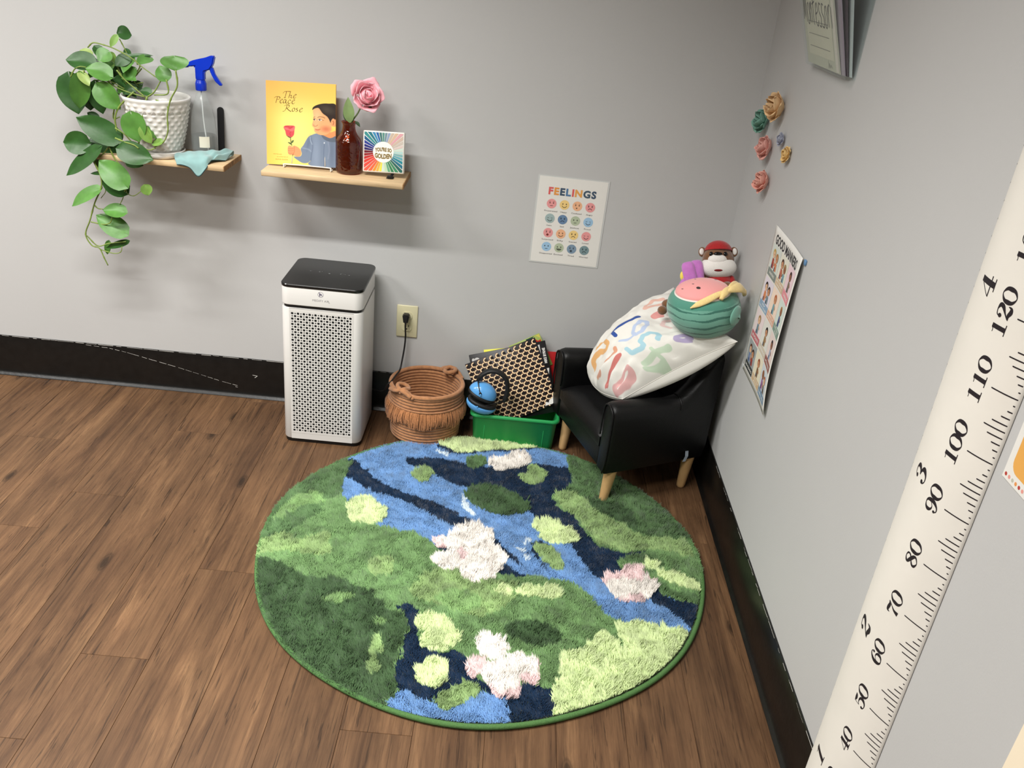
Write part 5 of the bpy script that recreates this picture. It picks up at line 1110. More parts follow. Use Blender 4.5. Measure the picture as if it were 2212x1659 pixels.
M_purp = mat('purple_plush', (196, 118, 196), rough=.85, sheen=.5, bump=.5, bscale=500, vary=.08, vscale=60)
pt_ = thing('purple_plush', 'bright purple plush toy with rounded lobes, left of the capped plush behind the watermelon', 'plush toy', (-.165, -.235, .60))
pc_ = Vector((-.150, -.235, .690))
def pp_(a, b, c=0): return tuple(pc_ + rgt * a + upv * b + view * c)
def boxy(d): return 1 / (np.abs(d[:, 0]) ** 4 + np.abs(d[:, 1]) ** 4 + np.abs(d[:, 2]) ** 4) ** .25
blob('body_lobe', pp_(-.008, -.006, .006), (.020, .036, .020), M_purp, pt_, Matrix.Rotation(math.radians(12), 4, tuple(view)) @ FR, boxy)
blob('body_lobe', pp_(.014, -.001, -.004), (.020, .036, .020), M_purp, pt_, Matrix.Rotation(math.radians(6), 4, tuple(view)) @ FR, boxy)
blob('leg', pp_(-.030, -.046, .004), (.013, .034, .014), M_purp, pt_, Matrix.Rotation(math.radians(-24), 4, tuple(view)) @ FR)
blob('yellow_tuft', pp_(-.029, -.012, -.012), (.008, .014, .006), mat('yellow_plush', (236, 216, 96), rough=.9, sheen=.4), pt_, FR)
bt = thing('brown_plush', 'small brown plush paw peeking out left of the watermelon plush', 'plush toy', (-.232, -.315, .575))
b0 = blob('paw', (-.233, -.318, .592), (.014, .014, .013), M_brown, bt)
blob('body', (-.205, -.290, .602), (.028, .020, .016), M_brown, bt)

# ---------------------------------------------------------------- wall shelves
M_shelf = mat('shelf_pine', (206, 178, 138), rough=.55, vary=.16, vscale=9, stretch=(1.2, 14, 14), bump=.15)
M_shelfend = mat('shelf_rough_end', (150, 112, 70), rough=.8, vary=.4, vscale=60, bump=.6, bscale=300)
ST_ = .8445
def shelf(x0, x1, label):
    s = thing('wall_shelf', label, 'shelf', ((x0 + x1) / 2, 0, .829), 'floating wood shelves on the back wall')
    rbox('board', (x0, -.167, .829), (x1 - .002, -.0005, ST_), M_shelf, s, r=.0012, seg=1)
    rbox('end_face', (x1 - .002, -.1665, .8292), (x1, -.0006, ST_ - .0002), M_shelfend, s, r=0)
    return s
shelf(-1.437, -1.020, 'pale wooden floating shelf holding the yellow book and amber bottle')
shelf(-1.965, -1.5445, 'pale wooden floating shelf holding the potted plant and spray bottle')

# book on wire easel
def sheet_frame(TL, TR, BL):
    TL, TR, BL = Vector(TL), Vector(TR), Vector(BL); ex = (TR - TL); w = ex.length; ex.normalize()
    ey = TL - BL; ey -= ex * ey.dot(ex); h = ey.length; ey.normalize(); n = ex.cross(ey)
    M = Matrix((ex, ey, n)).transposed().to_4x4(); M.translation = TL - ey * h; return M, w, h
M, w, h = sheet_frame((-1.448, -.0489, 1.0803), (-1.2435, -.0463, 1.0880), (-1.4405, -.0955, .848))
tb = thing('storybook', 'yellow storybook with a boy holding a rose, on a wire stand on the right shelf', 'book', tuple(M.translation))
M_cov = mat('glossy_cover', (128, 128, 128), rough=.3, spec=.4, attr=True)
M_edge = mat('cover_orange_edge', (226, 158, 84), rough=.5)
rbox('cover', (0, 0, -.0006), (w, h, 0), M_edge, tb, r=0, M=M)
rbox('back_cover', (0, 0, -.006), (w, h, -.0052), M_edge, tb, r=0, M=M)
rbox('pages', (.001, .001, -.0052), (w - .001, h - .001, -.0006), M_page, tb, r=0, M=M)
# painted cover in photo-crop units (1120 x 1400)
nx, ny = 300, 370
cv = Canvas(1120, 1400, (238, 206, 98), nx, ny)
cv.ell(520, 620, 560, 620, (242, 220, 112), soft=1.4, a=.8); cv.ell(500, 560, 330, 430, (246, 232, 138), soft=1.4, a=.8)
cv.ell(0, 1420, 700, 330, (228, 166, 90), soft=1.8, a=.8); cv.ell(1120, 1430, 700, 200, (238, 190, 90), soft=1.8, a=.5); cv.ell(-20, 700, 160, 900, (228, 168, 84), soft=1.8, a=.6)
Y = lambda y: 1400 - y
def S(L): return [(x - 22, Y(y - 98)) for x, y in L]
cv.poly(S([(720, 1480), (735, 1400), (690, 1440), (610, 1450), (530, 1410), (460, 1350), (560, 1340), (590, 1290), (575, 1210), (620, 1140), (690, 1010), (760, 960), (850, 930), (930, 960), (990, 1000), (1080, 980), (1145, 960), (1160, 1200), (1165, 1530)]), (122, 136, 156), soft=8)
cv.ell(820 - 22, Y(1250 - 98), 60, 260, (150, 164, 186), soft=1.2, a=.45); cv.ell(1080 - 22, Y(1250 - 98), 40, 260, (96, 108, 128), soft=1.4, a=.5)
cv.ell(680, Y(1000), 25, 120, (96, 110, 134), soft=1.2, rot=-.2, a=.5); cv.line(S([(958, 1100), (950, 1250), (955, 1500)]), 9, (92, 104, 128), soft=8, a=.8); cv.line(S([(740, 1010), (770, 1150), (750, 1300), (740, 1400)]), 16, (88, 100, 124), soft=16, a=.6)
cv.line(S([(730, 1000), (735, 1060), (760, 1120)]), 12, (172, 186, 204), soft=14, a=.7); cv.line(S([(600, 1190), (700, 1210), (740, 1240)]), 14, (168, 182, 202), soft=20, a=.5)
cv.line(S([(1020, 1060), (1040, 1200), (1020, 1350)]), 18, (150, 160, 180), soft=20, a=.5)
cv.ell(958 - 22, Y(1085 - 98), 9, 14, (214, 218, 226), soft=.4)
cv.poly(S([(860, 930), (940, 880), (1060, 900), (1140, 870), (1145, 960), (1080, 990), (1000, 1000), (930, 965)]), (226, 150, 98), soft=8)
cv.poly(S([(900, 940), (960, 965), (1060, 1000), (1140, 960), (1150, 1050), (1040, 1060), (950, 1020)]), (98, 108, 122), soft=8)
cv.poly(S([(775, 560), (785, 640), (778, 720), (760, 800), (790, 840), (800, 900), (850, 940), (930, 955), (1010, 930), (1060, 880), (1075, 800), (1070, 700), (1030, 600), (960, 530), (860, 500), (800, 520)]), (232, 172, 120), soft=7)
cv.ell(985 - 22, Y(850 - 98), 70, 45, (206, 110, 82), soft=1.4, a=.75); cv.ell(840 - 22, Y(640 - 98), 60, 90, (246, 200, 150), soft=1.5, a=.6); cv.ell(800, Y(720), 40, 60, (244, 194, 142), soft=1.5, a=.5)
cv.poly(S([(1060, 740), (1075, 680), (1110, 660), (1145, 680), (1145, 790), (1100, 800), (1075, 790)]), (228, 160, 110), soft=6); cv.line(S([(1095, 710), (1110, 730), (1100, 770)]), 12, (176, 100, 66), soft=8)
cv.poly(S([(765, 545), (775, 500), (830, 460), (920, 430), (1020, 422), (1145, 440), (1145, 670), (1100, 665), (1070, 700), (1058, 740), (1035, 690), (1000, 640), (930, 590), (880, 520), (850, 505), (800, 520)]), (52, 42, 38), soft=7)
cv.ell(980, Y(430), 90, 50, (84, 76, 64), soft=1.5, rot=-.3, a=.6)
cv.line(S([(850, 665), (880, 650), (940, 655), (965, 668)]), 9, (120, 78, 52), soft=7); cv.line(S([(785, 668), (805, 655)]), 8, (130, 84, 56), soft=7)
for ex_c, ey_c, rx in ((888, 702, 30), (800, 702, 18)):
    cv.ell(ex_c - 22, Y(ey_c - 98), rx, 12, (240, 226, 212), soft=.5); cv.ell(ex_c - 26, Y(ey_c - 98), 11, 13, (58, 30, 22), soft=.5); cv.line(S([(ex_c - rx - 4, 700), (ex_c, 684), (ex_c + rx + 8, 700)]), 6, (90, 48, 34), soft=5)
cv.line(S([(930, 712), (950, 706)]), 6, (120, 70, 44), soft=5)
cv.line(S([(785, 790), (795, 812), (830, 808), (850, 790)]), 9, (186, 112, 74), soft=8); cv.line(S([(812, 862), (850, 868), (890, 858)]), 9, (170, 74, 58), soft=7); cv.ell(848 - 22, Y(880 - 98), 34, 9, (222, 136, 108), soft=.8)
cv.poly(S([(370, 1180), (400, 1165), (440, 1180), (470, 1160), (540, 1190), (580, 1250), (575, 1320), (520, 1345), (450, 1325), (400, 1325), (370, 1300), (362, 1240)]), (234, 158, 110), soft=7)
for yy in (1215, 1250, 1290): cv.line(S([(372, yy), (410, yy + 4), (455, yy - 2)]), 6, (196, 104, 70), soft=6)
cv.line(S([(470, 1180), (470, 1260), (450, 1320)]), 7, (200, 112, 76), soft=7)
cv.line(S([(408, 1020), (415, 1090), (430, 1160)]), 13, (74, 78, 50), soft=7); cv.line(S([(445, 1310), (435, 1380), (425, 1450)]), 9, (74, 78, 50), soft=6)
cv.poly(S([(425, 1120), (430, 1080), (465, 1070), (450, 1110)]), (92, 112, 66), soft=5); cv.poly(S([(420, 1150), (365, 1115), (400, 1110), (425, 1135)]), (80, 100, 64), soft=5)
cv.poly(S([(335, 990), (400, 1035), (470, 990), (440, 1010), (400, 1015), (360, 1000)]), (66, 88, 54), soft=6)
cv.poly(S([(300, 870), (320, 835), (400, 825), (480, 832), (475, 900), (465, 980), (420, 1020), (380, 1010), (340, 985), (325, 920)]), (212, 84, 88), soft=6)
cv.poly(S([(300, 870), (350, 865), (400, 890), (450, 860), (480, 832), (470, 900), (420, 925), (390, 905), (340, 900)]), (226, 120, 118), soft=6, a=.8)
cv.line(S([(330, 850), (380, 845), (400, 870), (440, 845)]), 7, (176, 52, 62), soft=7); cv.line(S([(420, 925), (400, 960), (415, 1000)]), 7, (176, 52, 62), soft=7)
inkc = (92, 66, 28)
def pen(L, k=1): cv.pen(S(L), 6.5 * k, 2.4 * k, math.radians(40), inkc, soft=3)
# The
pen([(298, 295), (320, 270), (380, 262), (420, 262)]); pen([(352, 268), (340, 320), (325, 365)]); pen([(312, 368), (335, 368)])
pen([(415, 268), (400, 320), (388, 368)]); pen([(392, 340), (415, 322), (432, 330), (420, 358), (438, 366)])
pen([(462, 345), (495, 322), (508, 308), (492, 303), (468, 330), (462, 358), (480, 368), (500, 352)])
# Peace
pen([(158, 380), (180, 362), (230, 358), (248, 375), (232, 398), (205, 405)]); pen([(205, 366), (190, 420), (180, 460)])
pen([(248, 432), (278, 412), (288, 400), (272, 396), (250, 420), (248, 452), (265, 462), (285, 446)])
pen([(345, 405), (318, 400), (300, 430), (302, 458), (325, 450), (345, 410), (338, 452), (355, 460)])
pen([(420, 408), (400, 400), (378, 425), (376, 455), (395, 462), (412, 450)])
pen([(440, 432), (470, 412), (482, 398), (465, 394), (442, 420), (440, 452), (458, 462), (480, 446)])
# Rose
pen([(318, 502), (350, 485), (390, 488), (392, 515), (365, 535), (350, 538)]); pen([(358, 492), (345, 540), (320, 585), (290, 596)]); pen([(352, 538), (385, 570), (420, 592)])
pen([(470, 530), (448, 545), (440, 575), (455, 588), (478, 570), (482, 540), (468, 530)])
pen([(530, 530), (510, 535), (512, 552), (528, 566), (520, 584), (498, 586)])
pen([(560, 562), (592, 545), (606, 530), (590, 526), (562, 552), (560, 582), (580, 590), (602, 572)])
off = Vector((0, 0, .0002))
pts_ = np.stack([cv.x.ravel() / 1120 * w, cv.y.ravel() / 1400 * h], -1)
Mn = np.array(M); V = pts_[:, :1] * Mn[:3, 0] + pts_[:, 1:] * Mn[:3, 1] + Mn[:3, 3] + Mn[:3, 2] * .0003
part_label(fast_mesh('cover_art', V, grid(nx, ny), M_cov, tb, colors=cv.rgba()), 'painted yellow cover picture of a boy with a rose')
pr = Print(lambda x, y, hh: tuple(M @ Vector((x, y, hh + .0004))), .0001)
pr.text('WRITTEN AND', .032, .0300, .0026, (176, 122, 50), width=.026); pr.text('ILLUSTRATED BY', .047, .0228, .0026, (176, 122, 50), width=.034); pr.text('ALICIA OLSON', .044, .0155, .0036, (172, 112, 44), width=.037)
pr.build('cover_credits', M_print, tb)
M_wire = mat('white_wire', (232, 230, 224), rough=.35)
ez = thing('book_stand', 'small white wire easel propping up the yellow storybook', 'book stand', (-1.315, -.09, ST_))
zt = ST_
front = smooth_path([(-1.385, -.099, zt + .002), (-1.385, -.108, zt + .002), (-1.385, -.1085, zt + .008), (-1.380, -.1085, zt + .0115), (-1.315, -.1085, zt + .0125), (-1.250, -.1085, zt + .0125), (-1.2455, -.1085, zt + .009), (-1.2455, -.108, zt + .002), (-1.2455, -.099, zt + .002)], 4)
mesh('front_lip', *tube(front, .0018, 8), M_wire, ez, smooth=True)
for x in (-1.385, -1.2455):
    mesh('side_wire', *tube([(x, -.099, zt + .002), (x, -.06, zt + .002), (x, -.012, zt + .002)], .0016, 8), M_wire, ez, smooth=True)
    mesh('upright', *tube([(x + (.02 if x < -1.3 else -.02), -.0935, zt + .0125), (x + (.03 if x < -1.3 else -.03), -.0560, zt + .15)], .0016, 8), M_wire, ez, smooth=True)
mesh('back_leg', *tube([(-1.315, -.0575, zt + .14), (-1.315, -.010, zt + .002)], .0016, 8), M_wire, ez, smooth=True)

# amber bottle with rose
def thin_glass(name, tint, gloss=.12, rough=.06, body=None, body_amt=0.0, ior=1.35):
    """thin-walled clear sheet: tinted transparency plus fresnel reflection"""
    m = bpy.data.materials.new(name); m.use_nodes = True; nt = m.node_tree; nt.nodes.clear(); L = nt.links
    out_ = add(nt, 'ShaderNodeOutputMaterial'); tr = add(nt, 'ShaderNodeBsdfTransparent'); gl = add(nt, 'ShaderNodeBsdfGlossy')
    tr.inputs[0].default_value = lin(tint); gl.inputs['Roughness'].default_value = rough; gl.inputs[0].default_value = (1, 1, 1, 1)
    src = tr.outputs[0]
    if body:
        df = add(nt, 'ShaderNodeBsdfDiffuse'); df.inputs[0].default_value = lin(body)
        tl = add(nt, 'ShaderNodeBsdfTranslucent'); tl.inputs[0].default_value = lin(body)
        mb = add(nt, 'ShaderNodeMixShader'); mb.inputs[0].default_value = .5; L.new(df.outputs[0], mb.inputs[1]); L.new(tl.outputs[0], mb.inputs[2])
        mx = add(nt, 'ShaderNodeMixShader'); mx.inputs[0].default_value = body_amt; L.new(src, mx.inputs[1]); L.new(mb.outputs[0], mx.inputs[2]); src = mx.outputs[0]
    fr = add(nt, 'ShaderNodeLayerWeight'); fr.inputs['Blend'].default_value = .5
    pw = add(nt, 'ShaderNodeMath', operation='POWER'); pw.inputs[1].default_value = 4; L.new(fr.outputs['Facing'], pw.inputs[0])
    ad = add(nt, 'ShaderNodeMath', operation='MULTIPLY_ADD'); ad.inputs[1].default_value = .6 * (ior - 1) / .35; ad.inputs[2].default_value = gloss * .15; L.new(pw.outputs[0], ad.inputs[0])
    mix = add(nt, 'ShaderNodeMixShader'); L.new(ad.outputs[0], mix.inputs[0]); L.new(src, mix.inputs[1]); L.new(gl.outputs[0], mix.inputs[2]); L.new(mix.outputs[0], out_.inputs[0])
    return m, nt, gl, fr
M_amber, nt, gl, fr = thin_glass('amber_glass', (206, 118, 66), .4, .05, (150, 66, 26), .16)
tc = add(nt, 'ShaderNodeTexCoord'); vo = add(nt, 'ShaderNodeTexVoronoi'); vo.feature = 'DISTANCE_TO_EDGE'; vo.inputs['Scale'].default_value = 75
nt.links.new(tc.outputs['Object'], vo.inputs['Vector']); bp = add(nt, 'ShaderNodeBump'); bp.inputs['Strength'].default_value = .45; bp.inputs['Distance'].default_value = .003
nt.links.new(vo.outputs['Distance'], bp.inputs['Height']); nt.links.new(bp.outputs[0], gl.inputs['Normal']); nt.links.new(bp.outputs[0], fr.inputs['Normal'])
VX, VY = -1.196, -.088
vb = thing('glass_bottle', 'amber glass bottle vase with embossed sides holding a pink rose, middle of the right shelf', 'vase', (VX, VY, ST_))
pr_ = [(0, .0), (.030, .0), (.0345, .0015), (.0375, .006), (.0385, .014), (.0385, .080), (.0375, .092), (.033, .103), (.025, .113), (.0205, .122), (.0185, .131), (.0180, .138), (.0195, .144), (.0225, .148), (.0220, .150), (.0195, .149), (.0160, .143), (.0152, .137), (.0155, .130), (.0175, .120), (.022, .110), (.030, .100), (.0345, .091), (.0355, .080), (.0355, .014), (.034, .008), (.028, .0045), (0, .0045)]
weighted(mesh('bottle_body', *lathe([(r, z + ST_ + .0003) for r, z in pr_], (VX, VY, 0), 64), M_amber, vb), 60)

def petal_mesh(c, B, a0, r0, bulge, H, W, curl, n=8, ruffle=.0, seed=0):
    """cupped petal wrapping round the bloom axis: r0 radius, bulge, height H, half-angle W"""
    V = []; rr = random.Random(seed); ph = rr.uniform(0, 6)
    for i in range(n + 1):
        u = i / n
        wu = W * min(1, .35 + 1.1 * u) * (1 - max(0, (u - .72) / .28) ** 2.4 * .55)
        for j in range(n + 1):
            s = j / n * 2 - 1; a = a0 + s * wu
            r = r0 * (.35 + .65 * math.sin(min(1, u * 1.25) * math.pi / 2)) + bulge * math.sin(u * math.pi) + curl * max(0, u - .6) ** 1.6 * 4 * (1 - .35 * s * s) + .05 * r0 * s + ruffle * math.sin(s * 5 + ph) * u
            z = H * (u - .16 * abs(s) ** 3 * u) - curl * max(0, u - .8) * 1.6 + ruffle * math.sin(s * 4 + ph * 2) * u
            V.append(B @ Vector((r * math.cos(a), r * math.sin(a), z)) + c)
    return V, [tuple(x) for x in grid(n + 1, n + 1)]
def rose(parent, c, axis, layers, m, seed=1, name='petal', solid=.0006):
    """layers = (count, radius, bulge, height, half-angle, curl, base z) in metres"""
    rr = random.Random(seed); B = frame(axis).to_3x3(); k = 0
    for li, (cnt, r0, bl, H, W, curl, zb) in enumerate(layers):
        for q in range(cnt):
            a = 2 * math.pi * (q + .5 * li + rr.uniform(-.12, .12)) / cnt; f = rr.uniform(.92, 1.08)
            V, F = petal_mesh(Vector(c) + B @ Vector((0, 0, zb)), B, a, r0 * rr.uniform(.93, 1.07), bl, H * f, W, curl * rr.uniform(.6, 1.3), ruffle=.05 * r0, seed=seed * 100 + k)
            p = mesh(name, V, F, m, parent, smooth=True)
            md = p.modifiers.new('thick', 'SOLIDIFY'); md.thickness = solid; md.offset = 0
            k += 1
M_rosep = mat('pink_rose_petal', (255, 190, 200), rough=.75, vary=.04, vscale=60, sheen=.2, sss=.2)
M_rstem = mat('artificial_stem', (92, 112, 62), rough=.6)
M_rleaf = mat('artificial_leaf', (118, 142, 88), rough=.6, vary=.1, vscale=50)
M_rleafd = mat('artificial_leaf_dark', (52, 72, 46), rough=.6)
rs = thing('artificial_rose', 'pink artificial rose with green leaves standing in the amber bottle', 'flower', (VX, VY, ST_ + .006))
RC_ = Vector((-1.1505, -.078, 1.066)); rax = Vector((.30, -.80, .32))
mesh('stem', *tube(smooth_path([(VX + .012, VY - .008, ST_ + .010), (VX, VY, .93), (VX + .008, VY, .99), (-1.170, -.086, 1.022), tuple(RC_)], 6), .0022, 8), M_rstem, rs, smooth=True)
LY = [(2, .006, .002, .050, 1.6, .0, .006), (3, .012, .003, .052, 1.25, .001, .004), (3, .020, .004, .051, 1.15, .004, .002), (4, .028, .004, .046, .95, .010, 0), (5, .034, .003, .036, .82, .016, -.002)]
rose(rs, RC_, rax, LY, M_rosep, 3, solid=.0007)
V, F = ellipsoid(tuple(RC_ + rax.normalized() * .020), (.022, .022, .022)); mesh('petal_core', V, F, M_rosep, rs, smooth=True)
V, F = ellipsoid(tuple(RC_), (.010, .010, .012)); mesh('calyx', V, F, M_rstem, rs, smooth=True)
def leaf_pts(b, t, wd, nrm, fold=.25, droop=.1, n=8, mw=6, heart=False):
    b, t = Vector(b), Vector(t); ax = t - b; L_ = ax.length; ax.normalize(); nrm = Vector(nrm); nrm = (nrm - ax * nrm.dot(ax)).normalized(); sd = ax.cross(nrm)
    V = []
    for i in range(n + 1):
        u = i / n
        if heart: wf = 2.2 * max(u, .0) ** .45 * (1 - u) ** .78 * (1 if u < .8 else 1 - .25 * (u - .8) / .2) if 0 < u < 1 else .02
        else: wf = math.sin(math.pi * u ** .8) ** .9 if 0 < u < 1 else .02
        for j in range(mw + 1):
            s = j / mw * 2 - 1
            back = -.16 * L_ * (1 - u) ** 4 * (abs(s) ** .8) if heart else 0
            p = b + ax * (L_ * u + back) + sd * (s * wd * wf) + nrm * (abs(s) ** 1.3 * wd * fold * wf - droop * L_ * (u - .35) ** 2 * 1.6 + .03 * wd * math.sin(s * 3 + u * 7))
            V.append(p)
    return V, [tuple(x) for x in grid(n + 1, mw + 1)]
def leaf(name, parent, b, t, wd, nrm, m, **k):
    V, F = leaf_pts(b, t, wd, nrm, **k); o = mesh(name, V, F, m, parent, smooth=True); return o
CAMDIR = Vector((.3, -.85, .38))
leaf('leaf', rs, (-1.1925, -.093, .990), (-1.2005, -.088, 1.0625), .0165, (0, -1, .1), M_rleaf)
leaf('leaf', rs, (-1.206, -.086, .992), (-1.217, -.070, 1.033), .007, (-.8, -.6, .1), M_rleafd)
leaf('leaf', rs, (-1.176, -.100, .999), (-1.160, -.104, .985), .006, (.5, -.6, .6), M_rleafd)
leaf('leaf', rs, (-1.136, -.098, 1.048), (-1.130, -.102, 1.036), .005, (.3, -.8, -.2), M_rleafd)

# "golden" board book on black foot
M, w, h = sheet_frame((-1.1545, -.0853, .9734), (-1.0325, -.0850, .9775), (-1.1475, -.1086, .8570))
gd = thing('board_book', 'square board book with rainbow sunburst cover, right end of the right shelf', 'book', tuple(M.translation))
M_cream = mat('cream_board', (232, 229, 220), rough=.55)
rbox('covers', (0, 0, -.022), (w, h, 0), M_cream, gd, r=.003, seg=2, M=M)
pr = Print(lambda x, y, hh: tuple(M @ Vector((x, y, hh + .0003))), .00025)
rays = [(60, 140, 140), (40, 116, 130), (62, 138, 180), (44, 100, 160), (60, 110, 110), (86, 140, 130), (110, 140, 150), (140, 158, 186), (196, 178, 160), (210, 178, 150), (216, 160, 166), (200, 176, 160), (196, 184, 172), (210, 192, 184), (196, 214, 200), (170, 206, 200), (120, 168, 168), (96, 160, 170), (40, 130, 144), (40, 108, 128), (40, 96, 88), (60, 130, 92), (52, 120, 80), (96, 160, 120), (180, 208, 170), (196, 216, 200), (232, 214, 70), (216, 170, 70), (222, 140, 50), (222, 100, 60), (228, 90, 70), (222, 72, 60), (214, 60, 50), (190, 44, 44), (150, 34, 40), (110, 28, 44), (50, 36, 100), (40, 44, 120), (44, 60, 140), (30, 90, 130)]
N_ = len(rays); cx, cy = w * .495, h * .50; e = .004
def box_hit(a):
    dx, dy = math.cos(a), math.sin(a); tx = ((w - e - cx) if dx > 0 else (cx - e)) / max(abs(dx), 1e-6); ty = ((h - e - cy) if dy > 0 else (cy - e)) / max(abs(dy), 1e-6); t_ = min(tx, ty); return (cx + dx * t_, cy + dy * t_)
rays2 = rays[::1]
for k in range(N_):
    a0 = math.pi * .78 - 2 * math.pi * (k + .09) / N_; a1 = math.pi * .78 - 2 * math.pi * (k + .91) / N_
    P = [(cx + .029 * math.cos(a0), cy + .029 * math.sin(a0)), box_hit(a0)]
    for ca_ in (math.pi * .25, math.pi * .75, -math.pi * .25, -math.pi * .75):
        for off_ in (0, 2 * math.pi, -2 * math.pi):
            c_ = math.atan2((h - e - cy) if ca_ > 0 else -(cy - e), (w - e - cx) if abs(ca_) < 1.6 else -(cx - e)) + off_
            if a1 < c_ < a0: P.append(box_hit(c_))
    P += [box_hit(a1), (cx + .029 * math.cos(a1), cy + .029 * math.sin(a1))]
    pr.poly(P, rays2[k], 1)
pr.disc(cx, cy, .0305, .0300, (240, 238, 228), 2, n=48)
wp = lambda X, Y: (X, Y * (1 + .0) + .0035 * np.cos(X / .030 * 1.6) - .0015)
gold = (132, 112, 66)
pr.text("YOU'RE SO", cx, cy + .0060, .0105, gold, 3, bold=.055, width=.050, warp=wp)
pr.text('GOLDEN', cx, cy - .0095, .0130, gold, 3, bold=.055, width=.050, warp=lambda X, Y: (X, Y - .0022 * np.cos(X / .025 * 1.6)))
part_label(pr.build('cover_print', M_print, gd), 'sunburst of coloured rays round a cream circle with lettering')
st = thing('display_stand', 'tiny black display stand under the rainbow board book', 'book stand', (-1.068, -.09, ST_))
rbox('foot', (-1.0785, -.118, ST_), (-1.0575, -.095, ST_ + .0035), M_black, st, r=.0015, seg=2)
rbox('riser', (-1.0745, -.1245 + .004, ST_ + .0005), (-1.0615, -.1155, ST_ + .011), M_black, st, r=.0012, seg=2)
rbox('rear_arm', (-1.072, -.095, ST_), (-1.064, -.02, ST_ + .003), M_black, st, r=.001, seg=1)

# ---------------------------------------------------------------- potted plant on the left shelf
PX_, PY_ = -1.7535, -.1005
M_pot, nt, b = new_mat('white_glazed_ceramic'); b.inputs['Base Color'].default_value = lin((228, 226, 220)); b.inputs['Roughness'].default_value = .22
tc = add(nt, 'ShaderNodeTexCoord'); nz = add(nt, 'ShaderNodeTexNoise'); nz.inputs['Scale'].default_value = 14
rp = add(nt, 'ShaderNodeValToRGB'); rp.color_ramp.elements[0].position = .74; rp.color_ramp.elements[0].color = lin((228, 226, 220)); rp.color_ramp.elements[1].position = .79; rp.color_ramp.elements[1].color = lin((176, 130, 92))
nt.links.new(tc.outputs['Object'], nz.inputs['Vector']); nt.links.new(nz.outputs[0], rp.inputs[0]); nt.links.new(rp.outputs[0], b.inputs['Base Color'])
plant = thing('potted_plant', 'trailing pothos in a white hobnail pot with saucer on the left shelf', 'plant', (PX_, PY_, ST_))
prof = [(0, .012), (.052, .012), (.058, .016)] + [(.060 + .034 * ((z - .02) / .15) ** .75, z) for z in np.linspace(.02, .158, 50)] + [(.0955, .163), (.0965, .168), (.0945, .1715), (.0905, .170), (.0890, .160), (.087, .13), (.080, .128), (0, .128)]
n = 176; V = []; a = np.arange(n) / n * 2 * math.pi
for r, z in prof:
    rowf = (z - .026) / .0125; row = round(rowf); bz = max(0, 1 - ((rowf - row) / .42) ** 2) if .024 < z < .156 else 0
    nb = 22; ph = (a / (2 * math.pi) * nb + (.5 if row % 2 else 0)) % 1.0
    bx = np.clip(1 - ((ph - .5) / .28) ** 2, 0, 1)
    R_ = r + (.0035 * bz * bx if r > .055 and 0 <= row <= 10 and z < .157 else 0)
    V += [(PX_ + rr_ * math.cos(t_), PY_ + rr_ * math.sin(t_), ST_ + z) for rr_, t_ in zip(np.broadcast_to(R_, n), a)]
F = [(i * n + q, i * n + (q + 1) % n, (i + 1) * n + (q + 1) % n, (i + 1) * n + q) for i in range(len(prof) - 1) for q in range(n)]
part_label(mesh('pot', V, F, M_pot, plant, smooth=True), 'white glazed pot with raised dots')
weighted(mesh('saucer', *lathe([(0, .0), (.060, .0), (.067, .003), (.070, .010), (.0705, .018), (.0685, .0195), (.067, .017), (.064, .009), (.058, .0065), (0, .0065)], (PX_, PY_, ST_ + .0003), 64), M_pot, plant), 50)
M_soil = mat('potting_soil', (52, 38, 28), rough=1, vary=.5, vscale=160, bump=1, bscale=220)
V, F = ellipsoid((PX_, PY_, ST_ + .130), (.086, .086, .012)); mesh('soil', V, F, M_soil, plant, smooth=True)
def leafmat(name, rgb, rough=.42):
    m = mat(name, rgb, rough=rough, spec=.5, vary=.16, vscale=38, bump=.2, bscale=60); 
    b = m.node_tree.nodes['Principled BSDF']; b.inputs['Subsurface Weight'].default_value = .08; b.inputs['Subsurface Radius'].default_value = (.004, .008, .002); return m
LM = [leafmat('pothos_leaf_dark', (44, 84, 34)), leafmat('pothos_leaf_mid', (82, 130, 56)), leafmat('pothos_leaf_light', (116, 152, 70)), leafmat('pothos_leaf_pale', (150, 172, 98))]
M_vine = mat('pothos_vine', (118, 138, 62), rough=.5, vary=.2, vscale=40)
rl = random.Random(11)
for bpt, tpt, wd, k in LEAVES:
    nrm = CAMDIR + Vector((rl.uniform(-.4, .4), 0, rl.uniform(-.3, .6)))
    leaf('leaf', plant, bpt, tpt, wd * .62, nrm, LM[k], fold=rl.uniform(.12, .42), droop=rl.uniform(-.05, .22), heart=True, n=12, mw=8)
for q in range(16):   # smaller leaves deep in the crown behind the rim
    a_ = rl.uniform(0, 1); c0 = Vector((-1.93 + .17 * a_, -.06 - .05 * rl.random(), 1.075 + rl.uniform(-.075, .055))); d0 = Vector((rl.uniform(-1, .6), rl.uniform(-.8, .1), rl.uniform(-.9, .4))).normalized()
    leaf('leaf', plant, c0, c0 + d0 * rl.uniform(.035, .060), rl.uniform(.013, .019), CAMDIR + Vector((rl.uniform(-.5, .5), 0, rl.uniform(-.3, .6))), LM[rl.choice((0, 0, 1))], fold=.25, droop=.1, heart=True, n=12, mw=8)
for pts, r in VINES:
    P = smooth_path(pts, 6); 
    R_ = np.linspace(r, r * .75, len(P)) * 1.05
    for q in range(3, len(P) - 1, 9): R_[q] *= 1.35
    mesh('vine', *tube(P, R_, 7), M_vine, plant, smooth=True)

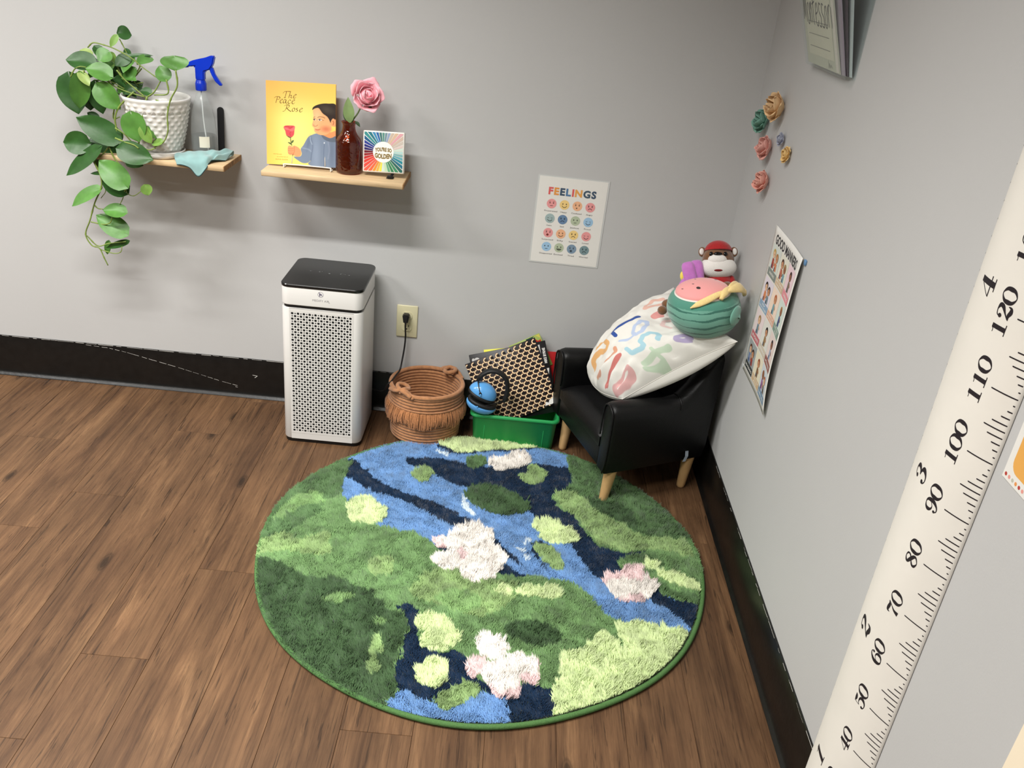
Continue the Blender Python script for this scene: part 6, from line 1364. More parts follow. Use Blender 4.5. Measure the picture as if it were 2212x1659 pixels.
# ---------------------------------------------------------------- spray bottle
SX, SY = -1.6325, -.067
sp = thing('spray_bottle', 'clear plastic spray bottle half full of water with a blue trigger head, left shelf', 'spray bottle', (SX, SY, ST_))
M_clear = thin_glass('clear_plastic', (254, 255, 255), .1, .15, (244, 247, 247), .09, 1.35)[0]
M_water = thin_glass('water', (250, 252, 252), .05, .05, (226, 232, 232), .10, 1.2)[0]
M_trig = mat('royal_blue_plastic', (14, 52, 190), rough=.28, spec=.5)
# clear shell as a thin walled lathe
outer = [(.030, .0), (.0350, .003), (.0365, .012), (.0375, .04), (.0365, .08), (.033, .115), (.026, .148), (.018, .172), (.0128, .184), (.0118, .190), (.0118, .205)]
inner = [(r - .0012, z) for r, z in outer[::-1] if z > .002] + [(.028, .0025), (0, .0025)]
weighted(mesh('bottle', *lathe([(0, .0)] + [(r, z) for r, z in outer] + inner, (SX, SY, ST_ + .0005), 48), M_clear, sp), 60)
wl = [(0, .0035), (.028, .0035), (.0333, .008), (.0348, .020), (.0352, .04), (.0350, .062), (.0346, .0640), (0, .0640)]
weighted(mesh('water', *lathe(wl, (SX, SY, ST_ + .0005), 48), M_water, sp), 60)
def cyl_patch(a0, a1, z0, z1, r, n=8):
    V = []; 
    for i in range(n + 1):
        a_ = a0 + (a1 - a0) * i / n
        for z in (z0, z1): V.append((SX + r * math.cos(a_), SY + r * math.sin(a_), z))
    return V, [(2 * i, 2 * i + 2, 2 * i + 3, 2 * i + 1) for i in range(n)]
lb = mesh('label', *cyl_patch(math.radians(268), math.radians(312), ST_ + .034, ST_ + .066, .0383), mat('paper_label', (226, 222, 204), rough=.8), sp, smooth=True); part_label(lb, 'small blank torn paper label')
weighted(mesh('collar', *lathe([(0, .192), (.0150, .192), (.0158, .194), (.0158, .212), (.0148, .214), (.0125, .222), (0, .222)], (SX, SY, ST_), 30), M_trig, sp), 40)
def prism(name, pts, hw, m, parent, bev=.003, yc=SY):
    bm = bmesh.new(); vs = [bm.verts.new((x, yc - hw, z)) for x, z in pts]; f = bm.faces.new(vs); e = bmesh.ops.extrude_face_region(bm, geom=[f])
    for g in e['geom']:
        if isinstance(g, bmesh.types.BMVert): g.co.y = yc + hw
    bmesh.ops.bevel(bm, geom=bm.edges[:], offset=bev, segments=2, affect='EDGES'); return bm_obj(name, bm, m, parent)
z0 = ST_
hd = prism('trigger_head', [(SX - .012, z0 + .220), (SX + .013, z0 + .220), (SX + .014, z0 + .246), (SX + .030, z0 + .252), (SX + .040, z0 + .266), (SX + .046, z0 + .290), (SX + .036, z0 + .292), (SX + .018, z0 + .284), (SX - .004, z0 + .278), (SX - .022, z0 + .272), (SX - .038, z0 + .262), (SX - .040, z0 + .255), (SX - .024, z0 + .256), (SX - .012, z0 + .258)], .0095, M_trig, sp)
mesh('nozzle', *tube([(SX - .034, SY, z0 + .2585), (SX - .046, SY, z0 + .2560)], [.0065, .0058], 14), M_trig, hd, smooth=False)
prism('trigger', [(SX + .026, z0 + .258), (SX + .038, z0 + .260), (SX + .044, z0 + .240), (SX + .056, z0 + .222), (SX + .064, z0 + .212), (SX + .058, z0 + .209), (SX + .044, z0 + .220), (SX + .034, z0 + .238)], .006, M_trig, sp, bev=.002)
mesh('dip_tube', *tube(smooth_path([(SX, SY, z0 + .19), (SX + .002, SY, z0 + .10), (SX + .012, SY, z0 + .008)], 6), .002, 8), mat('tube_plastic', (220, 224, 224), rough=.3), sp, smooth=True)

# black nail file leaning on the wall
nf_ = thing('nail_file', 'flat black nail file leaning upright against the wall beside the spray bottle', 'nail file', (-1.597, -.03, ST_))
bm = bmesh.new(); pts = []
for k in range(9): a_ = math.pi * k / 8; pts.append((.0098 * math.cos(a_), .132 + .009 * math.sin(a_)))
pts += [(-.0098, .0), (.0098, .0)]
vs = [bm.verts.new((x, 0, z)) for x, z in pts]; f = bm.faces.new(vs); e = bmesh.ops.extrude_face_region(bm, geom=[f])
for g in e['geom']:
    if isinstance(g, bmesh.types.BMVert): g.co.y = .002
bm_obj('file_blade', bm, mat('black_abrasive', (20, 20, 21), rough=.95, bump=.8, bscale=1500, vary=.4, vscale=900), nf_, Matrix.Translation((-1.5935, -.036, ST_ + .0005)) @ Matrix.Rotation(math.radians(-13), 4, 'X') @ Matrix.Rotation(math.radians(-3), 4, 'Y'), smooth=False)

# teal cloth, crumpled over the shelf edge
M_cloth = mat('teal_microfibre', (134, 172, 170), rough=.95, sheen=.5, bump=.5, bscale=900, vary=.06, vscale=40)
M_hem = mat('teal_hem', (34, 62, 66), rough=.95)
cl = thing('cleaning_cloth', 'crumpled pale teal cloth draped over the front edge of the left shelf', 'cloth', (-1.62, -.12, ST_))
nu, nv = 46, 40; V = np.zeros((nu, nv, 3)); ctrl = {}
K = {  # control grid rows front to back, columns left to right (x, y, z)
    0: [(-1.680, -.171, .838), (-1.662, -.176, .840), (-1.640, -.176, .833), (-1.617, -.180, .812), (-1.597, -.176, .832), (-1.588, -.150, .853), (-1.578, -.128, .852), (-1.560, -.106, .8475)],
    1: [(-1.690, -.160, .856), (-1.668, -.168, .856), (-1.642, -.172, .853), (-1.615, -.172, .850), (-1.595, -.158, .862), (-1.585, -.136, .857), (-1.572, -.116, .866), (-1.556, -.088, .851)],
    2: [(-1.696, -.138, .861), (-1.672, -.140, .865), (-1.645, -.142, .866), (-1.620, -.140, .868), (-1.600, -.130, .866), (-1.584, -.112, .872), (-1.568, -.092, .863), (-1.552, -.066, .866)],
    3: [(-1.690, -.118, .856), (-1.672, -.112, .863), (-1.648, -.112, .868), (-1.624, -.112, .870), (-1.600, -.104, .874), (-1.582, -.088, .870), (-1.566, -.066, .874), (-1.553, -.044, .862)],
    4: [(-1.682, -.100, .848), (-1.668, -.104, .850), (-1.648, -.106, .852), (-1.626, -.106, .852), (-1.604, -.100, .852), (-1.586, -.086, .852), (-1.568, -.060, .852), (-1.556, -.040, .849)]}
rows = []
for r in range(5): rows.append(smooth_path(K[r], 7))
rows = np.array(rows); cols = []
for j in range(rows.shape[1]): cols.append(smooth_path(rows[:, j], 8))
G = np.array(cols); nu, nv = G.shape[:2]
uu, vv = np.meshgrid(np.linspace(0, 1, nu), np.linspace(0, 1, nv), indexing='ij')
G[..., 2] += .0015 * np.sin(uu * 30 + vv * 12) * np.sin(vv * 3.1)
G[..., 2] = np.where(G[..., 1] > -.166, np.maximum(G[..., 2], ST_ + .003), G[..., 2])
c_ = fast_mesh('cloth_sheet', G.reshape(-1, 3), grid(nu, nv), M_cloth, cl, smooth=True)
md = c_.modifiers.new('thick', 'SOLIDIFY'); md.thickness = .0016; md.offset = 0
mesh('hem', *tube(G[:, 0], .0013, 6), M_hem, cl, smooth=True)
# folded under-layer on the right
K2 = [[(-1.600, -.150, .8485), (-1.585, -.130, .8495), (-1.570, -.112, .849), (-1.556, -.090, .850)], [(-1.602, -.140, .860), (-1.584, -.120, .856), (-1.566, -.098, .862), (-1.551, -.070, .856)], [(-1.604, -.120, .852), (-1.588, -.104, .850), (-1.568, -.084, .852), (-1.5535, -.052, .850)]]
rows = np.array([smooth_path(r, 8) for r in K2]); G2 = np.array([smooth_path(rows[:, j], 6) for j in range(rows.shape[1])])
f2 = fast_mesh('cloth_fold', G2.reshape(-1, 3), grid(*G2.shape[:2]), M_cloth, cl, smooth=True)
md = f2.modifiers.new('thick', 'SOLIDIFY'); md.thickness = .0014; md.offset = 0
mesh('hem', *tube(G2[:, 0], .0012, 6), M_hem, f2, smooth=True)

# ---------------------------------------------------------------- feelings poster (back wall)
M_paper = mat('poster_paper', (226, 224, 218), rough=.55, bump=.05, bscale=40)
M, w, h = sheet_frame((-.6212, -.0022, .8732), (-.4082, -.0022, .8716), (-.6232, -.0022, .5985))
fp = thing('feelings_poster', 'white feelings chart poster with rows of coloured faces, taped to the back wall', 'poster', tuple(M.translation))
rbox('sheet', (0, 0, -.0010), (w, h, -.0002), M_paper, fp, r=0, M=M)
lam = mat('laminate_film', (200, 202, 200), rough=.3)
for lo, hi in (((-.005, -.004, -.0016), (w + .005, 0, -.0008)), ((-.005, h, -.0016), (w + .005, h + .004, -.0008)), ((-.005, 0, -.0016), (0, h, -.0008)), ((w, 0, -.0016), (w + .005, h, -.0008))):
    rbox('laminate_edge', lo, hi, lam, fp, r=0, M=M)
pr = Print(lambda x, y, hh: tuple(M @ Vector((x * w, y * h, hh))), .00018)
red, yel, org, grn_, blu, nav, tea, sky = (224, 130, 128), (236, 194, 104), (232, 162, 112), (160, 174, 140), (126, 156, 186), (92, 122, 148), (136, 162, 160), (132, 178, 214)
pr.text('FEELINGS', .5, .845, .080, None, bold=.045, width=.70, colors=[(214, 98, 96), (224, 150, 76), (66, 84, 104), (84, 120, 158), (214, 98, 96), (224, 160, 84), (70, 88, 104), (66, 84, 104)], gap=.03)
lt = lambda c: tuple(int(v + (238 - v) * .22) for v in c)
red, yel, org, grn_, blu, nav, tea, sky = [lt(c) for c in (red, yel, org, grn_, blu, nav, tea, sky)]
faces = [[(red, 'Frustrated', 0), (yel, 'Happy', 1), (org, 'Confused', 2), (red, 'Angry', 3)], [(tea, 'Calm', 4), ((104, 132, 164), 'Sad', 3), (grn_, 'Jealous', 5), (sky, 'Proud', 4)],
         [(red, 'Surprised', 6), (org, 'Silly', 1), (yel, 'Scared', 3), (red, 'Loved', 4)], [(sky, 'Disappointed', 5), (grn_, 'Excited', 7), (nav, 'Tired', 6), ((120, 144, 148), 'Worried', 3)]]
asp = w / h
for r, (cy, ty) in enumerate(((.697, .612), (.525, .443), (.355, .275), (.188, .106))):
    for c, (colr, name, kind) in enumerate(faces[r]):
        cx = (.216, .406, .596, .787)[c]; R_ = .0715
        pr.disc(cx, cy, R_, R_ * asp, colr, 1, n=30); dk = tuple(int(v * .5) for v in colr)
        def P_(x, y): return (cx + x * R_, cy + y * R_ * asp)
        if kind in (4,):
            for s in (-1, 1): pr.ribbon([P_(s * .55, .18), P_(s * .38, .06), P_(s * .2, .18)], .005, dk, 2)
        else:
            for s in (-1, 1): pr.disc(*P_(s * .36, .16), .009, .012 * asp, dk, 2, n=10)
        if kind in (0, 2, 3, 6):
            for s in (-1, 1): pr.ribbon([P_(s * .55, .42), P_(s * .25, .46 if kind != 3 else .34)], .004, dk, 2, smooth=False)
        if kind in (1, 4): pr.ribbon([P_(-.5, -.22), P_(-.2, -.5), P_(.2, -.5), P_(.5, -.22)], .008, dk, 2)
        elif kind == 3: pr.ribbon([P_(-.4, -.5), P_(-.15, -.28), P_(.15, -.28), P_(.4, -.5)], .008, dk, 2)
        elif kind in (0, 5): pr.ribbon([P_(-.28, -.42), P_(.28, -.40)], .007, dk, 2, smooth=False)
        elif kind in (2, 6): pr.disc(*P_(-.1, -.42), .018 if kind == 6 else .012, (.018 if kind == 6 else .010) * asp, (120, 56, 50) if kind == 6 and colr != nav else dk, 2, n=12)
        elif kind == 7: pr.poly([P_(.55 * math.cos(t_), -.18 + .42 * math.sin(t_)) for t_ in np.linspace(math.pi, 2 * math.pi, 10)], dk, 2)
        pr.text(name, cx, ty, .0165, (96, 92, 92), 1, width=min(.19, .019 * len(name)))
part_label(pr.build('poster_print', M_print, fp), 'coloured heading letters and sixteen round faces')

# ---------------------------------------------------------------- good manners poster (right wall)
y0, y1, zb_, zt_ = -.447, -.7305, .4915, .9110
wM, hM = y0 - y1, zt_ - zb_
def mfn(x, y, hh):    # x 0..1 towards the room, y 0..1 up
    lift = .0022 + .016 * max(0, (x - .35) / .65) ** 2 * (1 - .55 * abs(2 * y - 1) ** 3) + .002 * math.sin(y * 6)
    return (-lift - hh, y0 - x * wM, zb_ + y * hM)
gm = thing('manners_poster', 'tall white good manners poster with twelve pictures, curling off the right wall', 'poster', (0, (y0 + y1) / 2, zb_))
nx, ny = 16, 24; V = [mfn(i / nx, j / ny, 0) for i in range(nx + 1) for j in range(ny + 1)]
o = mesh('sheet', V, grid(nx + 1, ny + 1), M_paper, gm, smooth=True); md = o.modifiers.new('thick', 'SOLIDIFY'); md.thickness = .0006; md.offset = 0
pr = Print(mfn, .00022); pr.layer = 3
pr.text('GOOD MANNERS', .485, .930, .058, (50, 50, 52), 3, bold=.03, width=.80)
cells = [((208, 216, 208), (128, 138, 132), 'WAITING'), ((224, 222, 206), (204, 178, 146), 'SAY PLEASE\nTHANK YOU'), ((230, 204, 210), (222, 142, 150), 'SHARING'),
         ((222, 214, 224), (138, 164, 190), 'HELP\nEACH OTHER'), ((238, 216, 198), (218, 170, 144), 'CLEAN UP\nAFTER YOURSELF'), ((208, 220, 212), (124, 148, 134), 'USE KIND\nWORDS'),
         ((230, 214, 214), (192, 112, 118), 'BE POLITE'), ((222, 220, 212), (204, 192, 174), 'LISTENING'), ((226, 208, 202), (144, 86, 78), 'APOLOGIZE'),
         ((158, 164, 164), (58, 62, 62), 'NO PUSHING'), ((228, 220, 196), (204, 176, 138), 'COVER YOUR\nMOUTH'), ((204, 212, 218), (112, 140, 166), 'TAKE TURNS')]
hair = [(190, 160, 90), (80, 50, 34), (60, 36, 30), (40, 28, 26), (176, 96, 56), (170, 120, 70), (160, 130, 80), (26, 22, 24), (40, 30, 34), (90, 56, 40), (150, 84, 56), (140, 90, 60)]
cloth_ = [(160, 70, 60), (180, 100, 80), (120, 110, 96), (210, 130, 90), (120, 160, 170), (70, 84, 130), (120, 140, 150), (150, 120, 80), (160, 170, 190), (110, 130, 170), (130, 100, 70), (150, 100, 150)]
for r in range(4):
    for c in range(3):
        bg, bn, tx = cells[r * 3 + c]; xa = .055 + c * .300; xb = xa + .285; yb_ = .6905 - r * .2165; yt_ = yb_ + .205
        pr.rect(xa, yb_, xb, yt_, bg, 3, 3, 2); pr.rect(xa, yb_, xb, yb_ + .050, bn, 4, 3, 1)
        lines = tx.split('\n')
        for li, ln in enumerate(lines):
            pr.text(ln, (xa + xb) / 2, yb_ + .025 + ((.5 - li) * .021 if len(lines) > 1 else 0), .0115 if len(lines) > 1 else .016, (238, 236, 230), 5, bold=.015, width=min(.24, .024 * len(ln)))
        kk = r * 3 + c; people = 2 if kk in (0, 1, 3, 9, 11) else 1
        for q in range(people):
            cx = (xa + xb) / 2 + ((q - .5) * .10 if people == 2 else .0); s_ = 1 - .08 * q; hc_ = yb_ + .145 * s_
            hr = hair[(kk + q * 5) % 12]; skin = [(226, 184, 150), (200, 144, 108), (150, 100, 74)][(kk + q) % 3]
            pr.poly([(cx - .035, yb_ + .058), (cx + .035, yb_ + .058), (cx + .028, hc_ - .026), (cx - .028, hc_ - .026)], cloth_[(kk + q * 3) % 12], 5)
            pr.poly([(cx - .030, yb_ + .054), (cx - .006, yb_ + .054), (cx - .004, yb_ + .080), (cx - .026, yb_ + .080)], (70, 76, 96), 6)
            pr.disc(cx, hc_ + .006, .043, .030, hr, 6, n=16); pr.disc(cx + .004, hc_ - .001, .033, .022, skin, 7, n=16)
            pr.disc(cx + .014, hc_ + .001, .004, .003, (50, 36, 32), 8, n=6); pr.disc(cx - .006, hc_ + .001, .004, .003, (50, 36, 32), 8, n=6)
            pr.ribbon([(cx + (.03 if q == 0 else -.03), hc_ - .034), (cx + (.055 if q == 0 else -.055), hc_ - .050)], .012, skin, 7, smooth=False)
pr.rect(.93, .012, .965, .018, (90, 90, 90), 4)
part_label(pr.build('poster_print', M_print, gm), 'black heading and twelve captioned pictures of children')
tp = rbox('tape', (-.0045, y1 - .010, zt_ - .014), (-.0005, y1 + .001, zt_ - .002), mat('blue_tape', (100, 140, 180), rough=.7), gm, r=.0003, seg=1)
rbox('tape', (-.004, y0 - .004, zb_ + .002), (-.0018, y0 + .007, zb_ + .013), mat('clear_tape', (206, 210, 210), rough=.2), gm, r=.0003, seg=1)

# ---------------------------------------------------------------- paper flowers (right wall)
def pmat(n, rgb): return mat(n, tuple(int(v + (235 - v) * .28) for v in rgb), rough=.85, vary=.12, vscale=30)
FLW = [((-.0, -.262, 1.176), .046, 'mustard_paper', (226, 176, 112), 'light orange paper rose, highest of the wall flowers', 5, 1.15),
       ((-.0, -.130, 1.118), .040, 'green_paper', (76, 138, 116), 'dark green paper rose beside the highest orange one, nearest the room corner', 6, 1.0),
       ((-.0, -.222, 1.063), .040, 'coral_paper', (222, 142, 128), 'coral pink paper rose in the middle, below the green one', 7, 1.0),
       ((-.0, -.336, 1.108), .021, 'grey_blue_paper', (140, 146, 168), 'smallest grey-blue paper rose on the right wall', 8, .9),
       ((-.0, -.412, 1.084), .026, 'yellow_paper', (228, 180, 92), 'small mustard yellow paper rose, farthest from the room corner', 9, .75),
       ((-.0, -.272, .979), .037, 'salmon_paper', (226, 142, 122), 'salmon pink paper rose, lowest of the wall flowers', 10, 1.1)]
for c, R_, mn, rgb, label, seed, hg in FLW:
    fl = thing('paper_flower', label, 'paper flower', c, 'paper roses on the right wall')
    m = pmat(mn, rgb); ax = Vector((-1, -.15, .12))
    V, F = lathe([(0, 0), (R_ * .45, 0), (R_ * .40, R_ * .45), (0, R_ * .5)], (c[0] - .0005, c[1], c[2]), 14, frame((-1, 0, 0))); mesh('base', V, F, m, fl)
    q_ = R_ * .92
    LYp = [(2, .14 * q_, .04 * q_, 1.02 * q_ * hg, 1.5, 0, 0), (3, .34 * q_, .06 * q_, 1.0 * q_ * hg, 1.15, .04 * q_, 0), (4, .58 * q_, .06 * q_, .86 * q_ * hg, .95, .14 * q_, 0), (5, .76 * q_, .04 * q_, .60 * q_ * hg, .80, .22 * q_, 0)]
    if R_ < .03: LYp = LYp[1:]
    rose(fl, Vector(c) + Vector((-.003, 0, 0)), ax, LYp, m, seed, solid=.0005)

# ---------------------------------------------------------------- height chart banner (right wall)
CRR, CCX, CCY = .1604, .1254, -1.570; HA = math.asin(.1 / CRR); Z0 = -.0735
def chart_pt(s, z, hh=0):
    a = -HA + s / CRR; wv = .0015 * math.sin(z * 9 + s * 20) * math.sin(math.pi * min(1, s / .216))
    if z < .34: wv += (.34 - z) * .02 * math.sin(math.pi * s / .216)
    r = CRR + wv; return (min(CCX - r * math.cos(a), -.0012) - hh * math.cos(a), CCY + (r + hh) * math.sin(a), z)
ch = thing('height_chart', 'white ruler height chart banner with black numbers, bowed off the right wall', 'height chart', (0, CCY, .02))
ns, nz_ = 24, 90; zz0, zz1 = .012, 1.62
V = [chart_pt(.2163 * i / ns, zz0 + (zz1 - zz0) * j / nz_) for i in range(ns + 1) for j in range(nz_ + 1)]
M_canvas = mat('chart_canvas', (226, 222, 213), rough=.7, vary=.02, vscale=12, bump=.12, bscale=60)
o = mesh('banner', V, grid(ns + 1, nz_ + 1), M_canvas, ch, smooth=True); md = o.modifiers.new('thick', 'SOLIDIFY'); md.thickness = .0005; md.offset = 0
pr = Print(chart_pt, .0006)
K_ = (38, 32, 36)
TL_ = {0: .0445, 5: .0363, 4: .0272, 6: .0272, 3: .0173, 7: .0173, 2: .0119, 8: .0119, 1: .0076, 9: .0076}
for cm in range(12, 166):
    z = Z0 + cm / 100; L_ = TL_[cm % 10]; wd = .0019
    pr.rect(.0015, z - wd / 2, L_, z + wd / 2, K_, 1, 7, 1)
    pr.disc(L_, z, wd / 2, wd / 2, K_, 1, n=8)
for inch in range(4, 66):
    z = Z0 + inch * .0254
    pr.rect(  .2155 - .0295, z - .0009, .2155, z + .0009, K_, 1, 8, 1)
DG = {  # x right, y up in a 1-high box: strokes (points, widths)
 '0': [([(.33, 1), (.12, .80), (.08, .5), (.12, .2), (.33, 0), (.54, .2), (.58, .5), (.54, .8)], [.04, .13, .19, .13, .04, .13, .19, .13], True)],
 '1': [([(.36, .97), (.36, .03)], [.19, .19], False), ([(.14, .02), (.58, .02)], [.04, .04], False), ([(.12, .86), (.22, .86), (.34, .96)], [.03, .03, .06], False), ([(.26, .04), (.46, .04)], [.05, .05], False)],
 '2': [([(.16, .72), (.18, .70)], [.16, .16], False), ([(.12, .74), (.18, .93), (.36, .98), (.54, .86), (.52, .66), (.32, .42), (.12, .16)], [.05, .05, .05, .17, .18, .08, .03], False), ([(.10, .12), (.26, .17), (.42, .07), (.56, .10), (.60, .30)], [.03, .14, .18, .12, .03], False)],
 '3': [([(.16, .76), (.18, .75)], [.13, .13], False), ([(.12, .80), (.22, .95), (.38, .97), (.50, .80), (.44, .60), (.28, .52)], [.04, .04, .06, .17, .12, .03], False), ([(.28, .52), (.46, .46), (.55, .27), (.42, .05), (.24, .02), (.12, .14)], [.03, .10, .19, .08, .04, .05], False), ([(.16, .22), (.17, .20)], [.14, .14], False)],
 '4': [([(.44, .97), (.44, .03)], [.19, .19], False), ([(.42, .96), (.06, .30)], [.03, .03], False), ([(.05, .28), (.66, .28)], [.045, .045], False), ([(.26, .02), (.64, .02)], [.04, .04], False)],
 '5': [([(.16, .95), (.30, .90), (.46, .92), (.56, .99)], [.05, .15, .13, .03], False), ([(.15, .96), (.15, .48)], [.035, .035], False), ([(.15, .50), (.30, .60), (.48, .55), (.57, .32), (.46, .07), (.28, .01), (.12, .12)], [.03, .05, .11, .19, .10, .04, .05], False), ([(.15, .20), (.17, .18)], [.13, .13], False)],
 '6': [([(.52, .84), (.44, .97), (.28, .92), (.13, .62), (.13, .30), (.20, .08), (.34, .01), (.50, .10), (.56, .30), (.50, .50), (.36, .57), (.20, .42)], [.05, .04, .08, .18, .19, .10, .04, .10, .17, .10, .04, .03], False), ([(.50, .80), (.51, .79)], [.12, .12], False)],
 '7': [([(.10, .72), (.13, .92), (.30, .90), (.46, .86), (.60, .97)], [.03, .12, .17, .14, .04], False), ([(.60, .95), (.46, .66), (.34, .38), (.30, .04)], [.03, .05, .12, .22], False)],
 '8': [([(.33, .98), (.16, .88), (.14, .74), (.33, .56), (.52, .36), (.54, .18), (.33, .01), (.13, .16), (.14, .34), (.33, .52), (.50, .68), (.50, .88)], [.04, .10, .13, .17, .15, .09, .04, .12, .10, .05, .08, .08], True)],
 '9': [([(.13, .16), (.22, .03), (.38, .08), (.53, .38), (.53, .70), (.46, .92), (.32, .99), (.16, .90), (.10, .70), (.16, .50), (.30, .43), (.46, .58)], [.05, .04, .08, .18, .19, .10, .04, .10, .17, .10, .04, .03], False), ([(.15, .20), (.16, .21)], [.12, .12], False)]}
def number(txt, zc, s_base, hgt, adv, sx):
    n_ = len(txt)
    for i, d in enumerate(txt):
        zl = zc - n_ * adv / 2 + i * adv + adv * .5
        for pts, wds, closed in DG[d]:
            P = [(s_base + hgt * y, zl + (x - .335) * sx) for x, y in pts]; W_l = [max(v, .03) * sx * .95 for v in wds]
            if len(P) == 2 and math.hypot(P[0][0] - P[1][0], P[0][1] - P[1][1]) > .1 * hgt:
                P = [tuple(np.array(P[0]) * (1 - t_) + np.array(P[1]) * t_) for t_ in np.linspace(0, 1, 7)]; W_l = list(np.linspace(W_l[0], W_l[1], 7))
            if len(P) == 2 and abs(P[0][0] - P[1][0]) + abs(P[0][1] - P[1][1]) < .1 * hgt: pr.disc(P[0][0], P[0][1], W_l[0] / 2 * 1.1, W_l[0] / 2 * 1.1, K_, 1, n=14)
            else: pr.ribbon(P, W_l, K_, 1, n=6, smooth=len(P) > 2, closed=closed)
for cm in range(20, 170, 10): number(str(cm), Z0 + (cm + (.25 if cm < 100 else 0)) / 100, .0562, .0250, .0232, .036)
for ft in range(1, 6): number(str(ft), Z0 + ft * .3048, .1010, .0385, .034, .048)
sp_ = part_label(pr.build('scale_print', M_print, ch), 'black centimetre ticks and numerals'); sp_['kind'] = 'stuff'

# ---------------------------------------------------------------- clear wall pocket with booklets (right wall, top)
M_acr = thin_glass('clear_acrylic', (252, 254, 254), .15, .08, (210, 214, 214), .03, 1.22)[0]
wp_ = thing('wall_pocket', 'clear acrylic file pocket high on the right wall, holding paper booklets', 'wall pocket', (0, -.60, 1.31))
ya, yb2 = -.445, -.750; zb = 1.312; zt = 1.60
def px_front(z): return -.020 - (z - zb) * .36
def quadbox(name, c, th, m, parent):
    """thin sheet from 4 corners, thickness along its normal"""
    c = [Vector(p) for p in c]; n_ = (c[1] - c[0]).cross(c[3] - c[0]).normalized() * th
    V = [tuple(p) for p in c] + [tuple(p + n_) for p in c]
    return mesh(name, V, [(3, 2, 1, 0), (4, 5, 6, 7), (0, 1, 5, 4), (1, 2, 6, 5), (2, 3, 7, 6), (3, 0, 4, 7)], m, parent)
quadbox('back_panel', [(-.0005, ya, zb), (-.0005, yb2, zb), (-.0005, yb2, zt), (-.0005, ya, zt)], .0022, M_acr, wp_)
quadbox('front_panel', [(px_front(zb), ya, zb), (px_front(zb), yb2, zb), (px_front(zt), yb2, zt), (px_front(zt), ya, zt)], .0022, M_acr, wp_)
quadbox('bottom_panel', [(-.003, ya, zb), (-.003, yb2, zb), (px_front(zb), yb2, zb), (px_front(zb), ya, zb)], .0022, M_acr, wp_)
for y in (ya, yb2): quadbox('side_panel', [(-.003, y, zb + .002), (px_front(zb) + .002, y, zb + .002), (px_front(zt) + .002, y, zt), (-.003, y, zt)], .002 if y == ya else .002, M_acr, wp_)
cols_ = [((196, 198, 178), 'pale green handwritten booklet foremost in the clear wall pocket'), ((158, 146, 160), 'mauve booklet just behind the handwritten one in the clear wall pocket'), ((70, 56, 66), 'dark plum folder between the booklets in the clear wall pocket'), ((186, 196, 196), 'pale blue booklet nearest the wall in the clear wall pocket')]
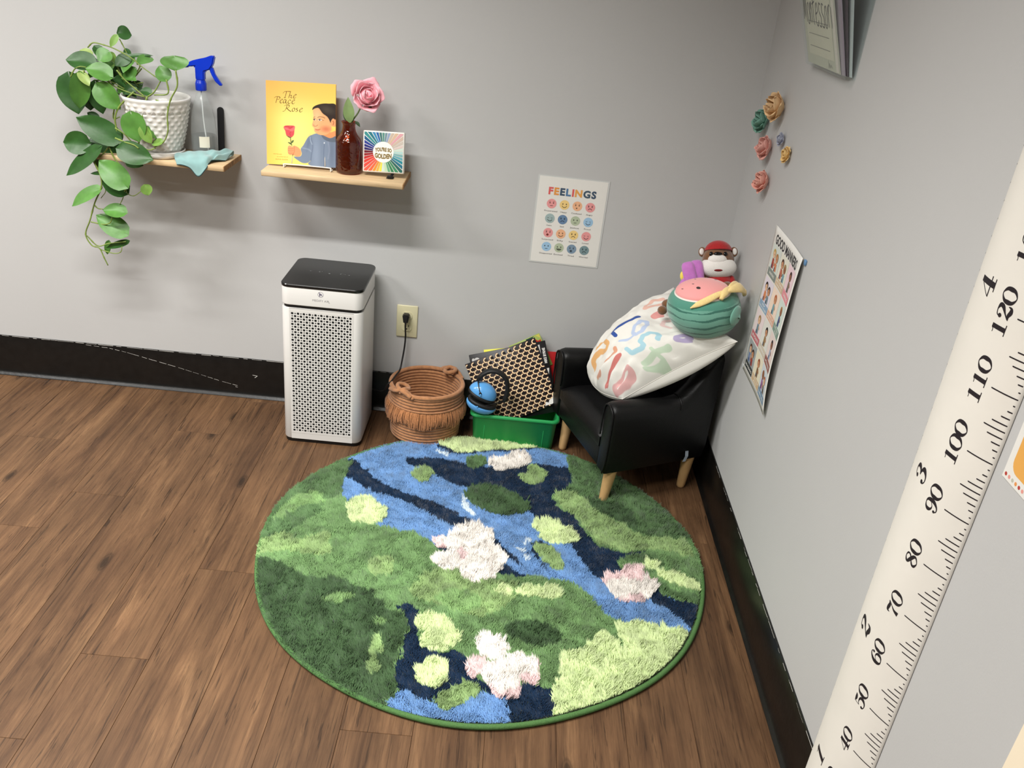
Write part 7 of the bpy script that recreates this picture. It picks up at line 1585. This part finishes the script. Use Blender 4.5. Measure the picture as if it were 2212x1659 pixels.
for k, (rgb, label) in enumerate(cols_):
    d0 = .0035 + k * .0036; th = .0022; d1 = d0 + k * .005
    z0_ = zb + .0035; z1_ = zt - .015; y0_ = ya - .006 - k * .002; y1_ = yb2 + (.052, .030, .022, .010)[k]
    def pc_(z, d): return px_front(z) + d
    bk_ = thing('booklet', label, 'booklet', (px_front(zb) + d0, (y0_ + y1_) / 2, z0_), 'booklets in the wall pocket')
    V = []
    for z, dd in ((z0_, d0), (z1_, d1 + .006 * k)):
        for y in (y0_, y1_):
            for t_ in (0, th): V.append((pc_(z, dd + t_), y, z))
    mesh('cover', V, [(0, 2, 6, 4), (1, 5, 7, 3), (0, 4, 5, 1), (2, 3, 7, 6), (0, 1, 3, 2), (4, 6, 7, 5)], mat('booklet_paper_' + 'abcd'[k], rgb, rough=.7), bk_)
    if k == 0:
        def bfn(x, y, hh, d0=d0): z = z0_ + y; return (px_front(z) + d0 - .0002 - hh, y0_ - x, z)
        pr = Print(bfn, .0003); W0 = y0_ - y1_
        pr.rect(.022, .022, W0 - .03, .17, (214, 212, 190), 1); pr.rect(W0 - .022, .002, W0 - .002, .26, (222, 216, 204), 1)
        for zz in (.040, .066, .092): pr.rect(.036, zz - .0007, W0 - .055, zz + .0007, (120, 118, 108), 2)
        kk = (44, 42, 42); hx0 = .006
        def scr(pts): pr.ribbon([(hx0 + x * .0245, .088 + y * .046) for x, y in pts], .0030, kk, 3, n=4)
        scr([(0, .1), (.2, 1.25), (.5, .2), (.85, 1.4), (1.0, .0)])                                   # M
        scr([(1.75, .9), (1.4, .75), (1.35, .1), (1.7, -.05), (2.0, .35), (1.75, .9)])                # o
        scr([(2.25, .9), (2.3, .0)]); scr([(2.3, .6), (2.6, .95), (2.8, .5), (2.85, .0)])             # n
        scr([(3.35, 1.45), (3.3, .4), (3.45, -.05)]); scr([(3.0, .85), (3.85, 1.0)])                  # t
        scr([(4.1, .45), (4.7, .6), (4.5, .95), (4.1, .7), (4.1, .1), (4.6, -.05), (4.9, .2)])        # e
        scr([(5.7, .9), (5.3, .95), (5.2, .6), (5.7, .35), (5.6, -.05), (5.1, .0)])                   # s
        scr([(6.6, .9), (6.2, .95), (6.1, .6), (6.6, .35), (6.5, -.05), (6.0, .0)])                   # s
        scr([(7.4, .9), (7.05, .75), (7.0, .1), (7.35, -.05), (7.6, .35), (7.4, .9)])                 # o
        scr([(7.95, .9), (8.0, .0)]); scr([(8.0, .55), (8.3, .95), (8.5, .9)])                        # r
        scr([(8.9, .9), (8.95, .0)]); scr([(8.92, 1.3), (8.93, 1.36)])                                # i
        pr.ribbon([(.17, .020), (.172, .004), (.178, .014), (.184, .006), (.190, .012), (.2, .006)], .0016, (130, 132, 120), 3)
        pr.build('handwriting', M_print, bk_)

# ---------------------------------------------------------------- sheets at the right edge
op = thing('menu_poster', 'white sheet with orange panel and row of coloured dots, right of the height chart', 'poster', (0, -1.81, .925))
def ofn(x, y, hh): return (-.0016 - hh, -1.6905 - x, .9255 + y)
rbox('sheet', (-.0016, -1.9065, .9255), (-.0006, -1.6905, 1.205), M_paper, op, r=0)
pr = Print(ofn, .00015)
P = [(.205, .014), (.205, .265), (.012, .265)] + [(.012 + .016 * (1 - math.cos(t_)), .030 - .016 * math.sin(t_)) for t_ in np.linspace(0, math.pi / 2, 6)]
pr.poly([(x, y + .002) for x, y in P], (224, 166, 84), 1)
for k in range(24):
    pr.disc(.0065 + k * .0088, .0070, .0028, .0028, [(176, 62, 54), (222, 150, 140), (186, 186, 170), (222, 146, 80)][k % 4], 1, n=12)
pr.disc(.035, .075, .009, .011, (176, 70, 44), 2); pr.disc(.060, .12, .014, .014, (196, 90, 60), 2); pr.disc(.1, .06, .02, .012, (240, 226, 200), 2)
pr.build('poster_print', M_print, op)
cp_ = thing('cream_sheet', 'plain cream paper sheet low on the right wall at the picture edge', 'poster', (0, -2.02, .42))
rbox('sheet', (-.0014, -2.13, .42), (-.0005, -1.9105, .735), mat('cream_paper', (240, 226, 200), rough=.6), cp_, r=0)
